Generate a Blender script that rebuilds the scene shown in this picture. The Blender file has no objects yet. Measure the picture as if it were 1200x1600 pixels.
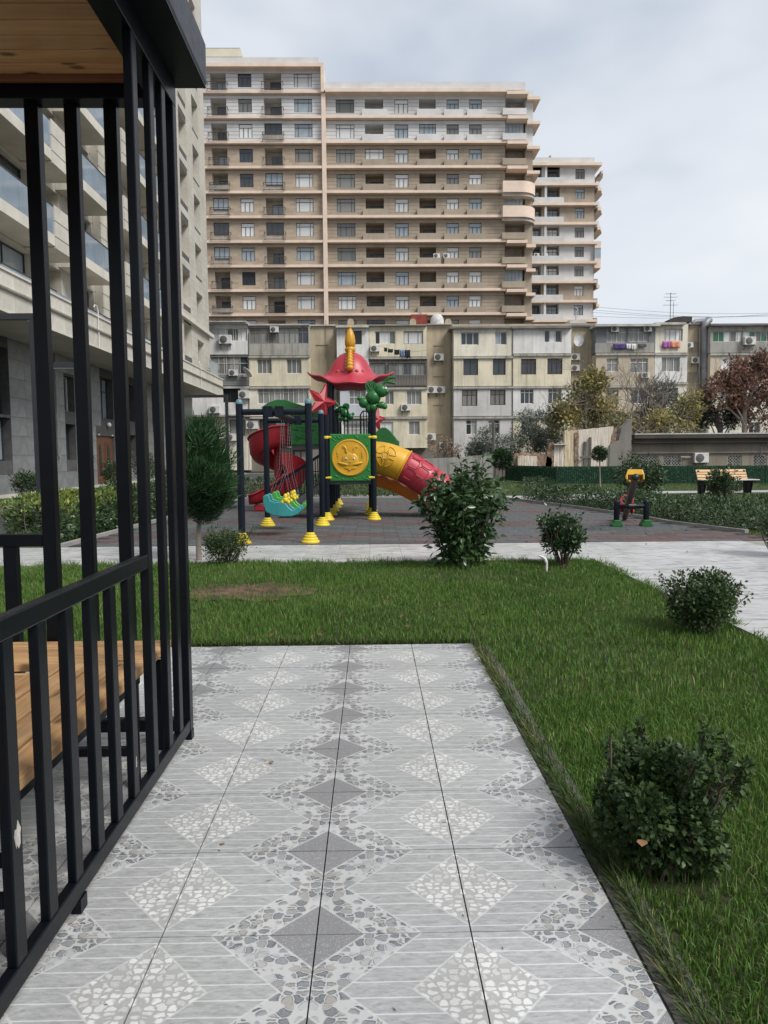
import bpy, bmesh, math, random
import numpy as np
from mathutils import Vector, Matrix

S = bpy.context.scene
COL = S.collection
PI = math.pi
rad = math.radians

# ---------------------------------------------------------------- camera, sky, sun, exposure
CAM_H, FOC, YAW, PITCH, ROLL = 1.4, 1150.0, rad(-.89), rad(4.42), rad(-.45)
cam_data = bpy.data.cameras.new('camera')
cam_data.sensor_fit = 'VERTICAL'
cam_data.sensor_height = 36.0
cam_data.lens = FOC / 1600 * 36.0
cam_data.clip_start, cam_data.clip_end = .05, 2000
cam = bpy.data.objects.new('camera', cam_data)
COL.objects.link(cam)
CAM_M = Matrix.Rotation(YAW, 4, 'Z') @ Matrix.Rotation(PI / 2 - PITCH, 4, 'X') @ Matrix.Rotation(ROLL, 4, 'Z')
cam.matrix_world = Matrix.Translation((0, 0, CAM_H)) @ CAM_M
S.camera = cam

SUN_AZ, SUN_EL = rad(130), rad(48)          # azimuth clockwise from +Y
w = bpy.data.worlds.new('World')
S.world = w
w.use_nodes = True
wn, wl = w.node_tree.nodes, w.node_tree.links
wn.clear()
wo = wn.new('ShaderNodeOutputWorld')
sky = wn.new('ShaderNodeTexSky')
sky.sky_type = 'NISHITA'
sky.sun_disc = False
sky.sun_elevation = SUN_EL
sky.sun_rotation = SUN_AZ
bg1 = wn.new('ShaderNodeBackground'); bg1.inputs[1].default_value = .06
wl.new(sky.outputs[0], bg1.inputs[0])
tc = wn.new('ShaderNodeTexCoord')
mp = wn.new('ShaderNodeMapping'); mp.inputs['Scale'].default_value = (1.0, 1.0, 2.4); mp.inputs['Location'].default_value = (.35, .1, .62)
wl.new(tc.outputs['Generated'], mp.inputs[0])
nz = wn.new('ShaderNodeTexNoise'); nz.inputs['Scale'].default_value = 1.5; nz.inputs['Detail'].default_value = 4.5; nz.inputs['Roughness'].default_value = .5
nz.inputs['Distortion'].default_value = .35
wl.new(mp.outputs[0], nz.inputs['Vector'])
rp = wn.new('ShaderNodeValToRGB')
rp.color_ramp.elements[0].position = .36; rp.color_ramp.elements[0].color = (.205, .232, .276, 1)
rp.color_ramp.elements[1].position = .66; rp.color_ramp.elements[1].color = (.375, .385, .40, 1)
e = rp.color_ramp.elements.new(.5); e.color = (.315, .333, .360, 1)
wl.new(nz.outputs['Fac'], rp.inputs[0])
bg2 = wn.new('ShaderNodeBackground'); bg2.inputs[1].default_value = 1.0
wl.new(rp.outputs[0], bg2.inputs[0])
mx = wn.new('ShaderNodeMixShader'); mx.inputs[0].default_value = .93
wl.new(bg1.outputs[0], mx.inputs[1]); wl.new(bg2.outputs[0], mx.inputs[2])
wl.new(mx.outputs[0], wo.inputs[0])

sl = bpy.data.lights.new('sun', 'SUN')
sl.energy = 1.5; sl.angle = rad(22); sl.color = (1, .965, .92)
so = bpy.data.objects.new('sun', sl); COL.objects.link(so)
sd = Vector((math.sin(SUN_AZ) * math.cos(SUN_EL), math.cos(SUN_AZ) * math.cos(SUN_EL), math.sin(SUN_EL)))
so.rotation_euler = sd.to_track_quat('Z', 'Y').to_euler()
so.location = sd * 60
S.view_settings.view_transform = 'Standard'
S.view_settings.look = 'None'
S.view_settings.exposure = 1.30
S.view_settings.gamma = 1.0
S.view_settings.use_curve_mapping = False
S.cycles.max_bounces = 8
S.cycles.use_denoising = True

# ---------------------------------------------------------------- survey helpers (photograph pixel -> point of a vertical plane / of the ground)
M3 = CAM_M.to_3x3()
def at(u, v, Y):
    r = M3 @ Vector(((u - 600) / FOC, -(v - 800) / FOC, -1.0))
    t = Y / r.y
    return Vector((r.x * t, Y, CAM_H + r.z * t))
def gnd(u, v, z=0.0):
    r = M3 @ Vector(((u - 600) / FOC, -(v - 800) / FOC, -1.0))
    t = (z - CAM_H) / r.z
    return Vector((r.x * t, r.y * t, z))

# ---------------------------------------------------------------- mesh helpers
class MB:
    def __init__(s): s.v, s.f, s.m, s.uv = [], [], [], {}
    def add(s, vs, fs, m=0):
        b = len(s.v); s.v += [tuple(q) for q in vs]
        for f in fs: s.f.append(tuple(b + i for i in f)); s.m.append(m)
        return s
    def box(s, x0, x1, y0, y1, z0, z1, m=0):
        return s.add([(x0, y0, z0), (x1, y0, z0), (x1, y1, z0), (x0, y1, z0), (x0, y0, z1), (x1, y0, z1), (x1, y1, z1), (x0, y1, z1)],
                     [(0, 3, 2, 1), (4, 5, 6, 7), (0, 1, 5, 4), (1, 2, 6, 5), (2, 3, 7, 6), (3, 0, 4, 7)], m)
    def quad(s, a, b, c, d, m=0): return s.add([a, b, c, d], [(0, 1, 2, 3)], m)
    def bar(s, p0, p1, w, h, m=0, up=(0, 0, 1)):
        p0, p1 = Vector(p0), Vector(p1); d = (p1 - p0).normalized(); u = Vector(up)
        if abs(d.dot(u)) > .98: u = Vector((0, 1, 0))
        r = d.cross(u).normalized() * w / 2; u = r.cross(d).normalized() * h / 2
        vs = [p + a * r + b * u for p in (p0, p1) for a, b in ((-1, -1), (1, -1), (1, 1), (-1, 1))]
        return s.add(vs, [(3, 2, 1, 0), (4, 5, 6, 7), (0, 1, 5, 4), (1, 2, 6, 5), (2, 3, 7, 6), (3, 0, 4, 7)], m)
    def tube(s, pts, rs, n=8, m=0, caps=True):
        pts = [Vector(p) for p in pts]
        if not hasattr(rs, '__len__'): rs = [rs] * len(pts)
        b = len(s.v); prev = None
        for i, p in enumerate(pts):
            d = (pts[min(i + 1, len(pts) - 1)] - pts[max(i - 1, 0)]).normalized()
            if prev is None: r = d.orthogonal().normalized()
            else:
                r = prev - d * prev.dot(d); r = r.normalized() if r.length > 1e-6 else d.orthogonal().normalized()
            prev = r; q = d.cross(r)
            for k in range(n):
                a = 2 * PI * k / n
                s.v.append(tuple(p + (r * math.cos(a) + q * math.sin(a)) * rs[i]))
        for i in range(len(pts) - 1):
            for k in range(n):
                a, c = b + i * n + k, b + i * n + (k + 1) % n
                s.f.append((a, c, c + n, a + n)); s.m.append(m)
        if caps:
            s.f.append(tuple(b + k for k in range(n))[::-1]); s.m.append(m)
            s.f.append(tuple(b + (len(pts) - 1) * n + k for k in range(n))); s.m.append(m)
        return s
    def lathe(s, prof, c=(0, 0, 0), n=16, m=0, sq=1.0):
        b = len(s.v); L = len(prof)
        for r, z in prof:
            for k in range(n):
                a = 2 * PI * k / n
                s.v.append((c[0] + r * math.cos(a), c[1] + r * math.sin(a) * sq, c[2] + z))
        for i in range(L - 1):
            for k in range(n):
                a, d = b + i * n + k, b + i * n + (k + 1) % n
                s.f.append((a, d, d + n, a + n)); s.m.append(m)
        s.f.append(tuple(b + k for k in range(n))[::-1]); s.m.append(m)
        s.f.append(tuple(b + (L - 1) * n + k for k in range(n))); s.m.append(m)
        return s
    def ball(s, c, r, nu=14, nv=9, m=0, rot=None):
        if not hasattr(r, '__len__'): r = (r, r, r)
        b = len(s.v); vs = [(0, 0, -1)]
        for j in range(1, nv):
            t = PI * j / nv - PI / 2
            for i in range(nu): vs.append((math.cos(t) * math.cos(2 * PI * i / nu), math.cos(t) * math.sin(2 * PI * i / nu), math.sin(t)))
        vs.append((0, 0, 1))
        for q in vs:
            q = Vector((q[0] * r[0], q[1] * r[1], q[2] * r[2]))
            if rot is not None: q = rot @ q
            s.v.append(tuple(q + Vector(c)))
        for i in range(nu): s.f.append((b, b + 1 + (i + 1) % nu, b + 1 + i)); s.m.append(m)
        for j in range(nv - 2):
            for i in range(nu):
                a, d = b + 1 + j * nu + i, b + 1 + j * nu + (i + 1) % nu
                s.f.append((a, d, d + nu, a + nu)); s.m.append(m)
        t = b + 1 + (nv - 1) * nu; o = b + 1 + (nv - 2) * nu
        for i in range(nu): s.f.append((t, o + i, o + (i + 1) % nu)); s.m.append(m)
        return s
    def prism(s, pts, a0, a1, axis='y', m=0):
        # pts: outline in the plane across the axis, (x,z) for y, (x,y) for z, (y,z) for x
        def P(p, a): return {'y': (p[0], a, p[1]), 'z': (p[0], p[1], a), 'x': (a, p[0], p[1])}[axis]
        n = len(pts); b = len(s.v)
        s.v += [P(p, a0) for p in pts] + [P(p, a1) for p in pts]
        s.f.append(tuple(b + k for k in range(n))); s.m.append(m)
        s.f.append(tuple(b + n + k for k in range(n))[::-1]); s.m.append(m)
        for k in range(n):
            j = (k + 1) % n
            s.f.append((b + k, b + n + k, b + n + j, b + j)); s.m.append(m)
        return s
    def wall(s, x0, x1, z0, z1, y, holes=(), m=0, mr=None):
        # a wall facing -y with openings (hx0,hx1,hz0,hz1,depth,back_material or None)
        mr = m if mr is None else mr
        xs = sorted({x0, x1} | {min(max(h[i], x0), x1) for h in holes for i in (0, 1)})
        zs = sorted({z0, z1} | {min(max(h[i], z0), z1) for h in holes for i in (2, 3)})
        for j in range(len(zs) - 1):
            zc = (zs[j] + zs[j + 1]) / 2; run = None
            for i in range(len(xs) - 1):
                xc = (xs[i] + xs[i + 1]) / 2
                solid = not any(h[0] < xc < h[1] and h[2] < zc < h[3] for h in holes)
                if solid and run is None: run = xs[i]
                if run is not None and (not solid or i == len(xs) - 2):
                    e = xs[i] if not solid else xs[i + 1]
                    s.quad((run, y, zs[j]), (e, y, zs[j]), (e, y, zs[j + 1]), (run, y, zs[j + 1]), m); run = None
        for h in holes:
            a, b, c, d, t = h[:5]; Y = y + t
            s.quad((a, y, c), (b, y, c), (b, Y, c), (a, Y, c), mr)
            s.quad((a, y, d), (a, Y, d), (b, Y, d), (b, y, d), mr)
            s.quad((a, y, c), (a, Y, c), (a, Y, d), (a, y, d), mr)
            s.quad((b, y, c), (b, y, d), (b, Y, d), (b, Y, c), mr)
            if len(h) > 5 and h[5] is not None: s.quad((a, Y, c), (b, Y, c), (b, Y, d), (a, Y, d), h[5])
        return s
    def mesh(s, name, mats, smooth=None):
        me = bpy.data.meshes.new(name)
        me.from_pydata(s.v, [], s.f)
        for q in (mats if isinstance(mats, (list, tuple)) else [mats]): me.materials.append(q)
        me.polygons.foreach_set('material_index', s.m)
        if smooth is not None:
            me.polygons.foreach_set('use_smooth', [True] * len(s.f))
            me.set_sharp_from_angle(angle=rad(smooth))
        me.update()
        return me
    def build(s, name, mats, parent=None, smooth=None, loc=(0, 0, 0), bevel=0, kind=None, label=None, rotz=0):
        return link(name, s.mesh(name, mats, smooth), parent, loc, bevel, kind, label, rotz)

def link(name, me, parent=None, loc=(0, 0, 0), bevel=0, kind=None, label=None, rotz=0):
    o = bpy.data.objects.new(name, me); COL.objects.link(o)
    o.location = loc; o.rotation_euler = (0, 0, rotz)
    if parent is not None: o.parent = parent
    if bevel:
        b = o.modifiers.new('bevel', 'BEVEL'); b.width = bevel; b.segments = 2; b.limit_method = 'ANGLE'; b.angle_limit = rad(40)
    if kind: o['kind'] = kind
    if label: o['label'] = label
    return o
def tag(o, label, cat, group=None):
    o['label'] = label; o['category'] = cat
    if group: o['group'] = group
    return o
def thing(name, label, cat, loc=(0, 0, 0), group=None, rotz=0):
    o = bpy.data.objects.new(name, None); COL.objects.link(o)
    o.location = loc; o.rotation_euler = (0, 0, rotz); o.empty_display_size = .2
    return tag(o, label, cat, group)
def copy_tree(o, parent=None):
    c = o.copy(); COL.objects.link(c); c.parent = parent
    for ch in list(o.children): copy_tree(ch, c)
    return c

def tri_mesh(name, V, F, mat):
    # fast mesh from numpy arrays; F is (n,3)
    me = bpy.data.meshes.new(name)
    V = np.asarray(V, np.float32); F = np.asarray(F, np.int32)
    me.vertices.add(len(V)); me.vertices.foreach_set('co', V.ravel())
    me.loops.add(F.size); me.loops.foreach_set('vertex_index', F.ravel())
    me.polygons.add(len(F)); me.polygons.foreach_set('loop_start', np.arange(0, F.size, 3, dtype=np.int32))
    me.update(calc_edges=True); me.validate()
    for q in (mat if isinstance(mat, list) else [mat]): me.materials.append(q)
    return me

# ---------------------------------------------------------------- materials
class NT:
    def __init__(s, name):
        s.mat = bpy.data.materials.new(name); s.mat.use_nodes = True
        s.n, s.l = s.mat.node_tree.nodes, s.mat.node_tree.links
        s.p = s.n['Principled BSDF']
    def set(s, sock, val):
        if isinstance(val, bpy.types.NodeSocket): s.l.new(val, sock)
        elif hasattr(val, '__len__') and len(val) == 3 and sock.type == 'RGBA': sock.default_value = (*val, 1)
        else: sock.default_value = val
    def math(s, op, a, b=0.0, c=None, clamp=False):
        n = s.n.new('ShaderNodeMath'); n.operation = op; n.use_clamp = clamp
        s.set(n.inputs[0], a); s.set(n.inputs[1], b)
        if c is not None: s.set(n.inputs[2], c)
        return n.outputs[0]
    def mix(s, f, a, b, blend='MIX'):
        n = s.n.new('ShaderNodeMix'); n.data_type = 'RGBA'; n.blend_type = blend
        s.set(n.inputs[0], f); s.set(n.inputs[6], a); s.set(n.inputs[7], b)
        return n.outputs[2]
    def coord(s, kind='Object', scale=(1, 1, 1), loc=(0, 0, 0), rot=(0, 0, 0)):
        t = s.n.new('ShaderNodeTexCoord'); m = s.n.new('ShaderNodeMapping')
        m.inputs['Scale'].default_value = scale; m.inputs['Location'].default_value = loc; m.inputs['Rotation'].default_value = rot
        s.l.new(t.outputs[kind], m.inputs[0]); return m.outputs[0]
    def noise(s, vec, scale=5, detail=3, rough=.55, dist=0):
        n = s.n.new('ShaderNodeTexNoise'); s.l.new(vec, n.inputs['Vector'])
        n.inputs['Scale'].default_value = scale; n.inputs['Detail'].default_value = detail; n.inputs['Roughness'].default_value = rough; n.inputs['Distortion'].default_value = dist
        return n.outputs['Fac']
    def voro(s, vec, scale, feat='F1', rnd=1.0):
        n = s.n.new('ShaderNodeTexVoronoi'); n.feature = feat; s.l.new(vec, n.inputs['Vector']); n.inputs['Scale'].default_value = scale
        n.inputs['Randomness'].default_value = rnd; return n
    def ramp(s, fac, *stops):
        n = s.n.new('ShaderNodeValToRGB'); s.l.new(fac, n.inputs[0]); el = n.color_ramp.elements
        while len(el) > 1: el.remove(el[0])
        el[0].position = stops[0][0]; el[0].color = (*stops[0][1], 1) if hasattr(stops[0][1], '__len__') else (*[stops[0][1]] * 3, 1)
        for p, c in stops[1:]:
            q = el.new(p); q.color = (*c, 1) if hasattr(c, '__len__') else (c, c, c, 1)
        return n.outputs[0]
    def lt(s, a, b, soft=0.0):
        # 1 where a<b
        if soft: return s.math('MULTIPLY', s.math('SUBTRACT', b, a), 1 / soft, clamp=True)
        return s.math('LESS_THAN', a, b)
    def bump(s, h, strength=.3, dist=.01):
        n = s.n.new('ShaderNodeBump'); s.l.new(h, n.inputs['Height']); n.inputs['Strength'].default_value = strength; n.inputs['Distance'].default_value = dist
        s.l.new(n.outputs[0], s.p.inputs['Normal']); return n
    def island(s):
        n = s.n.new('ShaderNodeNewGeometry'); return n.outputs['Random Per Island']
    def objrand(s):
        n = s.n.new('ShaderNodeObjectInfo'); return n.outputs['Random']
    def out(s, col=None, rough=None, metal=None, spec=None):
        if col is not None: s.set(s.p.inputs['Base Color'], col)
        if rough is not None: s.set(s.p.inputs['Roughness'], rough)
        if metal is not None: s.p.inputs['Metallic'].default_value = metal
        if spec is not None: s.p.inputs['Specular IOR Level'].default_value = spec
        return s.mat
def mul(c, k): return tuple(min(1, q * k) for q in c)

def surf(name, col, rough=.6, var=.18, scale=4, bump=.0, bscale=40, stretch=(1, 1, 1), metal=0, spec=.4, col2=None, objvar=0, bdist=.004, detail=4):
    t = NT(name); c = t.coord('Object', stretch)
    n = t.noise(c, scale, detail)
    r = t.ramp(n, (.3, mul(col, 1 - var)), (.7, col2 or mul(col, 1 + var)))
    if objvar:
        k = t.math('MULTIPLY_ADD', t.objrand(), 2 * objvar, 1 - objvar)
        cb = t.n.new('ShaderNodeCombineColor'); [t.l.new(k, cb.inputs[i]) for i in range(3)]
        r = t.mix(1.0, r, cb.outputs[0], 'MULTIPLY')
    n2 = t.noise(c, bscale, 4)
    rr = t.math('MULTIPLY_ADD', n2, .2, rough - .1, clamp=True)
    if bump: t.bump(n2, bump, bdist)
    return t.out(r, rr, metal, spec)

def plaster(name, col, dirt=(.16, .14, .11), amt=.55, rough=.85, sc=1.0, base2=None):
    # old render: blotches, vertical streaks, fine relief (world-sized)
    t = NT(name); c = t.coord('Object', (1, 1, 1)); cs = t.coord('Object', (1.6, 1.6, .13))
    a = t.noise(c, .55 * sc, 6, .62); b = t.noise(cs, 1.4 * sc, 6, .7); f = t.noise(c, 9, 5, .7)
    base = t.mix(t.ramp(a, (.35, 0.0), (.66, 1.0)), mul(col, .86), base2 or mul(col, 1.1))
    d = t.math('MULTIPLY', t.ramp(b, (.49, 0.0), (.74, 1.0)), amt * .85)
    cc = t.mix(d, base, dirt)
    cc = t.mix(t.math('MULTIPLY', t.ramp(f, (.55, 0.0), (.8, 1.0)), .25 * amt), cc, mul(dirt, 1.3))
    t.bump(f, .25, .02)
    return t.out(cc, rough, 0, .2)

def leafmat(name, dark, light, rough=.42, spec=.45, accent=None, apos=.9, trans=.15, scale=1.2):
    t = NT(name); i = t.island(); c = t.coord('Object')
    n = t.noise(c, scale, 2)
    f = t.math('ADD', t.math('MULTIPLY', i, .65), t.math('MULTIPLY_ADD', n, 1.1, -.38), clamp=True)
    st = [(.05, dark), (.75, light)]
    if accent: st.append((apos, accent))
    col = t.ramp(f, *st)
    m = t.out(col, rough, 0, spec)
    tr = t.n.new('ShaderNodeBsdfTranslucent'); t.l.new(col, tr.inputs[0])
    ms = t.n.new('ShaderNodeMixShader'); ms.inputs[0].default_value = trans
    t.l.new(t.p.outputs[0], ms.inputs[1]); t.l.new(tr.outputs[0], ms.inputs[2])
    t.l.new(ms.outputs[0], t.n['Material Output'].inputs[0])
    return m

def wood(name, a, b, rough=.5, axis='x', knots=True, ov=.12):
    t = NT(name)
    st = {'x': (.6, 9, 9), 'y': (9, .6, 9)}[axis]
    oi = t.n.new('ShaderNodeObjectInfo')
    c = t.coord('Object', st)
    va = t.n.new('ShaderNodeVectorMath'); va.operation = 'MULTIPLY_ADD'
    t.l.new(oi.outputs['Random'], va.inputs[0]); va.inputs[1].default_value = (37, 23, 11); t.l.new(c, va.inputs[2])
    n = t.noise(va.outputs[0], 2.2, 6, .6, .8); g = t.noise(va.outputs[0], 11, 5, .7)
    col = t.mix(t.ramp(n, (.3, 0.0), (.72, 1.0)), a, b)
    col = t.mix(t.math('MULTIPLY', t.ramp(g, (.5, 0.0), (.75, 1.0)), .35), col, mul(a, .55))
    if knots:
        c2 = t.coord('Object', {'x': (4.2, 9, 3), 'y': (9, 4.2, 3)}[axis]); vb = t.n.new('ShaderNodeVectorMath'); vb.operation = 'MULTIPLY_ADD'
        t.l.new(oi.outputs['Random'], vb.inputs[0]); vb.inputs[1].default_value = (13, 51, 7); t.l.new(c2, vb.inputs[2])
        v = t.voro(vb.outputs[0], 1.0)
        col = t.mix(t.math('MULTIPLY', t.lt(v.outputs['Distance'], .20, .10), .8), col, mul(a, .18))
    k = t.math('MULTIPLY_ADD', oi.outputs['Random'], 2 * ov, 1 - ov)
    cb = t.n.new('ShaderNodeCombineColor'); [t.l.new(k, cb.inputs[i]) for i in range(3)]
    col = t.mix(1.0, col, cb.outputs[0], 'MULTIPLY')
    t.bump(g, .15, .002)
    return t.out(col, rough, 0, .35)

def glassy(name, col, rough=.08, curtain=None, var=.5):
    # window glass seen from outside, with (curtain) drapes close behind it
    t = NT(name); k = t.objrand()
    if curtain:
        c = t.coord('Object', (1, 1, 1)); wv = t.n.new('ShaderNodeTexWave'); wv.inputs['Scale'].default_value = 3.2; wv.inputs['Distortion'].default_value = 1.5; wv.bands_direction = 'X'
        t.l.new(c, wv.inputs['Vector']); cc = t.mix(wv.outputs['Fac'], mul(curtain, .62), curtain)
        cc = t.mix(t.math('MULTIPLY', k, var), cc, col)
    else:
        c = t.coord('Object'); n = t.noise(c, 1.3, 3)
        cc = t.mix(t.math('MULTIPLY', n, var), col, mul(col, 2.6))
    return t.out(cc, rough, 0, .6)

MT = {}
MT['bar'] = surf('dark_painted_steel', (.0036, .0050, .0075), .32, .22, 6, .06, 60, spec=.15)
MT['fascia'] = surf('dark_sheet_metal', (.006, .0075, .0105), .38, .2, 2.5, .04, 30, spec=.25)
MT['pine_x'] = wood('pine_ceiling', (.36, .19, .080), (.52, .31, .145), .35, 'x', True, .2)
MT['slat_x'] = wood('bench_pine_across', (.30, .155, .060), (.60, .38, .19), .45, 'x')
MT['slat_y'] = wood('bench_pine_along', (.30, .155, .060), (.60, .38, .19), .45, 'y')
MT['soil'] = surf('soil', (.045, .034, .022), .95, .35, 5, .6, 30, col2=(.085, .062, .040), bdist=.02)
MT['ground'] = surf('bare_ground', (.12, .11, .095), .95, .3, .6, .3, 8)
MT['asphalt'] = surf('asphalt', (.050, .050, .052), .85, .2, 1.5, .5, 60)
MT['kerb'] = surf('kerb_stone', (.085, .080, .076), .8, .35, 7, .5, 40, objvar=.15)
MT['grout'] = surf('dark_grout', (.03, .028, .026), .95, .3, 12)
MT['conc'] = surf('grey_concrete', (.27, .26, .24), .85, .2, 1.3, .3, 20)
MT['concd'] = plaster('stained_concrete', (.20, .19, .175), (.07, .065, .06), .7)

# ================================================================ SETTING: ground, terrace, paths, playground surface
def sheet(name, pts, z, mat, label=None):
    mb = MB(); mb.add([(x, y, z) for x, y in pts], [tuple(range(len(pts)))])
    o = mb.build(name, mat, kind='structure'); return o
def slab(name, pts, z0, z1, mat): return MB().prism(pts[::-1], z0, z1, 'z').build(name, mat, kind='structure')

sheet('ground', [(-500, -300), (500, -300), (500, 900), (-500, 900)], -.09, MT['ground'])

# --- terrace: printed porcelain tiles laid with the two mirrored pattern halves meeting
def tile_mat():
    t = NT('porcelain_pebble_tile')
    uvn = t.n.new('ShaderNodeUVMap'); uvn.uv_map = 'UVMap'; uv = uvn.outputs[0]
    sp = t.n.new('ShaderNodeSeparateXYZ'); t.l.new(uv, sp.inputs[0]); u, v = sp.outputs[0], sp.outputs[1]
    av = t.math('ABSOLUTE', t.math('SUBTRACT', v, .5))
    wd = t.math('ADD', t.math('DIVIDE', u, .40), t.math('DIVIDE', av, .43))
    d = t.math('ADD', t.math('SUBTRACT', 1.0, u), t.math('MINIMUM', v, t.math('SUBTRACT', 1.0, v)))
    # grey riven planks between fine light grooves
    c1 = t.coord('UV', (4.5, 17, 1)); pl = t.noise(c1, 2.0, 8, .74, .5)
    fine = t.noise(t.coord('UV', (14, 46, 1)), 4.0, 4, .7)
    plank = t.math('FRACT', t.math('MULTIPLY', v, 8.0))
    bg = t.ramp(pl, (.30, (.215, .222, .222)), (.5, (.345, .352, .348)), (.70, (.46, .468, .46)))
    bg = t.mix(t.math('MULTIPLY', t.ramp(fine, (.56, 0.0), (.70, 1.0)), .55), bg, (.56, .56, .55))
    groove = t.lt(t.math('ABSOLUTE', t.math('SUBTRACT', plank, .5)), .05, .02)
    bg = t.mix(t.math('MULTIPLY', groove, t.math('MULTIPLY_ADD', pl, .6, .45)), bg, (.60, .61, .61))
    # grey-blue flat pebbles in pale mortar
    wob = t.noise(t.coord('UV', (1, 1, 1)), 9, 2)
    wn_ = t.n.new('ShaderNodeTexNoise'); t.l.new(t.coord('UV', (1, 1, 1)), wn_.inputs['Vector']); wn_.inputs['Scale'].default_value = 22; wn_.inputs['Detail'].default_value = 2; wob2 = wn_.outputs['Color']
    def pebbles(sc, gap, cols, mortar):
        co = t.coord('UV', (1.0, 1.25, 1), (.37, .11, 0)); va = t.n.new('ShaderNodeVectorMath'); va.operation = 'MULTIPLY_ADD'
        t.l.new(wob2, va.inputs[0]); va.inputs[1].default_value = (.055, .055, 0); t.l.new(co, va.inputs[2])
        e = t.voro(va.outputs[0], sc, 'DISTANCE_TO_EDGE', .66).outputs['Distance']
        ce = t.voro(va.outputs[0], sc, 'F1', .66)
        cs = t.n.new('ShaderNodeSeparateColor'); t.l.new(ce.outputs['Color'], cs.inputs[0])
        pc = t.ramp(cs.outputs[0], *cols)
        pc = t.mix(t.ramp(fine, (.42, 0.0), (.74, .62)), pc, mul(cols[-1][1], 1.1))
        rim = t.lt(e, gap + .10, .09)
        inside = t.math('MULTIPLY', t.math('SUBTRACT', 1.0, t.lt(e, gap, .04)), t.lt(ce.outputs['Distance'], .66, .10))
        pc = t.mix(t.math('MULTIPLY', rim, .62), pc, mul(cols[0][1], .55))
        return t.mix(inside, mortar, pc), inside
    pb, hb = pebbles(13.5, .075, [(.1, (.13, .138, .148)), (.42, (.23, .24, .25)), (.62, (.33, .30, .255)), (.8, (.40, .41, .415))], (.46, .463, .455))
    wb, hw = pebbles(16.5, .065, [(.1, (.42, .42, .405)), (.4, (.53, .53, .515)), (.85, (.63, .63, .615))], (.36, .36, .35))
    spk = t.voro(t.coord('UV'), 120, 'F1'); sc_ = t.n.new('ShaderNodeSeparateColor'); t.l.new(spk.outputs['Color'], sc_.inputs[0])
    gran = t.mix(t.math('MULTIPLY', t.lt(spk.outputs['Distance'], .33, .1), t.math('GREATER_THAN', sc_.outputs[0], .62)), (.215, .215, .22), (.54, .54, .54))
    inw = t.lt(wd, 1.0); inb = t.lt(d, .68); ind = t.lt(d, .315)
    col = t.mix(inw, bg, wb); col = t.mix(inb, col, pb); col = t.mix(ind, col, gran)
    ln = t.math('MAXIMUM', t.lt(t.math('ABSOLUTE', t.math('SUBTRACT', d, .68)), .013, .006),
                t.math('MAXIMUM', t.lt(t.math('ABSOLUTE', t.math('SUBTRACT', d, .315)), .013, .006), t.lt(t.math('ABSOLUTE', t.math('SUBTRACT', wd, 1.0)), .03, .014)))
    col = t.mix(t.math('MULTIPLY', ln, .6), col, (.55, .55, .54))
    k = t.math('MULTIPLY_ADD', t.objrand(), .13, .92)
    cb = t.n.new('ShaderNodeCombineColor'); [t.l.new(k, cb.inputs[i]) for i in range(3)]
    col = t.mix(1.0, col, cb.outputs[0], 'MULTIPLY')
    # traffic dirt, in the world
    g = t.n.new('ShaderNodeNewGeometry'); wp = t.noise(g.outputs['Position'], 1.6, 5, .6)
    col = t.mix(t.ramp(wp, (.52, 0.0), (.75, .38)), col, (.20, .195, .185))
    sp2 = t.noise(g.outputs['Position'], 34, 3, .8)
    col = t.mix(t.ramp(sp2, (.71, 0.0), (.76, .6)), col, (.12, .11, .10))
    h = t.math('ADD', t.math('MULTIPLY', t.math('MULTIPLY', inb, hb), .6), t.math('ADD', t.math('MULTIPLY', t.math('MULTIPLY', inw, hw), .6), t.math('MULTIPLY', fine, .4)))
    t.bump(h, .35, .0015)
    return t.out(col, t.math('MULTIPLY_ADD', fine, .3, .22), 0, .5)
MT['tile'] = tile_mat()
PX, PY = .4535, .4565
X0, Y0 = .732, 2.06
terrace = slab('terrace', [(-4.6, -1.6), (.738, -1.6), (.738, 5.365), (-4.6, 5.365)], -.11, -.009, MT['grout'])
def tile_mesh(flip, h=1.0):
    g = .0022; x1, y1 = PX / 2 - g, PY / 2 - g
    ye = -PY / 2 + h * PY - g
    me = MB().box(-x1, x1, -y1, ye, -.010, 0).mesh('tile', MT['tile'])
    uvl = me.uv_layers.new(name='UVMap')
    for lp in me.loops:
        c = me.vertices[lp.vertex_index].co
        uu = c.x / PX + .5
        uvl.data[lp.index].uv = ((1 - uu) if flip else uu, c.y / PY + .5)
    return me
TM = {(f, p): tile_mesh(f, 1.0 if p == 0 else .235) for f in (False, True) for p in (0, 1)}
R0 = random.Random(4)
for i in range(0, 10):
    for k in range(-4, 8):
        o = link('tile', TM[(i % 2 == 1, 1 if k == 7 else 0)], terrace, (X0 - (i + .5) * PX, Y0 + (k + .5) * PY, R0.uniform(-.0012, .0008)))
        o.rotation_euler = (R0.uniform(-.0015, .0015), R0.uniform(-.0015, .0015), 0)

kerb = slab('kerb', [(.742, -1.6), (.86, -1.6), (.86, 5.40), (.742, 5.40)], -.12, -.035, MT['grout'])
kb = MB().box(0, .112, 0, .494, -.03, 0).mesh('kerb_stone', MT['kerb'])
for k in range(14):
    o = link('kerb_stone', kb, kerb, (.744, -1.6 + k * .5, -.014 + R0.uniform(-.004, .003)), bevel=.004); o.rotation_euler = (0, R0.uniform(-.02, .02), 0)

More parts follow.
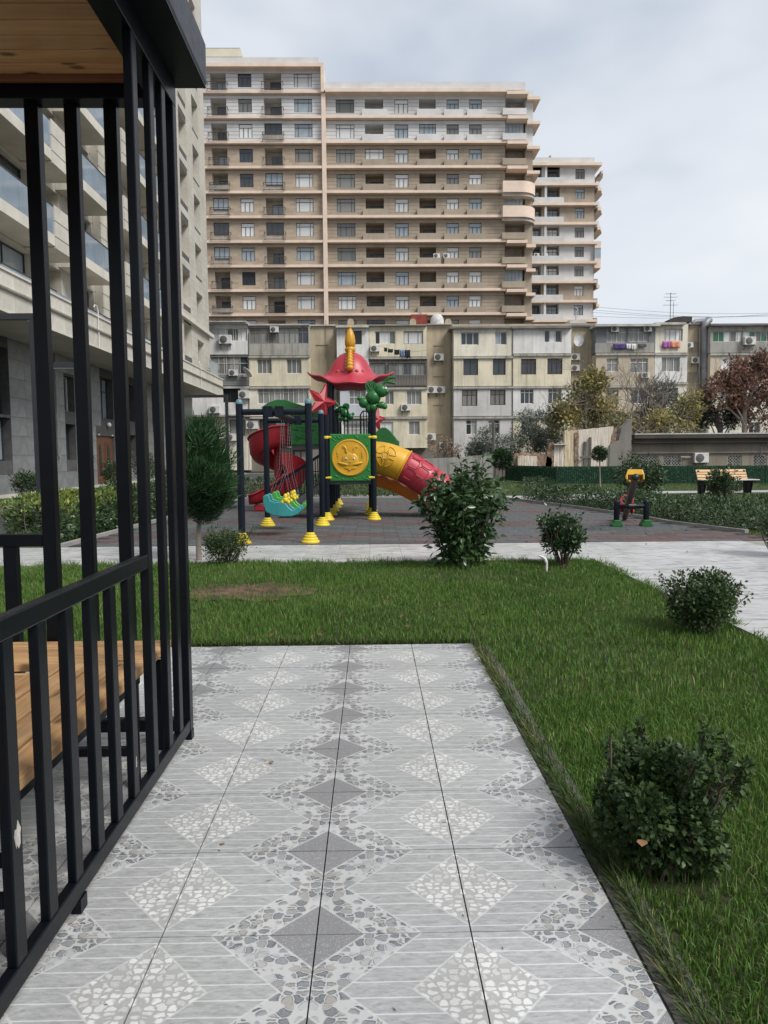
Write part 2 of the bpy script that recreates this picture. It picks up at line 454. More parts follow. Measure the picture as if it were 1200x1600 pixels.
# --- white streaked path tiles
def path_mat():
    t = NT('white_streaked_tile'); g = t.n.new('ShaderNodeNewGeometry')
    mpn = t.n.new('ShaderNodeMapping'); mpn.inputs['Scale'].default_value = (1.3, 7, 1); t.l.new(g.outputs['Position'], mpn.inputs[0])
    n = t.noise(mpn.outputs[0], 2.0, 7, .68, 1.2); f = t.noise(g.outputs['Position'], 30, 4, .7); l = t.noise(g.outputs['Position'], .5, 3)
    c = t.ramp(n, (.34, (.15, .15, .148)), (.46, (.36, .36, .355)), (.56, (.53, .53, .52)), (.70, (.33, .33, .325)))
    c = t.mix(t.ramp(l, (.45, 0.0), (.75, .3)), c, (.38, .375, .36))
    k = t.math('MULTIPLY_ADD', t.objrand(), .16, .9); cb = t.n.new('ShaderNodeCombineColor'); [t.l.new(k, cb.inputs[i]) for i in range(3)]
    c = t.mix(1.0, c, cb.outputs[0], 'MULTIPLY'); t.bump(f, .15, .002)
    return t.out(c, .38, 0, .5)
MT['path'] = path_mat()
def tiled(parent, x0, x1, y0, y1, w, h, mat, inside=lambda x, y: True, name='path_tile', cap=300):
    nx, ny = round((x1 - x0) / w), round((y1 - y0) / h); w, h = (x1 - x0) / nx, (y1 - y0) / ny
    me = MB().box(-w / 2 + .002, w / 2 - .002, -h / 2 + .002, h / 2 - .002, -.012, 0).mesh(name, mat)
    for j in range(ny):
        for i in range(nx):
            x, y = x0 + (i + .5) * w, y0 + (j + .5) * h
            if inside(x, y):
                o = link(name, me, parent, (x, y, R0.uniform(-.001, .001)))
path = slab('path', [(-8.2, 9.66), (2.93, 9.66), (2.93, 2.2), (5.9, 2.2), (5.9, 8.9), (6.6, 11.55), (-8.2, 11.55)], -.1, -.010, MT['conc'])
tiled(path, -6.85, 5.85, 9.68, 11.52, .4535, .46, MT['path'])
tiled(path, 2.93, 5.85, 3.5, 9.68, .4535, .46, MT['path'])

# --- rubber paving: red-brown, green-grey and charcoal bricks in loose bands
def rub(name, c): return surf(name, c, .8, .25, 9, .5, 120, objvar=.16, spec=.3)
RUB = [rub('rubber_red', (.100, .066, .063)), rub('rubber_green', (.076, .087, .087)), rub('rubber_grey', (.088, .082, .084))]
LB = [(96, 855), (190, 829), (241, 816), (300, 801), (371, 779)]
RB = [(-4.9, 11.57), (6.55, 11.57), (6.55, 12.72), (5.95, 14.6), (5.86, 16.0), (5.45, 18.4), (4.75, 21.2), (4.2, 23.2), (2.6, 24.2), (-4.35, 24.2)]
rubber = slab('rubber_surface', RB, -.1, -.012, MT['grout'])
def inpoly(x, y, P):
    c = False; n = len(P)
    for i in range(n):
        (xa, ya), (xb, yb) = P[i], P[(i + 1) % n]
        if (ya > y) != (yb > y) and x < (xb - xa) * (y - ya) / (yb - ya) + xa: c = not c
    return c
bw, bh = .50, .25
rm = [MB().box(-bw / 2 + .004, bw / 2 - .004, -bh / 2 + .004, bh / 2 - .004, -.02, 0).mesh('rubber_tile', RUB[i]) for i in range(3)]
rest = MB(); cnt = 0
for j in range(51):
    for i in range(-1, 25):
        x, y = -4.9 + (i + .5 * (j % 2)) * bw + .1, 11.57 + (j + .5) * bh
        if not (inpoly(x - .2, y, RB) and inpoly(x + .2, y, RB)): continue
        s = math.sin(y * 2.1 + math.sin(x * .5) * 1.3 + .4) + R0.uniform(-1.1, 1.1)
        k = 0 if s > .62 else (1 if s < -.2 else 2)
        z = R0.uniform(-.0015, .0015)
        if cnt < 300: link('rubber_tile', rm[k], rubber, (x, y, z)); cnt += 1
        else: rest.box(x - bw / 2 + .004, x + bw / 2 - .004, y - bh / 2 + .004, y + bh / 2 - .004, -.02, z, k)
rest.build('rubber_tiles_behind', RUB, rubber, kind='stuff')
edge = MB()
for a, b in ((RB[9], RB[0]), (RB[2], RB[3]), (RB[3], RB[4]), (RB[4], RB[5]), (RB[5], RB[6]), (RB[6], RB[7]), (RB[8], RB[9])):
    edge.bar((*a, .0), (*b, .0), .09, .10)
edge.build('rubber_edging', MT['conc'], kind='structure')

# --- road and building apron on the left, far path on the right
sheet('road', [(-10.2, 4), (-6.95, 4), (-6.95, 11.6), (-6.7, 60), (-10.2, 60)], -.045, MT['asphalt'])
MB().box(-10.32, -10.2, 4, 60, -.1, .06).build('road_kerb', MT['conc'], kind='structure')
sheet('service_path', [(3.2, 23.4), (5.0, 22.2), (7.2, 22.6), (9.0, 25.6), (14.0, 25.8), (14.0, 24.0), (15.2, 24.0), (15.2, 27.2), (8.4, 27.2), (6.2, 24.6), (-5, 27.6), (-5, 25.6)], -.016, MT['path'])

# ================================================================ VEGETATION
rng = np.random.default_rng(11)
def nrm(a): return a / np.maximum(np.linalg.norm(a, axis=1, keepdims=True), 1e-9)
def leaf_arrays(P, D, L, W, seed=0, fold=.25, droop=.0, six=False):
    """one folded leaf per point: P base, D direction, L length, W width"""
    r = np.random.default_rng(seed); n = len(P)
    D = nrm(D); rnd = nrm(r.normal(size=(n, 3)) + np.array([0, 0, 1.2]))
    Sd = nrm(np.cross(D, rnd)); N = np.cross(Sd, D); L = np.broadcast_to(L, (n,))[:, None]; W = np.broadcast_to(W, (n,))[:, None] / 2
    up = N * fold
    if not six:
        a, t = P, P + D * L; m = P + D * L * .5
        l, rr = m + Sd * W + up * W, m - Sd * W + up * W
        V = np.stack([a, l, t, rr], 1).reshape(-1, 3); o = np.arange(n)[:, None] * 4
        F = np.concatenate([o + [0, 3, 2], o + [0, 2, 1]], 1).reshape(-1, 3)
    else:
        q = np.array([0, 0, -1.0]) * droop
        p = [P, P + D * L * .33, P + D * L * .68 + q * L * .35, P + D * L + q * L]
        V = np.stack([p[0], p[1], p[2], p[3], p[1] + (Sd + up) * W * .95, p[2] + (Sd + up) * W * .8, p[1] + (-Sd + up) * W * .95, p[2] + (-Sd + up) * W * .8], 1).reshape(-1, 3)
        o = np.arange(n)[:, None] * 8
        F = np.concatenate([o + f for f in ([0, 1, 4], [1, 2, 5], [1, 5, 4], [2, 3, 5], [0, 6, 1], [1, 6, 7], [1, 7, 2], [2, 7, 3])], 1).reshape(-1, 3)
    return V, F
def blobs(n, E, seed=0, surf_=.45, up=.35, jit=.7, hole=.0, hs=6.0):
    """n points with outward directions in a union of ellipsoids E (cx,cy,cz,rx,ry,rz)"""
    r = np.random.default_rng(seed); E = np.array(E, float)
    vol = (E[:, 3] * E[:, 4] * E[:, 5]) ** .75; k = r.choice(len(E), size=n, p=vol / vol.sum())
    d = nrm(r.normal(size=(n, 3))); rr = r.random(n)[:, None] ** surf_
    P = E[k, :3] + d * rr * E[k, 3:]
    if hole:
        q = P * hs
        f = np.sin(q[:, 0] * 1.3 + 2 * np.sin(q[:, 1])) + np.sin(q[:, 1] * 1.7 + 1.5 * np.sin(q[:, 2])) + np.sin(q[:, 2] * 1.5 + 2 * np.sin(q[:, 0] * .8))
        keep = f > (-3 + hole * 3.0); P, d = P[keep], d[keep]
    D = d + np.array([0, 0, up]) + r.normal(size=d.shape) * jit
    return P, D
def stems(mb, roots, tips, r0, r1, n=5, sag=.12, seg=4, seed=0):
    R = random.Random(seed)
    for a, b in zip(roots, tips):
        a, b = Vector(a), Vector(b); off = Vector((R.uniform(-1, 1), R.uniform(-1, 1), 0)) * (b - a).length * sag
        pts = [a.lerp(b, i / seg) + off * math.sin(PI * i / seg) for i in range(seg + 1)]
        mb.tube(pts, [r0 + (r1 - r0) * i / seg for i in range(seg + 1)], n)
def clumps(c, r, n, rc, seed=0, flat=0.0, low=-.6):
    """n small ellipsoids over the surface of a big one: an uneven outline"""
    R = np.random.default_rng(seed); out = []
    while len(out) < n:
        d = R.normal(size=3); d /= np.linalg.norm(d)
        if d[2] < low: continue
        k = R.uniform(.55, .98); s = rc * R.uniform(.6, 1.3)
        out.append((c[0] + d[0] * r[0] * k, c[1] + d[1] * r[1] * k, c[2] + d[2] * r[2] * k, s, s, s * (1 - flat)))
    return out

BARK = surf('bark', (.085, .066, .050), .9, .35, 9, .7, 40, stretch=(1, 1, .3))
BARKG = surf('grey_bark', (.22, .19, .16), .9, .3, 9, .5, 40, stretch=(1, 1, .3))
TWIG = surf('green_stem', (.060, .062, .030), .8, .3, 12)
LF = {
 'box': leafmat('boxwood_leaf', (.016, .036, .012), (.060, .104, .030), .48, .4, (.115, .15, .042), .97),
 'laurel': leafmat('laurel_leaf', (.016, .040, .015), (.052, .105, .034), .30, .5, (.085, .14, .040), .95, scale=2.5),
 'hedge': leafmat('hedge_leaf', (.017, .038, .016), (.056, .102, .038), .40, .45, (.10, .145, .05), .95),
 'gold': leafmat('golden_hedge_leaf', (.05, .10, .018), (.17, .22, .045), .45, .4, (.36, .37, .09), .93),
 'thuja': leafmat('thuja_spray', (.010, .032, .014), (.034, .090, .030), .55, .3, (.070, .15, .05), .98, scale=2.2),
 'olive': leafmat('olive_leaf', (.065, .080, .064), (.19, .215, .175), .6, .3, (.24, .26, .22), .95),
 'yellow': leafmat('yellowing_leaf', (.095, .100, .045), (.29, .26, .105), .6, .3, (.52, .42, .15), .80, scale=.5),
 'rust': leafmat('rust_leaf', (.095, .052, .040), (.24, .135, .098), .7, .25, (.25, .15, .10), .95, scale=.6),
 'dark': leafmat('dark_conifer', (.022, .034, .026), (.065, .085, .065), .6, .3, None),
 'topi': leafmat('topiary_leaf', (.012, .035, .014), (.035, .080, .025), .5, .35),
 'dead': leafmat('dry_seed_head', (.18, .11, .07), (.34, .22, .16), .8, .2),
}
def plant(name, label, cat, loc, crown, mat, leaf_L, leaf_W, n, seed, stem=None, group=None, up=.35, jit=.7, surf_=.45, hole=.0, hs=6, part='foliage', six=False, droop=0, lvar=.35, extra=None):
    t = thing(name, label, cat, loc, group)
    P, D = blobs(n, crown, seed, surf_, up, jit, hole, hs)
    P = P[:]; ok = P[:, 2] > .01; P, D = P[ok], D[ok]
    r = np.random.default_rng(seed + 1); L = leaf_L * r.uniform(1 - lvar, 1 + lvar, len(P))
    V, F = leaf_arrays(P, D, L, L * leaf_W / leaf_L, seed + 2, six=six, droop=droop)
    f = link(part, tri_mesh(part, V, F, mat), t); f['kind'] = 'stuff'
    if stem:
        mb = MB(); stems(mb, *stem, seed=seed); mb.build('stem' if name.endswith(('shrub', 'bush', 'hedge')) else 'trunk', BARK, t, 60)
    return t, P, D

# --- near right: box shrub
def shrub(loc, w_, h_, label, mat, lL, lW, n, seed, group='shrubs planted in the grass', name='box_shrub', low=.18, narrow=.55, rc=.26, hole=.1, hs=14, cat='shrub', nst=14, six=False, up=.35, mid=.56):
    R = random.Random(seed)
    cr = clumps((0, 0, h_ * mid), (w_ * .40, w_ * .40, h_ * (.92 - mid)), 26, w_ * rc * .62, seed, low=-.75)
    cr = [(a * (narrow + (1 - narrow) * min(1, max(0, c / h_) * 1.5)), b * (narrow + (1 - narrow) * min(1, max(0, c / h_) * 1.5)), max(c, low * h_), d, e_, f) for a, b, c, d, e_, f in cr]
    cr += [(0, 0, h_ * (mid - .01), w_ * .33, w_ * .33, h_ * (.90 - mid))]
    rt = [(R.uniform(-.06, .06) * w_ * 2, R.uniform(-.06, .06) * w_ * 2, -.02) for _ in range(nst)]
    tp = [(R.uniform(-.42, .42) * w_, R.uniform(-.42, .42) * w_, h_ * R.uniform(.55, .95)) for _ in range(nst)]
    for q in range(16):      # shoots that break the outline
        a = R.uniform(0, 2 * PI); rr = w_ * R.uniform(.22, .46); zz = h_ * R.uniform(.62, .93) * (1 - .35 * (rr / w_) ** 2); L_ = h_ * R.uniform(.05, .14)
        for j in range(3): cr.append((rr * math.cos(a) * (1 + .07 * j), rr * math.sin(a) * (1 + .07 * j), zz + L_ * j * .8, w_ * .035, w_ * .035, L_ * .6))
        rt.append((0, 0, -.02)); tp.append((rr * math.cos(a) * 1.1, rr * math.sin(a) * 1.1, zz + L_ * 1.7))
    t, P, D = plant(name, label, cat, loc, cr, mat, lL, lW, n, seed, (rt, tp, .007, .0025), group, hole=hole, hs=hs, surf_=.33, six=six, up=up)
    return t
shrub((.985, 2.40, -.02), .47, .45, 'dense dark box shrub nearest the camera beside the terrace edge', LF['box'], .024, .015, 15000, 21, rc=.22, hole=.14, narrow=.85, low=.07, mid=.47)
shrub((2.60, 5.72, -.02), .70, .43, 'loose box shrub at the lawn edge beside the white path on the right', LF['box'], .030, .017, 8500, 22, rc=.28, hole=.12, narrow=.5)
shrub((2.40, 9.20, -.02), .60, .70, 'upright leafy shrub at the lawn corner next to the white standpipe', LF['laurel'], .052, .026, 3300, 23, rc=.27, hole=.1, name='laurel_shrub')
shrub((-1.90, 9.55, -.02), .70, .50, 'round low shrub under the clipped thuja tree by the white path', LF['box'], .030, .012, 5200, 24, rc=.27, hole=.15)
shrub((5.55, 9.75, -.02), .75, .78, 'leafy shrub cut by the right edge of the picture beside the path', LF['hedge'], .045, .024, 3200, 25, rc=.28, name='laurel_shrub')

# --- the big laurel bush in the middle of the lawn: its largest leaves are parts
def laurel_bush(loc):
    t = thing('laurel_bush', 'tall dark glossy laurel bush standing in the middle of the lawn', 'bush', loc, 'shrubs planted in the grass')
    R = random.Random(5); mb = MB(); P, D = [], []
    for k in range(38):
        a = R.uniform(0, 2 * PI); b = R.uniform(.05, .20); root = Vector((b * math.cos(a) * 1.2, b * math.sin(a), -.02))
        sp = R.uniform(.12, .52) if k > 7 else R.uniform(.45, .60); h = R.uniform(.92, 1.42) * (1 - .28 * (sp / .68) ** 2)
        tip = Vector((sp * math.cos(a) + (.05 if R.random() < .5 else -.03), sp * math.sin(a) * .8, h))
        bow = Vector((math.cos(a), math.sin(a), 0)) * -R.uniform(.02, .10)
        pts = [root.lerp(tip, i / 6) + bow * math.sin(PI * i / 6) for i in range(7)]
        mb.tube(pts, [.011 - .0013 * i for i in range(7)], 5)
        for q in range(110):
            s = 1 - R.random() ** 1.3 * .86
            i = min(5, int(s * 6)); base = pts[i].lerp(pts[i + 1], s * 6 - i)
            dr = Vector((R.gauss(0, 1), R.gauss(0, 1), R.gauss(.25, .6))).normalized()
            out = R.uniform(.01, .10) if s > .5 else R.uniform(.01, .15)
            P.append(base + dr * out); D.append(dr + Vector((0, 0, R.uniform(-.5, .45))))
    mb.build('stem', TWIG, t, 60)
    P, D = np.array(P), np.array(D); r = np.random.default_rng(3); L = .092 * r.uniform(.65, 1.3, len(P))
    ok = P[:, 2] > .04; P, D, L = P[ok], D[ok], L[ok]
    near = np.argsort(P[:, 1] - L * 3)[:260]; rest = np.setdiff1d(np.arange(len(P)), near)
    V, F = leaf_arrays(P[rest], D[rest], L[rest], L[rest] * .46, 8, six=True, droop=.12)
    f = link('foliage', tri_mesh('foliage', V, F, LF['laurel']), t, kind='stuff')
    protos = []
    for k in range(8):
        V, F = leaf_arrays(np.zeros((1, 3)), np.array([[1.0, 0, 0]]), np.array([.092]), np.array([.043 + .002 * (k % 3)]), 40 + k, six=True, droop=.05 + .03 * k)
        protos.append(tri_mesh('leaf', V, F, LF['laurel']))
    for j, i in enumerate(near):
        o = link('leaf', protos[j % 8], t, tuple(P[i])); o.rotation_euler = Vector(D[i]).to_track_quat('X', 'Z').to_euler()
        k = L[i] / .092; o.scale = (k, k, k)
laurel_bush((1.12, 9.0, -.02))

# --- clipped thuja standard beside the gazebo
def thuja(loc):
    t = thing('thuja_tree', 'clipped thuja standard with a feathery oval crown on a bare trunk beside the gazebo', 'tree', loc)
    r = np.random.default_rng(77); n = 30000
    E = clumps((.05, 0, 1.20), (.40, .40, .66), 34, .18, 5, low=-.8) + [(.03, 0, 1.12, .34, .34, .66)] * 5
    P, D = blobs(n, E, 9, .30, 1.1, .45); D[:, 0] += .35; D[:, 2] = np.abs(D[:, 2]) * .9 + .1
    L = .10 * r.uniform(.4, 1.6, len(P))
    V, F = leaf_arrays(P, D, L, .012, 3, fold=.1)
    link('crown', tri_mesh('crown', V, F, LF['thuja']), t, kind='stuff')
    MB().tube([(-.03, 0, -.02), (-.035, 0, .3), (-.01, .01, .6), (.05, 0, 1.2)], [.042, .034, .030, .018], 8).build('trunk', BARKG, t, 60)
thuja((-2.33, 9.95, 0))

# --- hedges
def hedge(label, pts, wd, h, n, mat, lL, seed, z0=.02, top=None, group=None):
    """leaf hedge following a ground line"""
    c = Vector(((pts[0][0] + pts[-1][0]) / 2, (pts[0][1] + pts[-1][1]) / 2, 0))
    t = thing('hedge', label, 'hedge', c, group or 'hedges round the playground')
    r = np.random.default_rng(seed); A = np.array(pts, float); seg = np.linalg.norm(np.diff(A, axis=0), axis=1); cum = np.concatenate([[0], np.cumsum(seg)])
    s = r.random(n) * cum[-1]; i = np.clip(np.searchsorted(cum, s) - 1, 0, len(seg) - 1); f = ((s - cum[i]) / seg[i])[:, None]
    C = A[i] * (1 - f) + A[i + 1] * f; T = nrm(A[i + 1] - A[i]); Nn = np.stack([T[:, 1], -T[:, 0]], 1)
    ph = r.random(n); a = r.random(n) * 2 * PI
    hh = h * (1 + .10 * np.sin(s * 2.3 + seed) + .07 * np.sin(s * 5.9) + .05 * np.sin(s * 13)); ww = wd / 2 * (1 + .12 * np.sin(s * 3.1 + 1) + .1 * np.sin(s * 8.3))
    k = r.random(n) ** .28
    off = np.cos(a) * k; zz = np.sin(a) * k
    sq = 1 / np.maximum(np.maximum(np.abs(off), np.abs(zz)), .75)          # squared-off section
    off, zz = off * np.minimum(sq, 1.2), zz * np.minimum(sq, 1.2)
    P = np.column_stack([C + Nn * (off * ww)[:, None], z0 + hh * (.52 + .5 * zz)]) + r.normal(size=(n, 3)) * .02
    D = np.column_stack([Nn * off[:, None], zz + .35]) + r.normal(size=(n, 3)) * .6
    ok = P[:, 2] > .015; P, D, s2 = P[ok], D[ok], s[ok]; P = P - np.array(c)
    L = lL * r.uniform(.6, 1.35, len(P))
    tm = np.zeros(len(P), bool)
    if top: tm = (P[:, 2] > h * .80 + r.normal(size=len(P)) * .09) & (s2 < top[1])
    V, F = leaf_arrays(P[~tm], D[~tm], L[~tm], L[~tm] * .55, seed)
    link('foliage', tri_mesh('foliage', V, F, mat), t, kind='stuff')
    if top:
        V, F = leaf_arrays(P[tm], D[tm], L[tm], L[tm] * .5, seed)
        o = link('young_growth', tri_mesh('young_growth', V, F, top[0]), t, kind='stuff'); o['label'] = 'golden new leaves on top'
    mb = MB(); R = random.Random(seed); st = []
    for q in range(int(cum[-1] * 3)):
        d = R.random() * cum[-1]; j = min(max(int(np.searchsorted(cum, d)) - 1, 0), len(seg) - 1); u = (d - cum[j]) / seg[j]; p = A[j] * (1 - u) + A[j + 1] * u - np.array(c)[:2]
        st.append(((p[0], p[1], -.03), (p[0] + R.uniform(-.2, .2), p[1] + R.uniform(-.2, .2), h * .8)))
    stems(mb, [q[0] for q in st], [q[1] for q in st], .012, .004, seed=seed); mb.build('stem', BARK, t, 60)
    return t
hedge('hedge with golden tips seen through the gazebo bars along the left kerb', [(-5.45, 11.9), (-5.35, 14.5), (-5.2, 18)], .80, .68, 15000, LF['hedge'], .07, 31, top=(LF['gold'], 3.2))
hedge('plain green hedge along the left kerb behind the clipped thuja tree', [(-5.2, 18), (-4.95, 25.2)], .8, .85, 9000, LF['hedge'], .07, 32)
hedge('low straight hedge across the back of the playground behind the slides', [(-4.95, 25.2), (-2, 24.95), (2.7, 24.8)], .7, .62, 11000, LF['hedge'], .065, 33)
hedge('long curved hedge behind the seesaw on the right of the playground', [(4.95, 21.9), (5.9, 18.8), (6.35, 16.2), (6.5, 14.6), (7.0, 12.95)], .80, .43, 17000, LF['hedge'], .055, 34)
hedge('short hedge leaving the seesaw hedge towards the right edge of the picture', [(7.3, 14.2), (9.0, 14.6), (11.5, 14.0)], .75, .50, 8000, LF['hedge'], .055, 35)
hedge('clump of hedge plants at the far right corner of the playground', [(4.85, 22.6), (5.5, 23.3)], .7, .62, 2200, LF['hedge'], .055, 36)

shrub((7.55, 20.5, -.02), 1.6, 1.35, 'big loose shrub behind the yellow seesaw seat in front of the green fence', LF['hedge'], .08, .036, 4200, 41, name='laurel_shrub', rc=.24, hole=.45, hs=5, group='shrubs beyond the hedge')
shrub((9.6, 20.2, -.02), 1.0, .95, 'mid-sized shrub between the seesaw and the slatted bench', LF['hedge'], .07, .036, 2600, 42, name='laurel_shrub', hole=.3, hs=6, group='shrubs beyond the hedge')
shrub((10.75, 22.5, -.02), .85, .62, 'shrub growing in front of the left half of the slatted bench', LF['hedge'], .07, .03, 2600, 43, name='laurel_shrub', hole=.35, hs=6, group='shrubs beyond the hedge')
shrub((13.3, 26.6, -.02), 1.0, .6, 'small shrub seen under the seat of the slatted bench', LF['hedge'], .06, .03, 1500, 44, name='laurel_shrub', group='shrubs beyond the hedge')
shrub((13.5, 23.0, -.02), 1.5, .6, 'shrub at the right edge of the picture below the slatted bench', LF['box'], .06, .03, 3000, 45, group='shrubs beyond the hedge')

# --- plants by the building on the left
shrub((-11.9, 25.6, .0), 1.2, .95, 'small pale shrub against the grey stone wall at the far left', LF['hedge'], .09, .04, 1800, 46, name='laurel_shrub', group='shrubs along the left building')
shrub((-11.6, 33.0, .0), 1.0, 1.3, 'narrow shrub on the wall side of the road before the entrance', LF['hedge'], .09, .04, 1500, 47, name='laurel_shrub', group='shrubs along the left building')
shrub((-11.2, 36.6, .0), 2.2, 1.5, 'dark shrub in front of the wooden entrance door', LF['hedge'], .09, .04, 2600, 48, name='laurel_shrub', group='shrubs along the left building')
shrub((-6.05, 12.6, -.02), .6, .75, 'thin yellow-green shrub at the foot of the near street lamp', LF['gold'], .07, .03, 900, 49, name='laurel_shrub', group='shrubs along the left building', hole=.2)

# --- clipped topiary
def topiary(loc, r, tr, label, name='topiary_tree'):
    t = thing(name, label, 'tree' if tr else 'bush', loc)
    E = clumps((0, 0, tr + r), (r * .86, r * .86, r * .86), 30, r * .22, 3, low=-1) + [(0, 0, tr + r, r * .9, r * .9, r * .9)]
    P, D = blobs(3600, E, 7, .25, .2, .4); L = np.full(len(P), r * .16)
    V, F = leaf_arrays(P, D, L, L * .5, 3); link('crown', tri_mesh('crown', V, F, LF['topi']), t, kind='stuff')
    MB().tube([(.05, 0, -.03), (.02, 0, tr * .5), (0, 0, tr + r * .6)], [.035, .03, .02], 6).build('trunk', BARKG, t, 60)
topiary((9.6, 31.0, 0), .37, 1.02, 'small ball-clipped standard tree on a thin stem before the ruined wall')
topiary((6.55, 37.0, 0), .62, .0 + .55, 'round ball-clipped bush at the left end of the green fence', 'topiary_bush')

# --- trees behind the fence
def limbs(mb, base, top, r, tips, R, n=6):
    base, top = Vector(base), Vector(top)
    mid = base.lerp(top, .5) + Vector((R.uniform(-.15, .15), 0, 0))
    mb.tube([base, mid, top], [r, r * .8, r * .55], 8)
    for q in tips:
        q = Vector(q); s = R.uniform(.45, 1); a = base.lerp(top, s); m = a.lerp(q, .5) + Vector((R.uniform(-.2, .2), R.uniform(-.2, .2), R.uniform(0, .3)))
        mb.tube([a, m, q], [r * .45, r * .28, r * .08], 5)
def branch_tree(mb, p, d, L, r, depth, R, spread=.6, upb=.12, minr=.008):
    if depth == 0 or r < minr: return
    q = [p]; dd = Vector(d)
    for i in range(3):
        dd = (dd + Vector((R.gauss(0, .16), R.gauss(0, .16), R.gauss(0, .1) + upb * .4))).normalized(); q.append(q[-1] + dd * L / 3)
    mb.tube(q, [r, r * .9, r * .78, r * .66], 5 if r > .03 else 3, caps=False)
    for k in range(R.choice((2, 3, 3))):
        nd = (dd + Vector((R.gauss(0, spread), R.gauss(0, spread), R.gauss(0, spread) + upb))).normalized()
        branch_tree(mb, q[-1] if k else q[2], nd, L * R.uniform(.6, .85), r * R.uniform(.5, .7), depth - 1, R, spread, upb, minr)
def tree(label, loc, ell, mat, n, lL, lW, seed, trunk=2.0, tr=.13, hole=.35, hs=1.6, rc=.5, ncl=26, name='tree', group='trees behind the fence', twigs=0, upb=.35, part='crown'):
    t = thing(name, label, 'tree', loc, group); R = random.Random(seed)
    E = []
    for c in ell: E += clumps(c[:3], c[3:], ncl, rc, seed + len(E), low=-.9)
    P, D = blobs(n, E, seed, .5, upb, .9, hole, hs); L = lL * np.random.default_rng(seed).uniform(.6, 1.4, len(P))
    V, F = leaf_arrays(P, D, L, L * lW / lL, seed); link(part, tri_mesh(part, V, F, mat), t, kind='stuff')
    mb = MB(); top = Vector(ell[0][:3]) + Vector((0, 0, ell[0][5] * .3))
    limbs(mb, (0, 0, -.4), top, tr, [R.choice(E)[:3] for _ in range(18)], R)
    for k in range(twigs):
        e_ = R.choice(E); d = Vector((R.gauss(0, 1), R.gauss(0, .6), R.gauss(.5, .6))).normalized()
        branch_tree(mb, Vector(e_[:3]), d, R.uniform(.8, 1.5), .02, 3, R, .5, .1, .004)
    mb.build('trunk', BARKG, t, 60)
def tw(u, v, Y): return at(u, v, Y)
def tree_at(u, vb, Y, ellpx, **k):
    b = at(u, vb, Y); b.z = 0; ell = []
    for (cu, cv, ru, rv) in ellpx:
        c = at(cu, cv, Y); s = Y / FOC
        ell.append((c.x - b.x, 0, c.z - b.z, ru * s, ru * s * .8, rv * s))
    tree(loc=b, ell=ell, **k)
tree_at(768, 720, 52, [(768, 698, 33, 26), (745, 706, 14, 14)], label='low grey-green olive tree nearest the playground behind the fence', mat=LF['olive'], n=5200, lL=.20, lW=.06, seed=61, rc=.5)
tree_at(835, 720, 54, [(838, 668, 33, 32), (820, 695, 28, 24), (858, 690, 26, 24)], label='tall grey-green olive tree left of the ruined wall', mat=LF['olive'], n=8500, lL=.22, lW=.06, seed=62, rc=.6)
tree_at(915, 700, 50, [(915, 628, 36, 36), (885, 655, 28, 22), (950, 655, 34, 24), (930, 595, 18, 14)], label='yellowing leafy tree above the pale ruined wall', mat=LF['yellow'], n=6800, lL=.24, lW=.12, seed=63, rc=.55, hole=.6, twigs=26)
tree_at(1055, 690, 50, [(1045, 665, 42, 20), (1075, 640, 24, 26), (1000, 670, 26, 16)], label='low yellow-leaved tree over the roof of the low building', mat=LF['yellow'], n=4600, lL=.22, lW=.11, seed=64, rc=.5, hole=.65, twigs=22)
tree_at(1035, 690, 54, [(1035, 625, 34, 34), (1010, 655, 24, 22)], label='dark grey conifer between the two yellow trees', mat=LF['dark'], n=6000, lL=.24, lW=.05, seed=65, rc=.5, twigs=6)
tree_at(1130, 690, 52, [(1120, 650, 30, 26), (1150, 640, 18, 24), (1098, 640, 18, 26)], label='dusky green olive tree below the rust-coloured tree', mat=LF['dark'], n=6000, lL=.22, lW=.06, seed=66, rc=.5)
tree_at(1168, 695, 50, [(1165, 600, 50, 36), (1130, 615, 36, 30), (1190, 635, 40, 34), (1175, 575, 30, 18)], label='tall rust-brown leaved tree at the right behind the low building', mat=LF['rust'], n=8200, lL=.24, lW=.13, seed=67, rc=.6, hole=.55, twigs=12, tr=.2)
def bare(label, loc, h, r, seed, n=5, spread=.5, lean=(0, 0, 1), depth=6, leaf=None, upb=.12, name='bare_tree', L=None):
    t = thing(name, label, 'tree', loc, 'trees behind the fence'); R = random.Random(seed); mb = MB()
    for k in range(n):
        d = Vector((lean[0] + R.gauss(0, .35), lean[1] + R.gauss(0, .25), lean[2])).normalized()
        branch_tree(mb, Vector((R.uniform(-.3, .3), R.uniform(-.2, .2), -.2)), d, L or h * .34, r, depth, R, spread, upb)
    mb.build('branches', BARKG, t, 60)
    if leaf:
        vs = np.array(mb.v); r_ = np.random.default_rng(seed); P = vs[r_.choice(len(vs), leaf[1])]; P = P[P[:, 2] > h * .3]
        V, F = leaf_arrays(P, r_.normal(size=P.shape), leaf[2], leaf[2] * .5, seed); link('seed_heads', tri_mesh('seed_heads', V, F, leaf[0]), t, kind='stuff')
b = at(985, 700, 49); bare('tangled leafless tree arching over the corner of the low building', (b.x, 49, 0), 5.5, .11, 71, 7, .62, (.05, 0, 1), 7, upb=.05)
b = at(1000, 690, 53); bare('pale bare tree whose thin branches cross the apartment balconies', (b.x, 53, 0), 9.0, .12, 72, 4, .45, (-.1, 0, 1), 7, upb=.15)
b = at(690, 735, 44); bare('small pinkish bare tree with dry seed heads right of the tube slide', (b.x, 44, 0), 3.2, .045, 73, 4, .5, (.05, 0, 1), 6, (LF['dead'], 700, .13), .15)

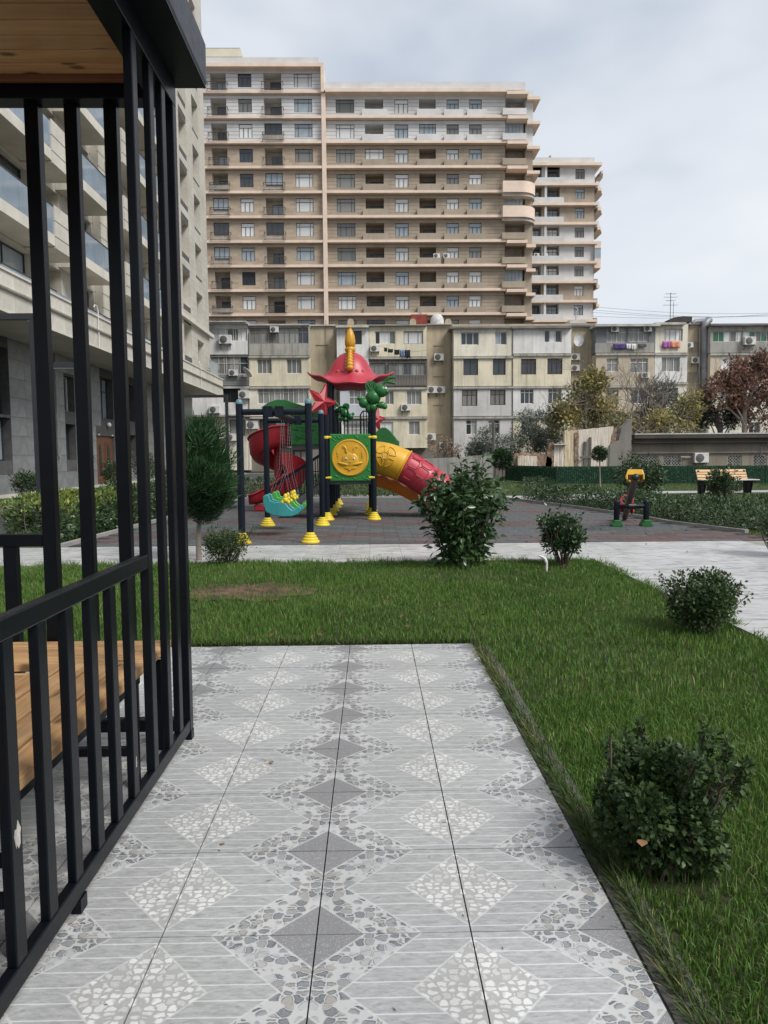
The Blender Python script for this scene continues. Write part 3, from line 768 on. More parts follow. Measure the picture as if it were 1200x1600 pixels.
# --- grass blades
def grass_mat():
    t = NT('lawn_grass'); g = t.n.new('ShaderNodeNewGeometry'); i = t.island()
    n = t.noise(g.outputs['Position'], .9, 4); m = t.noise(g.outputs['Position'], 5, 3)
    f = t.math('ADD', t.math('MULTIPLY', i, .55), t.math('MULTIPLY_ADD', t.math('ADD', t.math('MULTIPLY', n, .65), t.math('MULTIPLY', m, .35)), 1.5, -.52), clamp=True)
    c = t.ramp(f, (.0, (.034, .080, .014)), (.45, (.078, .160, .026)), (.8, (.13, .215, .046)), (1.0, (.16, .21, .065)))
    dry = t.math('GREATER_THAN', i, .965); c = t.mix(t.math('MULTIPLY', dry, .8), c, (.30, .25, .12))
    mt = t.out(c, .5, 0, .3)
    tr = t.n.new('ShaderNodeBsdfTranslucent'); t.l.new(c, tr.inputs[0]); ms = t.n.new('ShaderNodeMixShader'); ms.inputs[0].default_value = .22
    t.l.new(t.p.outputs[0], ms.inputs[1]); t.l.new(tr.outputs[0], ms.inputs[2]); t.l.new(ms.outputs[0], t.n['Material Output'].inputs[0])
    return mt
GR = grass_mat()
MT['turf'] = surf('turf_soil', (.032, .042, .016), .95, .4, 6, .6, 30, col2=(.055, .060, .024), bdist=.02)
def hmap(x, y):   # gentle mounds of the front lawn
    return .06 * np.exp(-((x - 1.15) ** 2 / .8 + (y - 8.9) ** 2 / .35)) + .03 * np.exp(-((x + 2) ** 2 / 1.2 + (y - 9.2) ** 2 / .5)) + .012 * np.sin(x * 1.3) * np.sin(y * 1.1)
def in_poly(P, poly):
    c = np.zeros(len(P), bool); n = len(poly)
    for i in range(n):
        (xa, ya), (xb, yb) = poly[i], poly[(i + 1) % n]
        if ya == yb: continue
        q = ((ya > P[:, 1]) != (yb > P[:, 1])) & (P[:, 0] < (xb - xa) * (P[:, 1] - ya) / (yb - ya) + xa); c ^= q
    return c
def grass(parent_name, polys, box, n, hmean, wd, seed, z=-.03, segs=2, bare_=None, zf=None, view=True, lean=.35):
    r = np.random.default_rng(seed)
    P = np.column_stack([r.uniform(box[0], box[1], n), r.uniform(box[2], box[3], n)])
    k = np.zeros(n, bool)
    for q in polys: k |= in_poly(P, q)
    if view: k &= np.abs(P[:, 0] + .0) < .56 * P[:, 1] + .9
    P = P[k]
    if bare_ is not None: P = P[r.random(len(P)) > bare_(P[:, 0], P[:, 1])]
    n = len(P); h = hmean * r.uniform(.45, 1.45, n) * (1 + .3 * np.sin(P[:, 0] * 3.1 + np.sin(P[:, 1] * 2.3)) * np.sin(P[:, 1] * 2.7))
    a = r.random(n) * 2 * PI; ln = np.abs(r.normal(0, lean, n)); dx, dy = np.cos(a) * ln, np.sin(a) * ln
    b = r.random(n) * PI; sx, sy = np.cos(b) * wd / 2, np.sin(b) * wd / 2
    z0 = np.full(n, z) if zf is None else z + zf(P[:, 0], P[:, 1])
    A = np.column_stack([P[:, 0], P[:, 1], z0 - .005]); Sd = np.column_stack([sx, sy, np.zeros(n)])
    T = A + np.column_stack([dx * h, dy * h, h * (1 - .25 * ln)]); M_ = A + np.column_stack([dx * h * .32, dy * h * .32, h * .58])
    if segs == 2:
        V = np.stack([A - Sd, A + Sd, M_ - Sd * .8, M_ + Sd * .8, T], 1).reshape(-1, 3); o = np.arange(n)[:, None] * 5
        F = np.concatenate([o + [0, 1, 3], o + [0, 3, 2], o + [2, 3, 4]], 1).reshape(-1, 3)
    else:
        V = np.stack([A - Sd, A + Sd, T], 1).reshape(-1, 3); o = np.arange(n)[:, None] * 3; F = (o + [0, 1, 2]).reshape(-1, 3)
    o = link('grass', tri_mesh('grass', V, F, GR)); o['kind'] = 'stuff'; return tag(o, parent_name, 'grass')
LAWN = [(.835, -1.5), (2.935, -1.5), (2.935, 9.65), (-8.2, 9.65), (-8.2, 5.40), (.752, 5.40), (.775, 2.6), (.805, 1.4)]
gx = [-8.2, -6, -4.5, -3, -2.5, -2, -1.5, -1, -.5, 0, .4, .7, 1, 1.3, 1.6, 2, 2.4]; 
def lawn_soil():
    mb = MB(); st = .25
    for i in range(int(11.2 / st)):
        for j in range(int(11.2 / st)):
            x, y = -8.2 + i * st, -1.5 + j * st
            c = (x + st / 2, y + st / 2)
            xr = 2.935
            if c[1] > 9.65 or c[0] > xr: continue
            if c[1] < 5.40 and c[0] < .87: continue
            q = [(x, y), (x + st, y), (x + st, y + st), (x, y + st)]
            q = [(min(a, xr), min(b_, 9.655)) for a, b_ in q]
            mb.add([(a, b_, -.036 + float(hmap(np.array(a), np.array(b_)))) for a, b_ in q], [(0, 1, 2, 3)])
    mb.box(.80, 1.0, -1.5, 5.6, -.2, -.04)
    return mb.build('lawn_soil', MT['turf'], smooth=60, kind='structure')
lawn_soil()
def bald(x, y):
    a = np.exp(-(((x + 1.35) / .72) ** 2 + ((y - 7.75) / .50) ** 2) ** 1.5); b = .55 * np.exp(-(((x - 1.2) / .7) ** 2 + ((y - 8.5) / .45) ** 2))
    c = .5 * (np.abs(x - .80) < .02); d = .85 * np.exp(-(((x - .99) / .24) ** 2 + ((y - 2.38) / .2) ** 2))
    return np.clip(.95 * a + b + c + d, 0, .97)
MB().add([(-1.35 + .74 * math.cos(2 * PI * k / 24) * (1 + .15 * math.sin(k * 2.3)), 7.75 + .50 * math.sin(2 * PI * k / 24) * (1 + .2 * math.sin(k * 1.7)), -.022 + float(hmap(np.array(-1.35), np.array(7.75)))) for k in range(24)], [tuple(range(24))]).build('bare_earth', surf('dry_earth', (.075, .044, .028), .95, .45, 7, .9, 26, col2=(.16, .10, .062), bdist=.03), kind='structure')
grass('short mown grass on the lawn right beside the terrace', [LAWN], (.74, 2.95, 1.0, 4.2), 105000, .044, .0042, 1, zf=hmap, bare_=bald, lean=.5)
grass('mown grass on the middle of the front lawn', [LAWN], (-8.2, 2.95, 4.2, 9.65), 230000, .048, .0062, 2, zf=hmap, bare_=bald)
def fringe():     # long blades hanging over the terrace kerb
    r = np.random.default_rng(8); n = 4600; y = r.uniform(1.0, 5.4, n); x = .812 - .012 * (y - 2) + np.abs(r.normal(0, .035, n)) - .018; dry = r.random(n)
    P = np.column_stack([x, y, np.full(n, -.03)]); D = np.column_stack([-np.abs(r.normal(.5, .45, n)), r.normal(0, .5, n), r.uniform(.25, 1.0, n)])
    V, F = leaf_arrays(P, D, r.uniform(.04, .125, n), .0042, 4)
    o = link('grass', tri_mesh('grass', V, F, leafmat('fringe_grass', (.025, .055, .010), (.085, .125, .035), .6, .3, (.26, .21, .11), .84))); o['kind'] = 'stuff'; tag(o, 'ragged half dry grass hanging over the terrace kerb', 'grass')
fringe()
def fringe2():
    r = np.random.default_rng(9); n = 2600; x = r.uniform(-3.2, .8, n); y = 5.41 + np.abs(r.normal(0, .03, n))
    P = np.column_stack([x, y, np.full(n, -.03)]); D = np.column_stack([r.normal(0, .5, n), -np.abs(r.normal(.25, .3, n)), r.uniform(.5, 1.0, n)])
    V, F = leaf_arrays(P, D, r.uniform(.04, .10, n), .006, 4)
    o = link('grass', tri_mesh('grass', V, F, leafmat('fringe_grass_far', (.016, .034, .008), (.06, .085, .025), .6, .3, (.20, .17, .08), .9))); o['kind'] = 'stuff'; tag(o, 'ragged grass edge along the far end of the terrace', 'grass')
fringe2()
def fringe3():
    r = np.random.default_rng(10); n = 5200; a = r.random(n) < .62
    x = np.where(a, r.uniform(-5, 2.93, n), 2.93 + r.normal(.0, .022, n)); y = np.where(a, 9.65 + r.normal(.0, .03, n), r.uniform(4.2, 9.65, n)); tuft = np.sin(x * 17 + y * 13) + np.sin(x * 7.3 - y * 5.1) > -.5
    x, y, a = x[tuft], y[tuft], a[tuft]; m = len(x)
    P = np.column_stack([x, y, np.full(m, -.03)]); D = np.column_stack([r.normal(0, .5, m) + np.where(a, 0, .35), r.normal(0, .5, m) + np.where(a, .35, 0), r.uniform(.4, 1.0, m)])
    V, F = leaf_arrays(P, D, r.uniform(.05, .13, m), .007, 4)
    o = link('grass', tri_mesh('grass', V, F, GR)); o['kind'] = 'stuff'; tag(o, 'uneven tufts of grass leaning over the edge of the white path', 'grass')
fringe3()
VERGE = [(-6.9, 11.6), (-5.0, 11.57), (-4.4, 25.4), (-4.6, 27), (-6.7, 40), (-6.7, 60), (-6.75, 40)]
STRIP = [(-12.85, 8), (-10.33, 8), (-10.33, 60), (-12.85, 60)]
RIGHT = [(6.65, 11.6), (16, 11.6), (26, 31), (8.9, 34.2), (7.0, 38.4), (-4.6, 38), (-4.6, 27.8), (6.0, 24.9), (8.2, 27.5), (15.4, 27.5), (15.4, 23.8), (13.8, 23.8), (13.8, 25.5), (9.2, 25.3), (7.4, 22.3), (5.2, 22.0), (6.0, 18), (6.0, 15)]
for nm, q in (('verge_soil', VERGE[:4] + [(-6.9, 27)]), ('wall_strip_soil', STRIP), ('far_lawn_soil', [(6.6, 11.6), (30, 11.6), (30, 60), (-6, 60), (-6, 25), (4.2, 23.2), (5.4, 18.4)])):
    sheet(nm, q, -.03, MT['turf'])
grass('grass verge between the road and the golden hedge', [VERGE], (-7, -4.3, 11.6, 30), 16000, .07, .014, 3, z=-.03, segs=1)
grass('strip of grass along the foot of the left building', [STRIP], (-12.85, -10.3, 18, 58), 26000, .07, .02, 4, z=-.03, segs=1)
grass('far lawn between the hedges and the green fence', [RIGHT], (-4.6, 26, 11.6, 38.4), 80000, .075, .020, 5, z=-.03, segs=1)

# ================================================================ GAZEBO
GZ = Vector((-2.25, 2.1, 0))
gz = thing('gazebo', 'dark steel gazebo with a slatted pine ceiling filling the left edge of the picture', 'gazebo', GZ)
def gpart(mb, name, mat, **k):
    mb.v = [(a - GZ.x, b - GZ.y, c - GZ.z) for a, b, c in mb.v]
    return mb.build(name, mat, gz, **k)
B = MT['bar']; XO, XI, YF, YN, XL = -.908, -.944, 3.617, .55, -3.6
RAILT, BEAMB = 1.01, 3.035
def meshbox(x0, x1, y0, y1, z0, z1): return MB().box(x0, x1, y0, y1, z0, z1)
def box_part(name, x0, x1, y0, y1, z0, z1, mat=B, bevel=.004, **k):
    c = ((x0 + x1) / 2 - GZ.x, (y0 + y1) / 2 - GZ.y, (z0 + z1) / 2 - GZ.z)
    a, b, h = (x1 - x0) / 2, (y1 - y0) / 2, (z1 - z0) / 2
    return MB().box(-a, a, -b, b, -h, h).build(name, mat, gz, loc=c, bevel=bevel, **k)
# bottom rails, on little feet
box_part('bottom_rail', XI, XO - .002, YN + .06, 3.557, .045, .105); box_part('bottom_rail', XL + .06, -1.60, 3.557, YF - .002, .045, .105)
box_part('bottom_rail', -1.53, XI - .020, 3.557, YF - .002, .045, .105)
for x, y in ((XI + .03, 3.59), (XI + .03, YN + .1), (XL + .03, 3.59), (-1.56, 3.59), (XI + .03, 2.2)): box_part('rubber_foot', x - .022, x + .008, y - .025, y + .025, 0, .0445, bevel=0)
# side panel towards the terrace
low = [2.72, 2.535, 2.35, 2.165, 1.98, 1.79, 1.605, 1.42, 1.235, 1.05, .865, .68]
for y in low: box_part('bar', XI + .004, XO - .004, y, y + .058, .1055, .9495)
box_part('handrail', XI, XO, YN + .06, 2.9645, .95, RAILT, bevel=.006)
for y in (2.965, 3.20, 3.38): box_part('bar', XI + (0 if y < 3 else .003), XO - (0 if y < 3 else .003), y, y + .060, .1055, BEAMB - .0005)
box_part('post', XI - .018, XO, 3.557, YF, .0445, BEAMB - .0005)
box_part('post', XI - .006, XO, YN, YN + .06, .0445, BEAMB - .0005)
box_part('post', XL, XL + .06, 3.557, YF, .0445, BEAMB - .0005); box_part('post', XL, XL + .06, YN, YN + .06, .0445, BEAMB - .0005)
# far panel
for x in (-1.232, -1.414): box_part('bar', x, x + .060, 3.561, YF - .004, .1055, BEAMB - .0005)
box_part('post', -1.595, -1.531, 3.557, YF, .0445, BEAMB - .0005)
for k in range(10): 
    x = -1.79 - .185 * k
    if x > XL + .08: box_part('bar', x, x + .060, 3.561, YF - .004, .1055, .9715)
box_part('handrail', XL + .0605, -1.5955, 3.557, YF, .972, 1.032, bevel=.006)
# beams, ceiling, roof
box_part('top_beam', -1.010, XO, YN, YF, BEAMB, 3.150); box_part('top_beam', XL, -1.0105, 3.515, YF, BEAMB, 3.150)
box_part('top_beam', XL, -1.0105, YN, YN + .1, BEAMB, 3.150); box_part('top_beam', XL, XL + .1, YN + .1005, 3.5145, BEAMB, 3.150)
y = 3.512
k = 0
while y > YN + .15:
    box_part('ceiling_plank', XL + .102, -1.012, y - .108, y - .005, 3.128, 3.146, MT['pine_x'], bevel=.006); y -= .108
MOLD = wood('cedar_moulding', (.16, .060, .030), (.24, .10, .05), .5, 'x', False)
box_part('ceiling_moulding', XL + .102, -1.012, 3.485, 3.513, 3.098, 3.127, MOLD)
F = MT['fascia']
box_part('soffit', -1.0, -.776, YN - .06, 3.668, 3.1505, 3.158, F, 0)
box_part('roof_fascia', -.80, -.772, YN - .09, 3.676, 3.1585, 3.36, F, .014); box_part('roof_fascia', XL - .14, -.8005, 3.648, 3.676, 3.1585, 3.36, F, .014)
box_part('roof_fascia', XL - .14, -.8005, YN - .09, YN - .062, 3.1585, 3.36, F, .014); box_part('roof_fascia', XL - .14, XL - .112, YN - .0615, 3.6475, 3.1585, 3.36, F, .014)
box_part('roof_deck', XL - .111, -.801, YN - .061, 3.647, 3.17, 3.34, F, 0)
for a, b, c in ((2.41, 2.455, .36), ):
    pass
# chipped paint on the third low bar
CH = surf('chipped_paint', (.42, .40, .36), .8, .3, 40, .5, 200)
R = random.Random(3)
def chip(x, y, z, w_, h_, seed):
    r = random.Random(seed); pts = [(y + w_ * math.cos(2 * PI * k / 13) * r.uniform(.55, 1.1), z + h_ * math.sin(2 * PI * k / 13) * r.uniform(.5, 1.1)) for k in range(13)]
    gpart(MB().prism(pts, x - .0005, x + .0008, 'x'), 'paint_chip', CH)
chip(XO - .004, 1.822, .44, .020, .042, 1); chip(XO - .004, 2.748, .235, .006, .03, 2)

# --- corner bench inside the gazebo
bn = thing('corner_bench', 'pine slatted corner bench with dark steel legs inside the gazebo', 'bench', (-1.6, 3.0, 0))
def bpart(name, x0, x1, y0, y1, z0, z1, mat, bevel=.003, rz=0):
    c = ((x0 + x1) / 2 + 1.6, (y0 + y1) / 2 - 3.0, (z0 + z1) / 2); a, b, h = (x1 - x0) / 2, (y1 - y0) / 2, (z1 - z0) / 2
    return MB().box(-a, a, -b, b, -h, h).build(name, mat, bn, loc=c, bevel=bevel)
for k in range(4): bpart('slat', -3.5, -.985, 3.535 - .1 * k - .090, 3.535 - .1 * k, .477, .512, MT['slat_x'])
bpart('front_board', -3.5, -1.47, 3.112, 3.138, .39, .475, MT['slat_x'])
for k in range(4): bpart('slat', -.985 - .115 * (k + 1) + .014, -.985 - .115 * k, .72, 3.136, .477, .512, MT['slat_y'])
bpart('seat_frame', -1.44, -1.40, .75, 3.10, .435, .4765, B); bpart('seat_frame', -1.04, -1.0, .75, 3.10, .435, .4765, B)
bpart('seat_frame', -3.45, -1.0, 3.48, 3.52, .435, .4765, B)
for x, y in ((-1.42, .8), (-1.02, .8), (-1.42, 2.0), (-1.02, 2.0), (-1.42, 3.05), (-1.02, 3.05), (-1.02, 3.46), (-2.3, 3.46), (-3.4, 3.46), (-2.3, 3.16), (-3.4, 3.16)):
    bpart('leg', x - .02, x + .02, y - .02, y + .02, 0, .4345, B)
for y in (.8, 2.0, 3.05): bpart('stretcher', -1.40, -1.04, y - .018, y + .018, .14, .175, B); bpart('stretcher', -1.40, -1.04, y - .018, y + .018, .26, .29, B)

# ================================================================ STREET LAMPS (inverted L)
LB_ = surf('lamp_black', (.016, .018, .021), .45, .15, 6, spec=.5)
GLOW = surf('lamp_lens', (.6, .6, .58), .3, .05, 3)
def lamp(label, x, y):
    t = thing('street_lamp', label, 'street lamp', (x, y, 0), 'L-shaped lamps along the road')
    MB().box(-.065, .065, -.065, .065, 0, 4.08).build('post', LB_, t, bevel=.006)
    a = MB().box(-2.0, .065, -.065, .065, 4.0805, 4.20).build('arm', LB_, t, bevel=.006)
    MB().box(-1.9, -1.2, -.045, .045, 4.072, 4.080).build('lens', GLOW, a)
    a = MB().box(.0655, .80, -.05, .05, 3.15, 3.25).build('side_arm', LB_, t, bevel=.006)
    MB().box(.3, .76, -.04, .04, 3.142, 3.1495).build('lens', GLOW, a)
    MB().box(-.14, .14, -.14, .14, 0, .02).build('base_plate', LB_, t)
lamp('near black L-shaped street lamp seen through the gazebo bars', -6.58, 14.7)
lamp('far black L-shaped street lamp behind the thuja tree', -6.62, 34.0)

# ================================================================ PLAYGROUND
def plastic(name, col, rough=.36, bump=.12, sc=60):
    t = NT(name); c = t.coord('Object'); n = t.noise(c, 2.2, 4); f = t.noise(c, sc, 3)
    g = t.noise(t.coord('Object', (3, 3, .8)), 2.5, 5, .7); base = col
    col = t.ramp(n, (.3, mul(col, .84)), (.7, mul(col, 1.08))); col = t.mix(t.math('MULTIPLY', t.ramp(g, (.52, 0.0), (.75, 1.0)), .38), col, tuple(.45 * q + .025 for q in base)); t.bump(f, bump, .003)
    return t.out(col, t.math('MULTIPLY_ADD', n, .25, rough - .1), 0, .45)
PL = {'red': plastic('red_plastic', (.34, .016, .026)), 'pink': plastic('faded_red_plastic', (.40, .032, .052)), 'yellow': plastic('yellow_plastic', (.60, .33, .020)),
      'gold': plastic('gold_plastic', (.55, .27, .016)), 'green': plastic('green_plastic', (.018, .165, .026)), 'dgreen': plastic('dark_green_plastic', (.012, .115, .022)), 'teal': plastic('teal_plastic', (.035, .25, .25)),
      'navy': plastic('navy_paint', (.006, .010, .017), .35, .02), 'lemon': plastic('lemon_plastic', (.66, .50, .03)), 'orange': plastic('orange_plastic', (.60, .17, .015)),
      'cap': plastic('blue_grey_cap', (.10, .20, .24)), 'white': plastic('white_plastic', (.7, .7, .68)), 'lime': plastic('lime_plastic', (.12, .36, .09)), 'ink': plastic('black_plastic', (.01, .01, .01)),
      'seatgreen': plastic('leaf_green_plastic', (.06, .30, .05))}
STEEL = surf('galvanised_chain', (.20, .20, .20), .4, .2, 20, metal=.7)
DECK = surf('deck_grey', (.10, .105, .11), .6, .2, 8, .2, 60)
def foot_mesh(r0=.15, h=.17):
    pr = []
    for k in range(4):
        r = r0 - k * .026; z = h * k / 4
        pr += [(r, z), (r + .004, z + h / 4 * .5), (r - .006, z + h / 4 * .8), (r - .016, z + h / 4)]
    return MB().lathe(pr, n=18).mesh('foot', PL['lemon'], 50)
PL['navy'].node_tree.nodes['Principled BSDF'].inputs['Specular IOR Level'].default_value = .2
FOOT = foot_mesh()
def post(t, x, y, h, cap='cap', foot=True, r=.057):
    p = MB().tube([(0, 0, .02), (0, 0, h)], r, 14).build('post', PL['navy'], t, 40, loc=(x, y, 0))
    if foot: link('foot', FOOT, p)
    if cap: MB().lathe([(r * 1.02, 0), (r * 1.02, .025), (r * .85, .055), (r * .45, .075), (.004, .08)], n=14).build('cap', PL[cap], p, 50, loc=(0, 0, h - .01))
    return p

# --- swing
sw = thing('swing_set', 'double swing with two navy frames and yellow ring feet in front of the slides', 'swing set', (-1.56, 13.3, 0))
for x in (-.55, .55):
    for y in (-1.45, 1.47): post(sw, x, y, 2.24)
for y in (-1.45, 1.47): MB().tube([(-.495, y, 2.10), (.495, y, 2.10)], .050, 12).build('crossbar', PL['navy'], sw, 40)
MB().tube([(0, -1.40, 2.10), (0, 1.42, 2.10)], .062, 14).build('main_beam', PL['navy'], sw, 40)
for y in (-1.45, 1.47):
    mb = MB().box(-.16, -.02, y - .075, y + .075, 2.02, 2.19).box(.02, .16, y - .075, y + .075, 2.02, 2.19)
    for a in (-.13, -.05, .05, .13):
        for z in (2.035, 2.172): mb.tube([(a, y - .09, z), (a, y - .074, z)], .010, 6)
    mb.build('clamp', PL['navy'], sw, 40, bevel=.008, kind='stuff')
def swing_seat(y0, body, label, dx=0):
    prof = [(-.34, .60), (-.335, .70), (-.29, .74), (-.235, .715), (-.215, .63), (-.13, .60), (.0, .605), (.06, .575), (.11, .50), (.17, .455), (.22, .47), (.26, .52), (.31, .515), (.325, .46), (.27, .39), (.16, .35), (.0, .345), (-.18, .375), (-.30, .44)]
    s = MB()
    for a in (-.22, .17): s.prism([(p + dx, q) for p, q in prof], y0 + a, y0 + a + .05)
    s.prism([(-.30 + dx, .42), (-.18 + dx, .39), (0 + dx, .365), (.14 + dx, .37), (.14 + dx, .41), (0 + dx, .405), (-.17 + dx, .43), (-.27 + dx, .47)], y0 - .17, y0 + .17)
    s.prism([(-.31 + dx, .47), (-.27 + dx, .47), (-.255 + dx, .72), (-.30 + dx, .725)], y0 - .17, y0 + .17)
    o = s.build('seat', PL[body], sw, 40, bevel=.012); o['label'] = label
    h = MB()
    for a in (-.20, .20):
        h.ball((.05 + dx, y0 + a, .70), (.035, .035, .05)).ball((.05 + dx, y0 + a, .64), (.045, .042, .05)).ball((.10 + dx, y0 + a, .60), (.03, .03, .04)).ball((.0 + dx, y0 + a, .60), (.03, .03, .04))
    h.build('handle', PL['lemon'], o, 60, kind='stuff')
    c = MB()
    for a in (-.2, .2):
        for b in (-.25, .14):
            top = Vector((0, y0 + a * .8, 2.05)); bot = Vector((b + dx, y0 + a, .66)); n = 46
            knot = top.lerp(bot, .62); knot.x *= .3
            P = [top.lerp(knot, i / 28) for i in range(28)] + [knot.lerp(bot, i / 18) for i in range(19)]
            for i in range(0, len(P) - 1): c.bar(P[i], P[i].lerp(P[i + 1], 1.15), .010 if i % 2 else .004, .004 if i % 2 else .010)
            c.tube([top + Vector((0, 0, .0)), top + Vector((0, 0, .06))], .014, 6)
    c.build('chain', STEEL, sw, kind='stuff')
swing_seat(-.32, 'teal', 'teal boat-shaped seat')
swing_seat(.72, 'seatgreen', 'green boat-shaped seat')

# --- play tower
pt = thing('play_tower', 'multi-tower play structure with red hat roof, tube slide and red spiral slide', 'play structure', (-.48, 18, 0))
O = Vector((-.48, 18, 0))
def pl(p): return Vector(p) - O
def pbuild(mb, name, mat, **k):
    par = k.pop('parent', pt)
    mb.v = [(a - O.x, b - O.y, c) for a, b, c in mb.v]
    return mb.build(name, mat, par, **k)
ROWS = [(16.0, 2.28, 2.42), (17.35, 3.12, 3.12), (18.55, 3.14, 3.14), (19.8, 2.6, 2.6), (21.1, 2.6, 2.6)]
for y, hl, hr in ROWS:
    post(pt, -.985 - O.x, y - O.y, hl, None if y < 18.6 else 'cap'); post(pt, (.035 if y < 17 else -.03) - O.x, y - O.y, hr, None if y < 18.6 else 'cap')
def deck(x0, x1, y0, y1, z): pbuild(MB().box(x0, x1, y0, y1, z - .09, z), 'deck', DECK, bevel=.01)
deck(-.93, -.03, 16.06, 18.5, .86); deck(-.93, -.09, 18.6, 21.05, 1.55)
# front panel with a smiling rabbit-eared face in relief
pc = Vector((-.475, 15.97, 1.352))
pan = pbuild(MB().box(pc.x - .44, pc.x + .44, 15.95, 16.0, pc.z - .51, pc.z + .51), 'front_panel', PL['green'], bevel=.02)
mb = MB(); R = random.Random(8)
for k in range(90):
    a = R.uniform(-.40, .40); b = R.uniform(-.47, .47)
    if math.hypot(a, b) < .45: continue
    th = R.uniform(.3, .9); L = R.uniform(.03, .07)
    mb.ball((pc.x + a, 15.95, pc.z + b), (L, .012, .014), 8, 5, rot=Matrix.Rotation(th, 3, 'Y'))
pbuild(mb, 'leaf_relief', PL['green'], parent=pan, smooth=60, kind='stuff')
disc = MB(); n = 40
cy = lambda r, y0, y1: [(pc.x + r * math.cos(2 * PI * k / n), pc.z + r * math.sin(2 * PI * k / n)) for k in range(n)]
disc.prism(cy(.40, 0, 0), 15.925, 15.949); dp = pbuild(disc, 'disc', PL['yellow'], parent=pan, bevel=.01)
fb = MB()
def fbx(a, b): return (pc.x + a, 15.925, pc.z + b)
fb.tube([(pc.x + .372 * math.cos(2 * PI * k / n), 15.925, pc.z + .372 * math.sin(2 * PI * k / n)) for k in range(n + 1)], .012, 6)
fb.ball(fbx(0, -.06), (.185, .035, .17), 18, 10)
for s in (-1, 1):
    fb.ball(fbx(s * .135, -.135), (.145, .04, .036), 14, 8, rot=Matrix.Rotation(s * -.22, 3, 'Y'))
    fb.tube([fbx(s * .05, .10), fbx(s * .09, .14), fbx(s * .085, .19), fbx(s * .115, .235), fbx(s * .145, .25), fbx(s * .155, .215), fbx(s * .135, .20)], [.022, .022, .024, .022, .018, .016, .012], 8)
    for q in range(4): fb.ball(fbx(s * .265, .11 - q * .035), (.034 - q * .007, .014, .016), 8, 5)
    fb.tube([fbx(s * .265, .13), fbx(s * (.265 + .02), .17)], .008, 5)
fb.ball(fbx(0, -.215), (.15, .02, .055), 14, 8); fb.ball(fbx(0, -.09), (.03, .05, .026), 10, 7); fb.ball(fbx(-.01, -.26), (.03, .035, .02), 8, 6)
pbuild(fb, 'face_relief', PL['yellow'], parent=pan, smooth=60, kind='stuff')
eb = MB()
for s in (-1, 1): eb.ball((pc.x + s * .085, 15.893, pc.z - .025), (.024, .012, .026), 10, 7)
pbuild(eb, 'eyes', PL['white'], parent=pan, smooth=60, kind='stuff')
eb = MB()
for s in (-1, 1): eb.ball((pc.x + s * .08, 15.881, pc.z - .028), (.011, .006, .013), 8, 6)
pbuild(eb, 'pupils', PL['ink'], parent=pan, smooth=60, kind='stuff')
cl = MB()
for x, s in ((-.985, 1), (.035, -1)):
    for z in (1.79, .92): cl.tube([(x + s * -.02, 15.965, z), (x + s * .11, 15.965, z)], .028, 8)
for x in (-.985, .035): cl.lathe([(.066, -.03), (.072, -.015), (.072, .015), (.066, .03)], (x, 16.0, 1.79), 14)
pbuild(cl, 'panel_clamps', PL['lemon'], smooth=40, kind='stuff')
# hat roof: an upturned brim, sagging front, domed crown
hat = MB(); HC = Vector((-.50, 17.95, 0)); NU, prof = 48, [(.97, 3.20), (.92, 3.17), (.74, 3.20), (.62, 3.27), (.54, 3.38), (.47, 3.52), (.39, 3.66), (.27, 3.79), (.13, 3.86), (.01, 3.88)]
vs = []
for r, z in prof:
    for k in range(NU):
        a = 2 * PI * k / NU; br = max(0, (r - .5) / .4)
        rr = r * (1 + .05 * br * math.cos(4 * a)) ; x = rr * math.cos(a); y = rr * math.sin(a) * .92
        zz = z + br * (.20 * math.cos(a) ** 2 - .14 * math.sin(a) ** 2 + .03 * math.cos(8 * a)) * .8
        vs.append((HC.x + x, HC.y + y, zz))
fs = [(i * NU + k, i * NU + (k + 1) % NU, (i + 1) * NU + (k + 1) % NU, (i + 1) * NU + k) for i in range(len(prof) - 1) for k in range(NU)]
hat.add(vs, fs)
ho = pbuild(hat, 'hat_roof', PL['pink'], smooth=70)
sm = ho.modifiers.new('thickness', 'SOLIDIFY'); sm.thickness = .035; sm.offset = -1
mb = MB()
for a in (-.32, .32, -.62, .62): mb.ball((HC.x + .50 * math.sin(a) * 1.0, HC.y - .50 * math.cos(a), 3.37), (.05, .03, .045), 10, 7)
pbuild(mb, 'rivet', PL['pink'], parent=ho, smooth=60, kind='stuff')
sp = MB(); path_ = []
for k in range(7):
    f = k / 6; z = 3.44 + .46 * f; r = .56 - .35 * f ** 1.6
    sp.ball((HC.x, HC.y - r, z), (.085 - .004 * k, .085, .075), 12, 8)
    for s in (-1, 1): sp.ball((HC.x + s * (.10 - .004 * k), HC.y - r + .02, z), (.02, .02, .02), 6, 5)
sp.lathe([(.09, 3.83), (.125, 3.88), (.13, 3.93), (.10, 3.97), (.12, 4.0), (.128, 4.1), (.11, 4.24), (.075, 4.34), (.045, 4.38), (.035, 4.41), (.05, 4.43), (.03, 4.455), (.004, 4.46)], (HC.x, HC.y - .16, 0), 14)
pbuild(sp, 'caterpillar_crest', PL['gold'], parent=ho, smooth=60, kind='stuff')
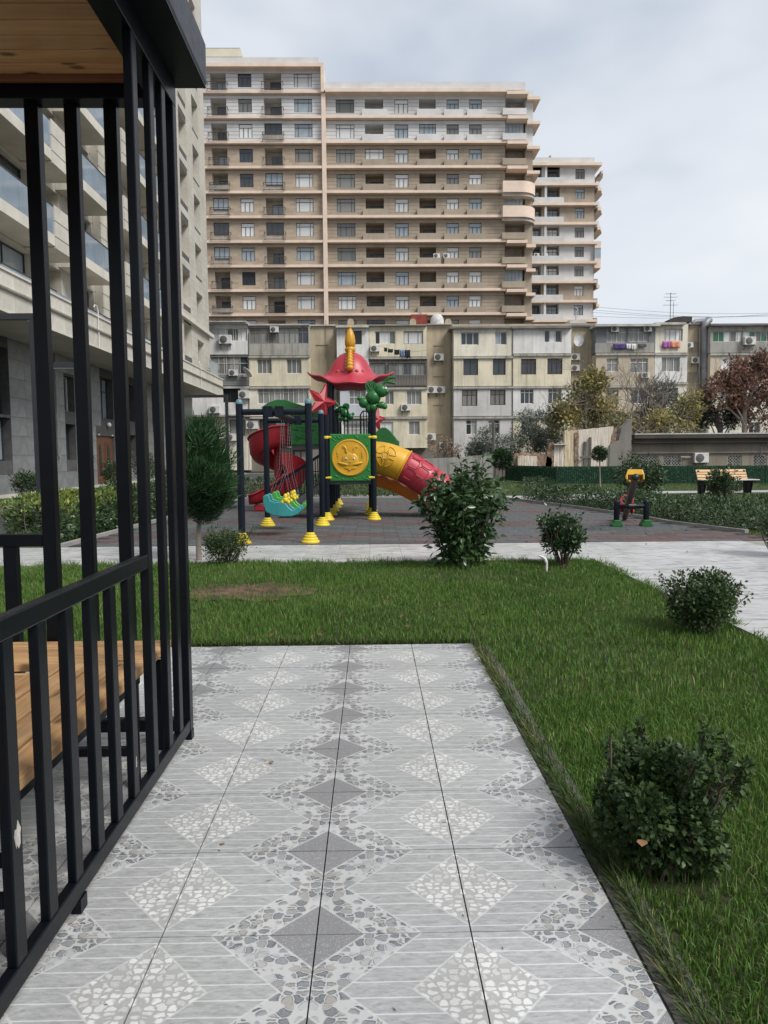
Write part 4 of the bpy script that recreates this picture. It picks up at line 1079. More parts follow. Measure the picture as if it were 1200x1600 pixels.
# railings behind the panel
def arch(x0, x1, y, z0, z1, nb, name='railing', mat='navy'):
    m = MB(); P = [(x0, y, z0), (x0, y, z1 - .08), (x0 + .06, y, z1), (x1 - .06, y, z1), (x1, y, z1 - .08), (x1, y, z0)]
    m.tube(P, .018, 6)
    for k in range(1, nb): m.tube([(x0 + (x1 - x0) * k / nb, y, z0 + .05), (x0 + (x1 - x0) * k / nb, y, z1)], .011, 5)
    m.tube([(x0, y, z0 + .05), (x1, y, z0 + .05)], .012, 5); pbuild(m, name, PL[mat], smooth=50, kind='stuff')
arch(-.86, -.60, 18.55, 1.55, 2.6, 3); arch(-.28, -.06, 18.55, 1.55, 2.5, 3); arch(-.90, -.1, 21.05, 1.55, 2.4, 7)
for x in (-.985, -.03): 
    m = MB(); m.tube([(x, 19.86, 2.3), (x, 21.04, 2.3)], .018, 6); m.tube([(x, 19.86, 1.65), (x, 21.04, 1.65)], .014, 6)
    for k in range(1, 9): m.tube([(x, 19.86 + 1.18 * k / 9, 1.65), (x, 19.86 + 1.18 * k / 9, 2.3)], .011, 5)
    pbuild(m, 'railing', PL['navy'], smooth=50, kind='stuff')
# green animal heads/bug figures on the posts
def bug(c, s, flip=1, label=None):
    m = MB(); C = Vector(c)
    def B_(x, y, z, r): m.ball(C + Vector((x * flip, y, z)) * s, tuple(q * s for q in (r if hasattr(r, '__len__') else (r, r, r))), 14, 9)
    B_(0, 0, 0, (.155, .14, .15)); B_(.17, -.02, .13, (.14, .13, .135)); B_(-.19, 0, -.11, (.11, .10, .11)); B_(-.28, 0, -.02, .05)
    B_(-.10, 0, -.20, (.07, .06, .10)); B_(.17, -.03, -.16, (.10, .07, .075)); B_(.23, -.03, -.19, (.06, .06, .06)); B_(0, 0, -.20, (.09, .08, .09)); B_(.28, -.06, .11, (.05, .05, .05))
    w_ = [(-.02, .06), (-.13, .12), (-.165, .22), (-.15, .30), (-.08, .335), (.0, .33), (.06, .28), (.10, .20)]
    m.prism([(C.x + a * s * flip, C.z + b * s) for a, b in w_], C.y - .02 * s, C.y + .03 * s)
    for k in range(4): m.tube([C + Vector((.0 * flip, -.03, .08)) * s, C + Vector(((-.12 + .05 * k) * flip, -.035, .27 + .02 * (k % 2))) * s], .012 * s, 5)
    for a in (0, -.09): m.tube([C + Vector((.20 * flip, -.04, .24)) * s, C + Vector((.24 * flip, -.04, .33 + a * .3)) * s, C + Vector((.33 * flip, -.04, .395 + a)) * s, C + Vector((.46 * flip, -.04, .395 + a * 1.35)) * s], [.018 * s, .026 * s, .032 * s, .022 * s], 7)
    o = pbuild(m, 'bug_figure', PL['dgreen'], smooth=60, kind='stuff')
    e_ = MB()
    e_.ball(C + Vector((.26 * flip, -.11, .17)) * s, .028 * s, 8, 6); pbuild(e_, 'eye', PL['white'], parent=o, smooth=60)
bug((.035, 15.98, 2.64), 1.05)
bug((-.72, 19.8, 2.52), .8, -1)
def star(c, R_, tilt, yaw, name='starfish'):
    m = MB(); n = 5; P = []
    M_ = Matrix.Rotation(yaw, 3, 'Z') @ Matrix.Rotation(tilt, 3, 'Y')
    f, bk = [], []
    for k in range(n):
        a = PI / 2 + 2 * PI * k / n
        tip = Vector((math.cos(a), 0, math.sin(a))) * R_; v0 = Vector((math.cos(a - PI / n), 0, math.sin(a - PI / n))) * R_ * .40; v1 = Vector((math.cos(a + PI / n), 0, math.sin(a + PI / n))) * R_ * .40
        for s in (-1, 1):
            ce = Vector((0, s * R_ * .22, 0)); vs = [ce, v0, tip, v1] if s > 0 else [ce, v1, tip, v0]
            m.add([Vector(c) + M_ @ q for q in vs], [(0, 1, 2), (0, 2, 3)])
        side = (v0, tip, v1)
        for (p, q) in ((v0, tip), (tip, v1)):
            for j in range(1, 7):
                w_ = p.lerp(q, j / 7); d = (w_.normalized()) * R_ * .03
                m.ball(Vector(c) + M_ @ (w_ * 1.01), R_ * .045, 5, 4)
    pbuild(m, name, PL['red'], smooth=25, kind='stuff')
star((-1.07, 15.95, 2.55), .42, .32, .75); star((.12, 18.5, 2.28), .36, 2.7, .9)
# tube slide to the right
def sweep_tube(pts, r, mat, name, rings=(), th=.02):
    m = MB(); m.tube(pts, r, 26, caps=False); o = pbuild(m, name, mat, smooth=50)
    md = o.modifiers.new('thickness', 'SOLIDIFY'); md.thickness = th; md.offset = -1; return o
def bez(a, b, c, n): return [Vector(a) * (1 - t) ** 2 + Vector(b) * 2 * t * (1 - t) + Vector(c) * t * t for t in [i / n for i in range(n + 1)]]
TP = bez((.02, 16.65, 1.34), (.62, 16.62, 1.36), (1.62, 16.45, .52), 24)
ys = sweep_tube(TP[:13], .37, PL['yellow'], 'tube_slide'); rs = sweep_tube(TP[12:21], .365, PL['pink'], 'tube_slide'); rs['label'] = 'red lower length of the tube'
es = sweep_tube(TP[20:], .37, PL['pink'], 'tube_slide')
def ring(i, r, mat, par):
    m = MB(); p, d = TP[i], (TP[i + 1] - TP[i - 1]).normalized(); q = d.orthogonal().normalized(); s = d.cross(q)
    m.tube([p + (q * math.cos(2 * PI * k / 26) + s * math.sin(2 * PI * k / 26)) * r for k in range(27)], .018, 6, caps=False); pbuild(m, 'flange', mat, parent=par, smooth=50)
ring(12, .378, PL['yellow'], ys); ring(1, .378, PL['yellow'], ys)
def on_tube(i, ang, r=.375):
    i = max(0, min(23.999, i)); k = int(i); p = TP[k].lerp(TP[k + 1], i - k); d = (TP[k + 1] - TP[max(k - 1, 0)]).normalized(); s = Vector((0, -1, 0)); s = (s - d * s.dot(d)).normalized(); u = d.cross(s) * -1
    if u.z < 0: u = -u
    return p + (s * math.cos(ang) + u * math.sin(ang)) * r
m = MB()
m.tube([on_tube(5.3 + 1.05 * math.cos(2 * PI * k / 16), .22 + .20 * math.sin(2 * PI * k / 16)) for k in range(17)], .011, 5)
for a0 in (45, 135, 225, 315):
    P = []
    for k in range(15):
        a = rad(a0 - 33 + 66 * k / 14); P.append(on_tube(5.3 + 3.5 * math.cos(a), .22 + .68 * math.sin(a)))
    a = rad(a0); P2 = [on_tube(5.3 + 1.5 * math.cos(a + s), .22 + .29 * math.sin(a + s)) for s in (.45, .2, 0, -.2, -.45)]
    m.tube(P + P2 + [P[0]], .012, 5)
pbuild(m, 'flower_relief', PL['yellow'], parent=ys, smooth=60, kind='stuff')
m = MB()
for i0, i1, a0, a1 in ((13, 15.6, .15, .75), (13, 15.6, .85, 1.35), (16, 18.6, -.1, .5), (16, 18.6, .6, 1.2), (13.2, 15.8, -.6, .05)):
    P = [on_tube(i0 + .3, a0), on_tube(i1 - .3, a0), on_tube(i1, a0 + .1), on_tube(i1, a1 - .1), on_tube(i1 - .3, a1), on_tube(i0 + .3, a1), on_tube(i0, a1 - .1), on_tube(i0, a0 + .1), on_tube(i0 + .3, a0)]
    m.tube(P, .011, 5)
pbuild(m, 'block_relief', PL['pink'], parent=rs, smooth=60, kind='stuff')
pbuild(MB().box(.02, .06, 16.2, 17.2, .86, 1.9), 'tube_collar', PL['green'], bevel=.02)
# open orange wave slide behind the tube
m = MB(); SP = bez((.0, 17.3, .70), (.50, 17.28, .66), (1.45, 17.1, .03), 18)
sec = [(-.34, .0), (-.32, .27), (-.27, .29), (-.24, .05), (-.1, 0), (.1, 0), (.24, .05), (.27, .29), (.32, .27), (.34, .0)]
def channel(m, P, sec, thick=.02, wav=0):
    b = []
    for i, p in enumerate(P):
        d = (P[min(i + 1, len(P) - 1)] - P[max(i - 1, 0)]); d.z = 0; d.normalize(); s = Vector((d.y, -d.x, 0))
        b.append([p + s * a + Vector((0, 0, c + (wav * math.sin(i * 1.6) if c > .15 else 0))) for a, c in sec])
    n = len(sec)
    m.add([q for r_ in b for q in r_], [(i * n + k, i * n + k + 1, (i + 1) * n + k + 1, (i + 1) * n + k) for i in range(len(P) - 1) for k in range(n - 1)])
channel(m, SP, sec, wav=.025); o = pbuild(m, 'open_slide', PL['orange'], smooth=50); md = o.modifiers.new('thickness', 'SOLIDIFY'); md.thickness = .025
# green hoods
def hood(x0, x1, y, z0, z1, name='slide_hood'):
    w_ = x1 - x0; h = z1 - z0
    P = [(x0 + .04, z0 + .48 * h), (x0 + w_ * .38, z0 + .45 * h), (x0 + w_ * .44, z0), (x1, z0), (x1, z0 + h * .68), (x0 + w_ * .60, z0 + h * .70), (x0 + w_ * .50, z0 + h * .82), (x0 + w_ * .36, z1), (x0 + w_ * .22, z1), (x0 + w_ * .10, z0 + h * .85), (x0, z0 + h * .62)]
    o = pbuild(MB().prism(P, y, y + .07), name, PL['dgreen'], bevel=.02)
    m = MB(); R = random.Random(4)
    for k in range(26): m.ball((R.uniform(x0 + w_ * .5, x1 - .08), y, R.uniform(z0 + .05, z0 + h * .6)), (R.uniform(.04, .08), .016, .018), 8, 5, rot=Matrix.Rotation(R.uniform(.2, 1), 3, 'Y'))
    pbuild(m, 'leaf_relief', PL['dgreen'], parent=o, smooth=60, kind='stuff')
hood(-2.75, -1.04, 18.5, 2.30, 2.80)
o = pbuild(MB().box(-2.02, -1.03, 18.42, 18.48, 1.66, 2.28), 'slide_side_panel', PL['green'], bevel=.03)
m = MB(); R = random.Random(14)
for k in range(30): m.ball((R.uniform(-1.95, -1.1), 18.42, R.uniform(1.75, 2.2)), (R.uniform(.05, .09), .02, .02), 8, 5, rot=Matrix.Rotation(R.uniform(.3, 1.2), 3, 'Y'))
pbuild(m, 'leaf_relief', PL['green'], parent=o, smooth=60, kind='stuff')
pbuild(MB().box(-2.02, -1.03, 18.49, 19.3, 1.56, 1.66), 'deck', DECK)
m = MB(); P = [(.05 + .62 * t, 1.80 + .28 * math.sin(PI * min(1, t * 1.05) * .95 + .35)) for t in [i / 12 for i in range(13)]]
m.prism(P + [(.67, 1.62), (.05, 1.62)], 18.1, 18.9); pbuild(m, 'slide_hood', PL['dgreen'], bevel=.02)
# red spiral slide
CX, CY = -2.46, 19.30; Pp = [Vector((-1.95, CY - .47, 1.66)), Vector((-2.2, CY - .47, 1.63))]
for k in range(0, 41):
    a = rad(-90 - 9 * k); Pp.append(Vector((CX + .47 * math.cos(a), CY + .47 * math.sin(a), 1.60 - 1.30 * k / 40)))
Pp += [Vector((CX - .25, CY - .48, .24)), Vector((CX - .48, CY - .50, .19)), Vector((CX - .68, CY - .52, .18))]
m = MB(); n = 9; rows = []
for i, p in enumerate(Pp):
    d = Pp[min(i + 1, len(Pp) - 1)] - Pp[max(i - 1, 0)]; d.z = 0; d.normalize(); s = Vector((d.y, -d.x, 0))   # s points right of travel = inside of the turn
    f = min(1, max(0, (len(Pp) - 1 - i) / 5)); ho_, hi_ = .20 + .32 * f, .14 + .16 * f
    if i < 2: hi_ = ho_ = .50
    sec = [(-.29, ho_), (-.265, ho_ + .025), (-.245, .30 * ho_), (-.16, .02), (0, -.015), (.16, .02), (.23, .3 * hi_), (.25, hi_ + .02), (.275, hi_)]
    rows.append([p + s * a + Vector((0, 0, c)) for a, c in sec])
m.add([q for r_ in rows for q in r_], [(i * n + k, i * n + k + 1, (i + 1) * n + k + 1, (i + 1) * n + k) for i in range(len(Pp) - 1) for k in range(n - 1)])
o = pbuild(m, 'spiral_slide', PL['red'], smooth=60); md = o.modifiers.new('thickness', 'SOLIDIFY'); md.thickness = .03; md.offset = 1
pbuild(MB().tube([(CX, CY, 0), (CX, CY, 1.75)], .10, 14), 'spiral_post', PL['red'], smooth=40)
pbuild(MB().box(CX - .55, CX - .3, CY - .62, CY - .4, 0, .17), 'slide_foot', PL['red'], bevel=.03)
# stairs with balustrades on the left
m = MB(); N = 5
for k in range(N): m.box(-2.10 + k * .22, -1.88 + k * .22, 16.62, 17.28, .13 + k * .145, .17 + k * .145)
for y in (16.58, 17.30): m.bar((-2.27, y, .02), (-1.0, y, .82), .04, .16)
pbuild(m, 'stairs', DECK, kind='stuff')
for y in (16.57, 17.31):
    m = MB(); a, b = Vector((-2.30, y, .70)), Vector((-1.05, y, 1.50)); m.tube([a, b], .020, 6); lo0, lo1 = Vector((-2.25, y, .12)), Vector((-1.05, y, .86)); m.tube([lo0, lo1], .016, 6)
    for k in range(12): m.tube([lo0.lerp(lo1, k / 11), a.lerp(b, k / 11)], .011 if 0 < k < 11 else .018, 5)
    pbuild(m, 'stair_rail', PL['navy'], smooth=50, kind='stuff')
pbuild(MB().box(-1.42, -1.12, 19.75, 19.8, .2, 1.6), 'climbing_wall', PL['orange'], bevel=.02)
m = MB(); R = random.Random(2)
for k in range(9): m.ball((R.uniform(-1.38, -1.16), 19.74, .3 + k * .14), (.04, .03, .03), 8, 5)
pbuild(m, 'climbing_holds', PL['lemon'], smooth=60, kind='stuff')

# --- seesaw
ss = thing('seesaw', 'tilted seesaw with a yellow seat in the air and two green-footed posts', 'seesaw', (4.975, 14.03, 0))
for x in (-.285, .285):
    p = MB().lathe([(.052, .08), (.055, .09), (.055, .46), (.051, .485), (.03, .505), (.004, .51)], n=14).build('post', PL['navy'], ss, 50, loc=(x, 0, 0))
    MB().prism([(-.105, 0), (.105, 0), (.108, .035), (.075, .075), (.062, .125), (-.062, .125), (-.075, .075), (-.108, .035)], -.095, .095)  .build('foot', PL['dgreen'], p, bevel=.012)
MB().tube([(-.235, 0, .385), (.235, 0, .385)], .042, 12).build('crossbar', PL['navy'], ss, 40)
MB().tube([(-.07, 0, .385), (.07, 0, .385)], .06, 12).build('bearing', PL['ink'], ss, 40)
BR = surf('brown_grey_paint', (.095, .075, .068), .45, .25, 8)
a, b = Vector((-.40, -1.30, .98)), Vector((.34, 1.35, .055)); d = (b - a).normalized()
be = MB().tube([a, b], .060, 14).build('beam', BR, ss, 40)
MB().lathe([(.062, 0), (.062, .02), (.045, .05), (.004, .062)], n=14).build('end_cap', PL['ink'], be, 50, loc=a).rotation_euler = (-d).to_track_quat('Z', 'Y').to_euler()
MB().lathe([(.062, 0), (.062, .02), (.045, .05), (.004, .062)], n=14).build('end_cap', PL['ink'], be, 50, loc=b).rotation_euler = d.to_track_quat('Z', 'Y').to_euler()
def saddle(f, mat, label, ring_=False):
    p = a.lerp(b, f); q = Matrix.Rotation(math.atan2(.74, 2.65) * -1, 3, 'Z') @ Matrix.Rotation(-.335 if f < .5 else -.335, 3, 'X')
    m = MB(); V = [(-.155, -.16, .06), (.155, -.16, .06), (.13, .17, .06), (-.13, .17, .06), (-.125, -.14, .17), (.125, -.14, .17), (.105, .15, .16), (-.105, .15, .16)]
    m.add([q @ Vector(v) + p for v in V], [(0, 3, 2, 1), (4, 5, 6, 7), (0, 1, 5, 4), (1, 2, 6, 5), (2, 3, 7, 6), (3, 0, 4, 7)])
    for s in (-1, 1): m.add([q @ Vector(v) + p for v in [(s * .155, -.16, -.03), (s * .13, .10, -.0), (s * .13, .10, .08), (s * .155, -.16, .08), (s * .125, -.16, -.03), (s * .10, .10, -.0), (s * .10, .10, .08), (s * .125, -.16, .08)]], [(0, 1, 2, 3), (7, 6, 5, 4), (0, 3, 7, 4), (0, 4, 5, 1)])
    o = m.build('seat', PL[mat], ss, bevel=.02); o['label'] = label
    s = 1 if f < .5 else -1
    h = MB(); h.tube([q @ Vector((.12 * math.cos(t), s * .34, .18 + .10 * math.sin(t))) + p for t in [2 * PI * k / 12 for k in range(13)]], .018, 6); h.tube([q @ Vector((0, s * .33, .05)) + p, q @ Vector((0, s * .34, .1)) + p], .02, 6)
    h.build('handle', PL[mat], ss, 50)
saddle(.07, 'yellow', 'yellow seat'); saddle(.88, 'pink', 'red seat')

# --- slatted park bench
PB = wood('park_bench_pine', (.50, .30, .14), (.66, .45, .25), .5, 'x')
WB = surf('bench_seat_pale', (.52, .49, .43), .5, .1, 4)
bt = thing('park_bench', 'park bench with pine back slats on dark end frames before the green fence', 'bench', (12.1, 24.9, 0)); bt.rotation_euler = (0, 0, .10)
for x in (-.88, .80):
    MB().prism([(.20, 0), (.34, 0), (.36, .40), (.44, .78), (.38, .79), (.26, .44), (-.28, .45), (-.28, .40), (-.10, .38), (-.02, 0), (.12, 0), (.16, .30), (.20, .30)], x, x + .07, 'x').build('end_frame', MT['bar'], bt)
for k in range(4): MB().box(-.93, .90, -.012, .012, -.040, .040).build('back_slat', PB, bt, loc=(0, .27 + .042 * k, .50 + .092 * k), bevel=.005).rotation_euler = (-.35, 0, 0)
for k in range(5): MB().box(-.92, 1.0, -.048, .048, -.015, .015).build('seat_slat', WB, bt, loc=(0, -.24 + .105 * k, .468), bevel=.004)

# --- white standpipe in the lawn
sp_ = thing('standpipe', 'bent white plastic water pipe sticking up from the lawn corner', 'pipe', (2.08, 8.8, .02))
MB().tube([(.02, 0, -.06), (.02, 0, .06), (.015, 0, .085)], [.014, .014, .019], 10).tube([(.015, 0, .075), (.0, 0, .115), (-.035, 0, .14)], .019, 10).build('elbow', PL['white'], sp_, 50, kind='stuff')
MB().tube([(-.03, 0, .137), (-.075, 0, .155)], [.013, .013], 10).tube([(-.045, 0, .15), (-.048, 0, .175)], .011, 8).build('spout', PL['white'], sp_, 50, kind='stuff')

# --- dry leaves and debris
LEAFD = leafmat('fallen_leaf', (.16, .085, .040), (.34, .20, .10), .7, .2)
def fallen(x, y, z, L, seed, label):
    r = np.random.default_rng(seed); V, F = leaf_arrays(np.zeros((1, 3)), r.normal(size=(1, 3)) * [1, 1, .15], np.array([L]), np.array([L * .7]), seed, six=True, droop=.1)
    tag(link('fallen_leaf', tri_mesh('fallen_leaf', V, F, LEAFD), loc=(x, y, z)), label, 'leaf')
_q = at(1003, 1323, 2.17); fallen(_q.x, _q.y, _q.z, .05, 1, 'pale brown dead leaf caught low in the nearest box shrub')
fallen(.845, 2.62, .01, .05, 2, 'orange-brown dead leaf on the kerb beside the nearest shrub')

# ================================================================ BUILDINGS
def fr(name, c): return surf(name, c, .5, .12, 4)
FRM = {'white': fr('white_frame', (.62, .62, .60)), 'dark': fr('dark_frame', (.035, .04, .045)), 'brown': fr('brown_frame', (.085, .038, .028)), 'grey': fr('old_grey_frame', (.22, .215, .20)), 'old': fr('old_cream_frame', (.46, .45, .41))}
GL = {'dark': glassy('window_glass', (.030, .036, .042), .06), 'black': glassy('open_dark_window', (.010, .011, .012), .3), 'sky': glassy('sky_reflection_glass', (.20, .235, .26), .05),  # sky: reflected sky painted into the pane as a pale blue base
      'cur': glassy('curtained_glass', (.14, .155, .165), .12, (.88, .89, .88), .42), 'dcur': glassy('dim_curtained_glass', (.07, .075, .075), .12, (.27, .27, .25), .6),
      'green': glassy('green_film_glass', (.02, .10, .05), .2), 'lace': glassy('lace_curtained_glass', (.13, .13, .13), .15, (.42, .42, .40), .5)}
WC = {}
def window(parent, x0, x1, z0, z1, y, vs=(.5,), hz=(), frame='white', pane='dark', casement=None, fw=.055, name='window', panes=None):
    """frame mesh with its pane as sub-part; y is the outer face"""
    w_, h = round(x1 - x0, 2), round(z1 - z0, 2)
    key = (w_, h, tuple(vs), tuple(hz), casement, frame, fw)
    if key not in WC:
        m = MB(); d = .09
        m.box(0, w_, 0, d, 0, fw).box(0, w_, 0, d, h - fw, h).box(0, fw, 0, d, fw, h - fw).box(w_ - fw, w_, 0, d, fw, h - fw)
        for a in vs: m.box(a * w_ - fw * .45, a * w_ + fw * .45, .004, d, fw, (hz[0] * h if (casement and hz) else h - fw))
        for b in hz: m.box(fw, w_ - fw, .008, d, b * h - fw * .45, b * h + fw * .45)
        if casement:
            a, b = casement; top = (hz[0] if hz else 1) * h - fw * .45
            for q in (a, b): m.box(q * w_ - fw * .6, q * w_ + fw * .6, -.01, d, fw, top)
        WC[key] = (m.mesh('window', FRM[frame]), MB().box(fw * .6, w_ - fw * .6, .05, .06, fw * .6, h - fw * .6).mesh('pane', GL['dark']))
    fm, pm = WC[key]
    o = link(name, fm, parent, (x0, y, z0))
    def pane_obj(a, b, mat):
        if a == 0 and b == 1:
            k = (key, mat)
            if k not in WC:
                c = pm.copy(); c.materials[0] = GL[mat]; WC[k] = c
            return link('pane', WC[k], o)
        return link('pane', MB().box(a * w_ + .01, b * w_ - .01, .05, .06, fw, h - fw).mesh('pane', GL[mat]), o)
    if panes:
        n = len(panes)
        for i, q in enumerate(panes): pane_obj(i / n, (i + 1) / n, q)
    else: pane_obj(0, 1, pane)
    return o
RB_ = random.Random(99)

# ---------------- tall beige tower behind
TY = 98.0; TS = TY / FOC
tower = thing('apartment_tower', 'tall beige apartment tower with salmon floor bands rising behind the old flats', 'building', (0, TY, 0))
T_grey = surf('grey_siding', (.54, .535, .525), .6, .12, .5, .05, 3); T_brown = plaster('brown_siding', (.35, .295, .23), (.22, .18, .14), .4, base2=(.38, .32, .25)); T_sal = surf('salmon_band', (.66, .53, .43), .6, .1, .8)
def brickmat():
    t = NT('tan_brick'); c = t.coord('Object'); sp_n = t.n.new('ShaderNodeSeparateXYZ'); t.l.new(c, sp_n.inputs[0]); cb = t.n.new('ShaderNodeCombineXYZ')
    t.l.new(sp_n.outputs[0], cb.inputs[0]); t.l.new(sp_n.outputs[2], cb.inputs[1])
    b = t.n.new('ShaderNodeTexBrick'); t.l.new(cb.outputs[0], b.inputs['Vector']); b.inputs['Scale'].default_value = 1; b.inputs['Brick Width'].default_value = .9; b.inputs['Row Height'].default_value = .30; b.inputs['Mortar Size'].default_value = .012
    b.inputs['Color1'].default_value = (.315, .25, .185, 1); b.inputs['Color2'].default_value = (.43, .35, .265, 1); b.inputs['Mortar'].default_value = (.37, .32, .26, 1)
    n = t.noise(c, .5, 4); return t.out(t.mix(t.math('MULTIPLY', n, .4), b.outputs[0], (.32, .265, .21)), .8, 0, .2)
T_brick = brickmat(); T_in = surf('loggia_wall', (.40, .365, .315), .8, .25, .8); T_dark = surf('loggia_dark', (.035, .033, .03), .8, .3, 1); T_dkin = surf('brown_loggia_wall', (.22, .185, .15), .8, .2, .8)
RAIL = surf('balcony_iron', (.055, .045, .04), .6, .2, 8)
def TX(u): return at(u, 330, TY).x
ZB0 = at(410, 493, TY).z; ZBD = (at(410, 146.3, TY).z - ZB0) / 9
ZB = lambda k: ZB0 + ZBD * k
xl0, xl1, xm0, xm1, xc1, xr1 = TX(262), TX(505), TX(511), TX(789), TX(821), TX(833)
MB().box(xl0, xl1, 2.0, 16, 0, ZB(10) + 1.2).box(xl1, xr1, 2.0, 16, 0, ZB(9) + .5).build('core', T_in, tower)
def siding(mb, x0, x1, z0, z1, y, n, m):    # grooves between siding boards
    for i in range(1, n): mb.box(x0, x1, y - .012, y + .02, z0 + (z1 - z0) * i / n - .02, z0 + (z1 - z0) * i / n + .02, m)
T_line = surf('siding_joint', (.20, .20, .20), .8, .1, 3); T_linb = surf('brown_joint', (.15, .12, .095), .8, .1, 3)
BALC = [(333, 357.5, 329.5, 361), (415.5, 443, 413, 446.5)]; rail_cache = {}
def railing(x0, x1, z, y0, y1, kind):
    k = (round(x1 - x0, 2), round(y1 - y0, 2), kind)
    if k not in rail_cache:
        m = MB(); w_, d = x1 - x0, y1 - y0; h = .95
        for zz in (.06, h): m.box(0, w_, 0, .05, zz - .03, zz + .03); m.box(0, .05, .05, d, zz - .03, zz + .03); m.box(w_ - .05, w_, .05, d, zz - .03, zz + .03)
        if kind: m.box(0, w_, .005, .045, .70, .73)
        n = 16
        for i in range(n + 1): q = (w_ - .05) * i / n; m.box(q + .01, q + .04 if i in (0, n) else q + .03, .01, .04, .09, h - .03)
        if kind == 2: m.box(.1, w_ - .1, .06, .08, .1, .7, 1)
        rail_cache[k] = m.mesh('balcony_railing', [RAIL, T_in])
    o = link('balcony_railing', rail_cache[k], tower, (x0, y0, z)); o['kind'] = 'stuff'
for k in range(-2, 10):
    z0, z1 = ZB(k) + .2, ZB(k + 1) - .2; grey = k >= 7
    wm, jm = (T_grey, T_line) if grey else (T_brick, T_linb)
    # left section
    W = [(TX(a), TX(b)) for a, b in ((376, 397), (462.5, 490))]; holes = [(a, b, z0 + .58, z0 + 2.28, .3) for a, b in W]
    lg = [(TX(a), TX(b)) for a, b, c, d in BALC] + [(TX(290), TX(311))]
    deep = [RB_.random() < .75 for _ in lg]
    holes += [(a, b, z0 + .02, z0 + 2.35, 1.5 if q else .25, 1) for (a, b), q in zip(lg, deep)]
    m = MB().wall(xl0, xl1, z0, z1, 0, holes, 0, 1 if not grey else 0)
    if grey:
        for i in range(1, 6):
            zz = z0 + (z1 - z0) * i / 6; xs = [xl0] + sorted(q for h_ in holes if h_[2] < zz < h_[3] for q in h_[:2]) + [xl1]
            for a, b in zip(xs[::2], xs[1::2]): m.box(a, b, -.006, .02, zz - .025, zz + .025, 2)
    m.build('facade', [wm, T_in, jm], tower)
    for i, (a, b) in enumerate(W):
        p = RB_.choice(['sky', 'dcur', 'cur', 'cur', 'sky']) if i else RB_.choice(['cur', 'sky', 'dcur', 'dark'])
        window(tower, a, b, z0 + .58, z0 + 2.28, .12, () if i == 0 else (.2, .8), (.72,), 'dark', p, casement=(.34, .68) if i == 0 else None)
    for i, ((a, b), q) in enumerate(zip(lg, deep)):
        if q: window(tower, a + (b - a) * .30, b - .02, z0 + .05, z0 + 1.85, 1.38, (.5,), (), 'dark', RB_.choice(['dark', 'black', 'dark', 'sky']), name='balcony_door')
        else: window(tower, a + .02, b - .02, z0 + .9, z0 + 2.33, .12, (.33, .66), (), 'dark', RB_.choice(['dark', 'sky']), name='glazed_balcony')
    for a, b, c, d in BALC: railing(TX(c), TX(d), z0 - .02, -.75, -.02, RB_.choice([0, 0, 1, 2]))
    railing(TX(297), TX(317), z0 - .02, -.75, -.02, 0)
    # floor band
    MB().box(xl0, xl1 - .02, -.55, .1, ZB(k) - .15, ZB(k) + .17).build('floor_band', T_sal, tower)
    MB().box(xl1 - .02, xm0 + .02, -.6, .05, ZB(k) - .2, ZB(k + 1) - .2).build('pilaster', T_sal, tower) if k < 9 else None
    if k > 8: continue
    # middle section
    wm2, jm2 = (T_grey, T_line) if grey else (T_brown, T_linb)
    sp2 = [(526.5, 555, 'w'), (571.5, 600, 'l'), (617.5, 638.5, 'n'), (655.5, 681.5, 'l'), (698, 717, 'n'), (733, 752.5, 'n')]
    holes, todo = [], []
    for a, b, q in sp2:
        a, b = TX(a), TX(b)
        if q == 'l': holes.append((a, b, z0 + .80, z0 + 2.3, 1.5, 1))
        else: holes.append((a, b, z0 + .55, z0 + 2.25, .3))
        todo.append((a, b, q))
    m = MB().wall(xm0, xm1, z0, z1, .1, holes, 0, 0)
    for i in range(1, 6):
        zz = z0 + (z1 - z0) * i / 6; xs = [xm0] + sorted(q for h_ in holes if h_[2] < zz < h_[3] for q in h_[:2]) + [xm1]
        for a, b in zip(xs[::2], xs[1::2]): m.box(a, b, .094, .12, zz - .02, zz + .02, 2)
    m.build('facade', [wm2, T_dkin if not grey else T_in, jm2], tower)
    for a, b, q in todo:
        if q == 'w': window(tower, a, b, z0 + .55, z0 + 2.25, .22, (.2, .8) if k % 3 else (.2, .5, .8), (.72,), 'dark', RB_.choice(['cur', 'cur', 'dcur', 'sky']))
        elif q == 'n': window(tower, a, b, z0 + .55, z0 + 2.25, .22, (), (.68,), 'dark', RB_.choice(['cur', 'cur', 'cur', 'sky', 'dcur']), casement=(.30, .66))
        else:
            s = RB_.random()
            if s < .45: window(tower, a + (b - a) * .28, b - .05, z0 + .82, z0 + 1.75, 1.5, (.5,), (), 'dark', 'black', name='balcony_door')
            elif s < .7: window(tower, a + .01, b - .01, z0 + .81, z0 + 2.29, .2, (.3, .6, .8) if s < .6 else (.25, .75), (.7,), 'dark', RB_.choice(['cur', 'dark', 'sky']), name='glazed_balcony')
            else: window(tower, a + .1, b - .3, z0 + .82, z0 + 1.4, 1.5, (.3,), (), 'dark', 'dark', name='balcony_door')
    for a, b, h in ((567, 606.5, .78), (651.5, 688.5, .78), (693.5, 723.5, .72), (729, 759, .72)):
        MB().box(TX(a), TX(b), -.55, .095, z0 - .02, z0 + h).build('parapet', wm2, tower)
    MB().box(xm0 + .02, xm1 + .1, -.6, .2, ZB(k) - .15, ZB(k) + .17).build('floor_band', T_sal, tower)
    # corner loggia and set-back end
    MB().wall(xm1, xc1, z0, z1, .35, [(xm1, xc1, z0 + .75, z1 - .12, 2.4, 1)], 0).wall(xc1, xr1, z0 - .5, z1 - .5, .5, (), 0).build('corner_wall', [wm2, T_dkin], tower)
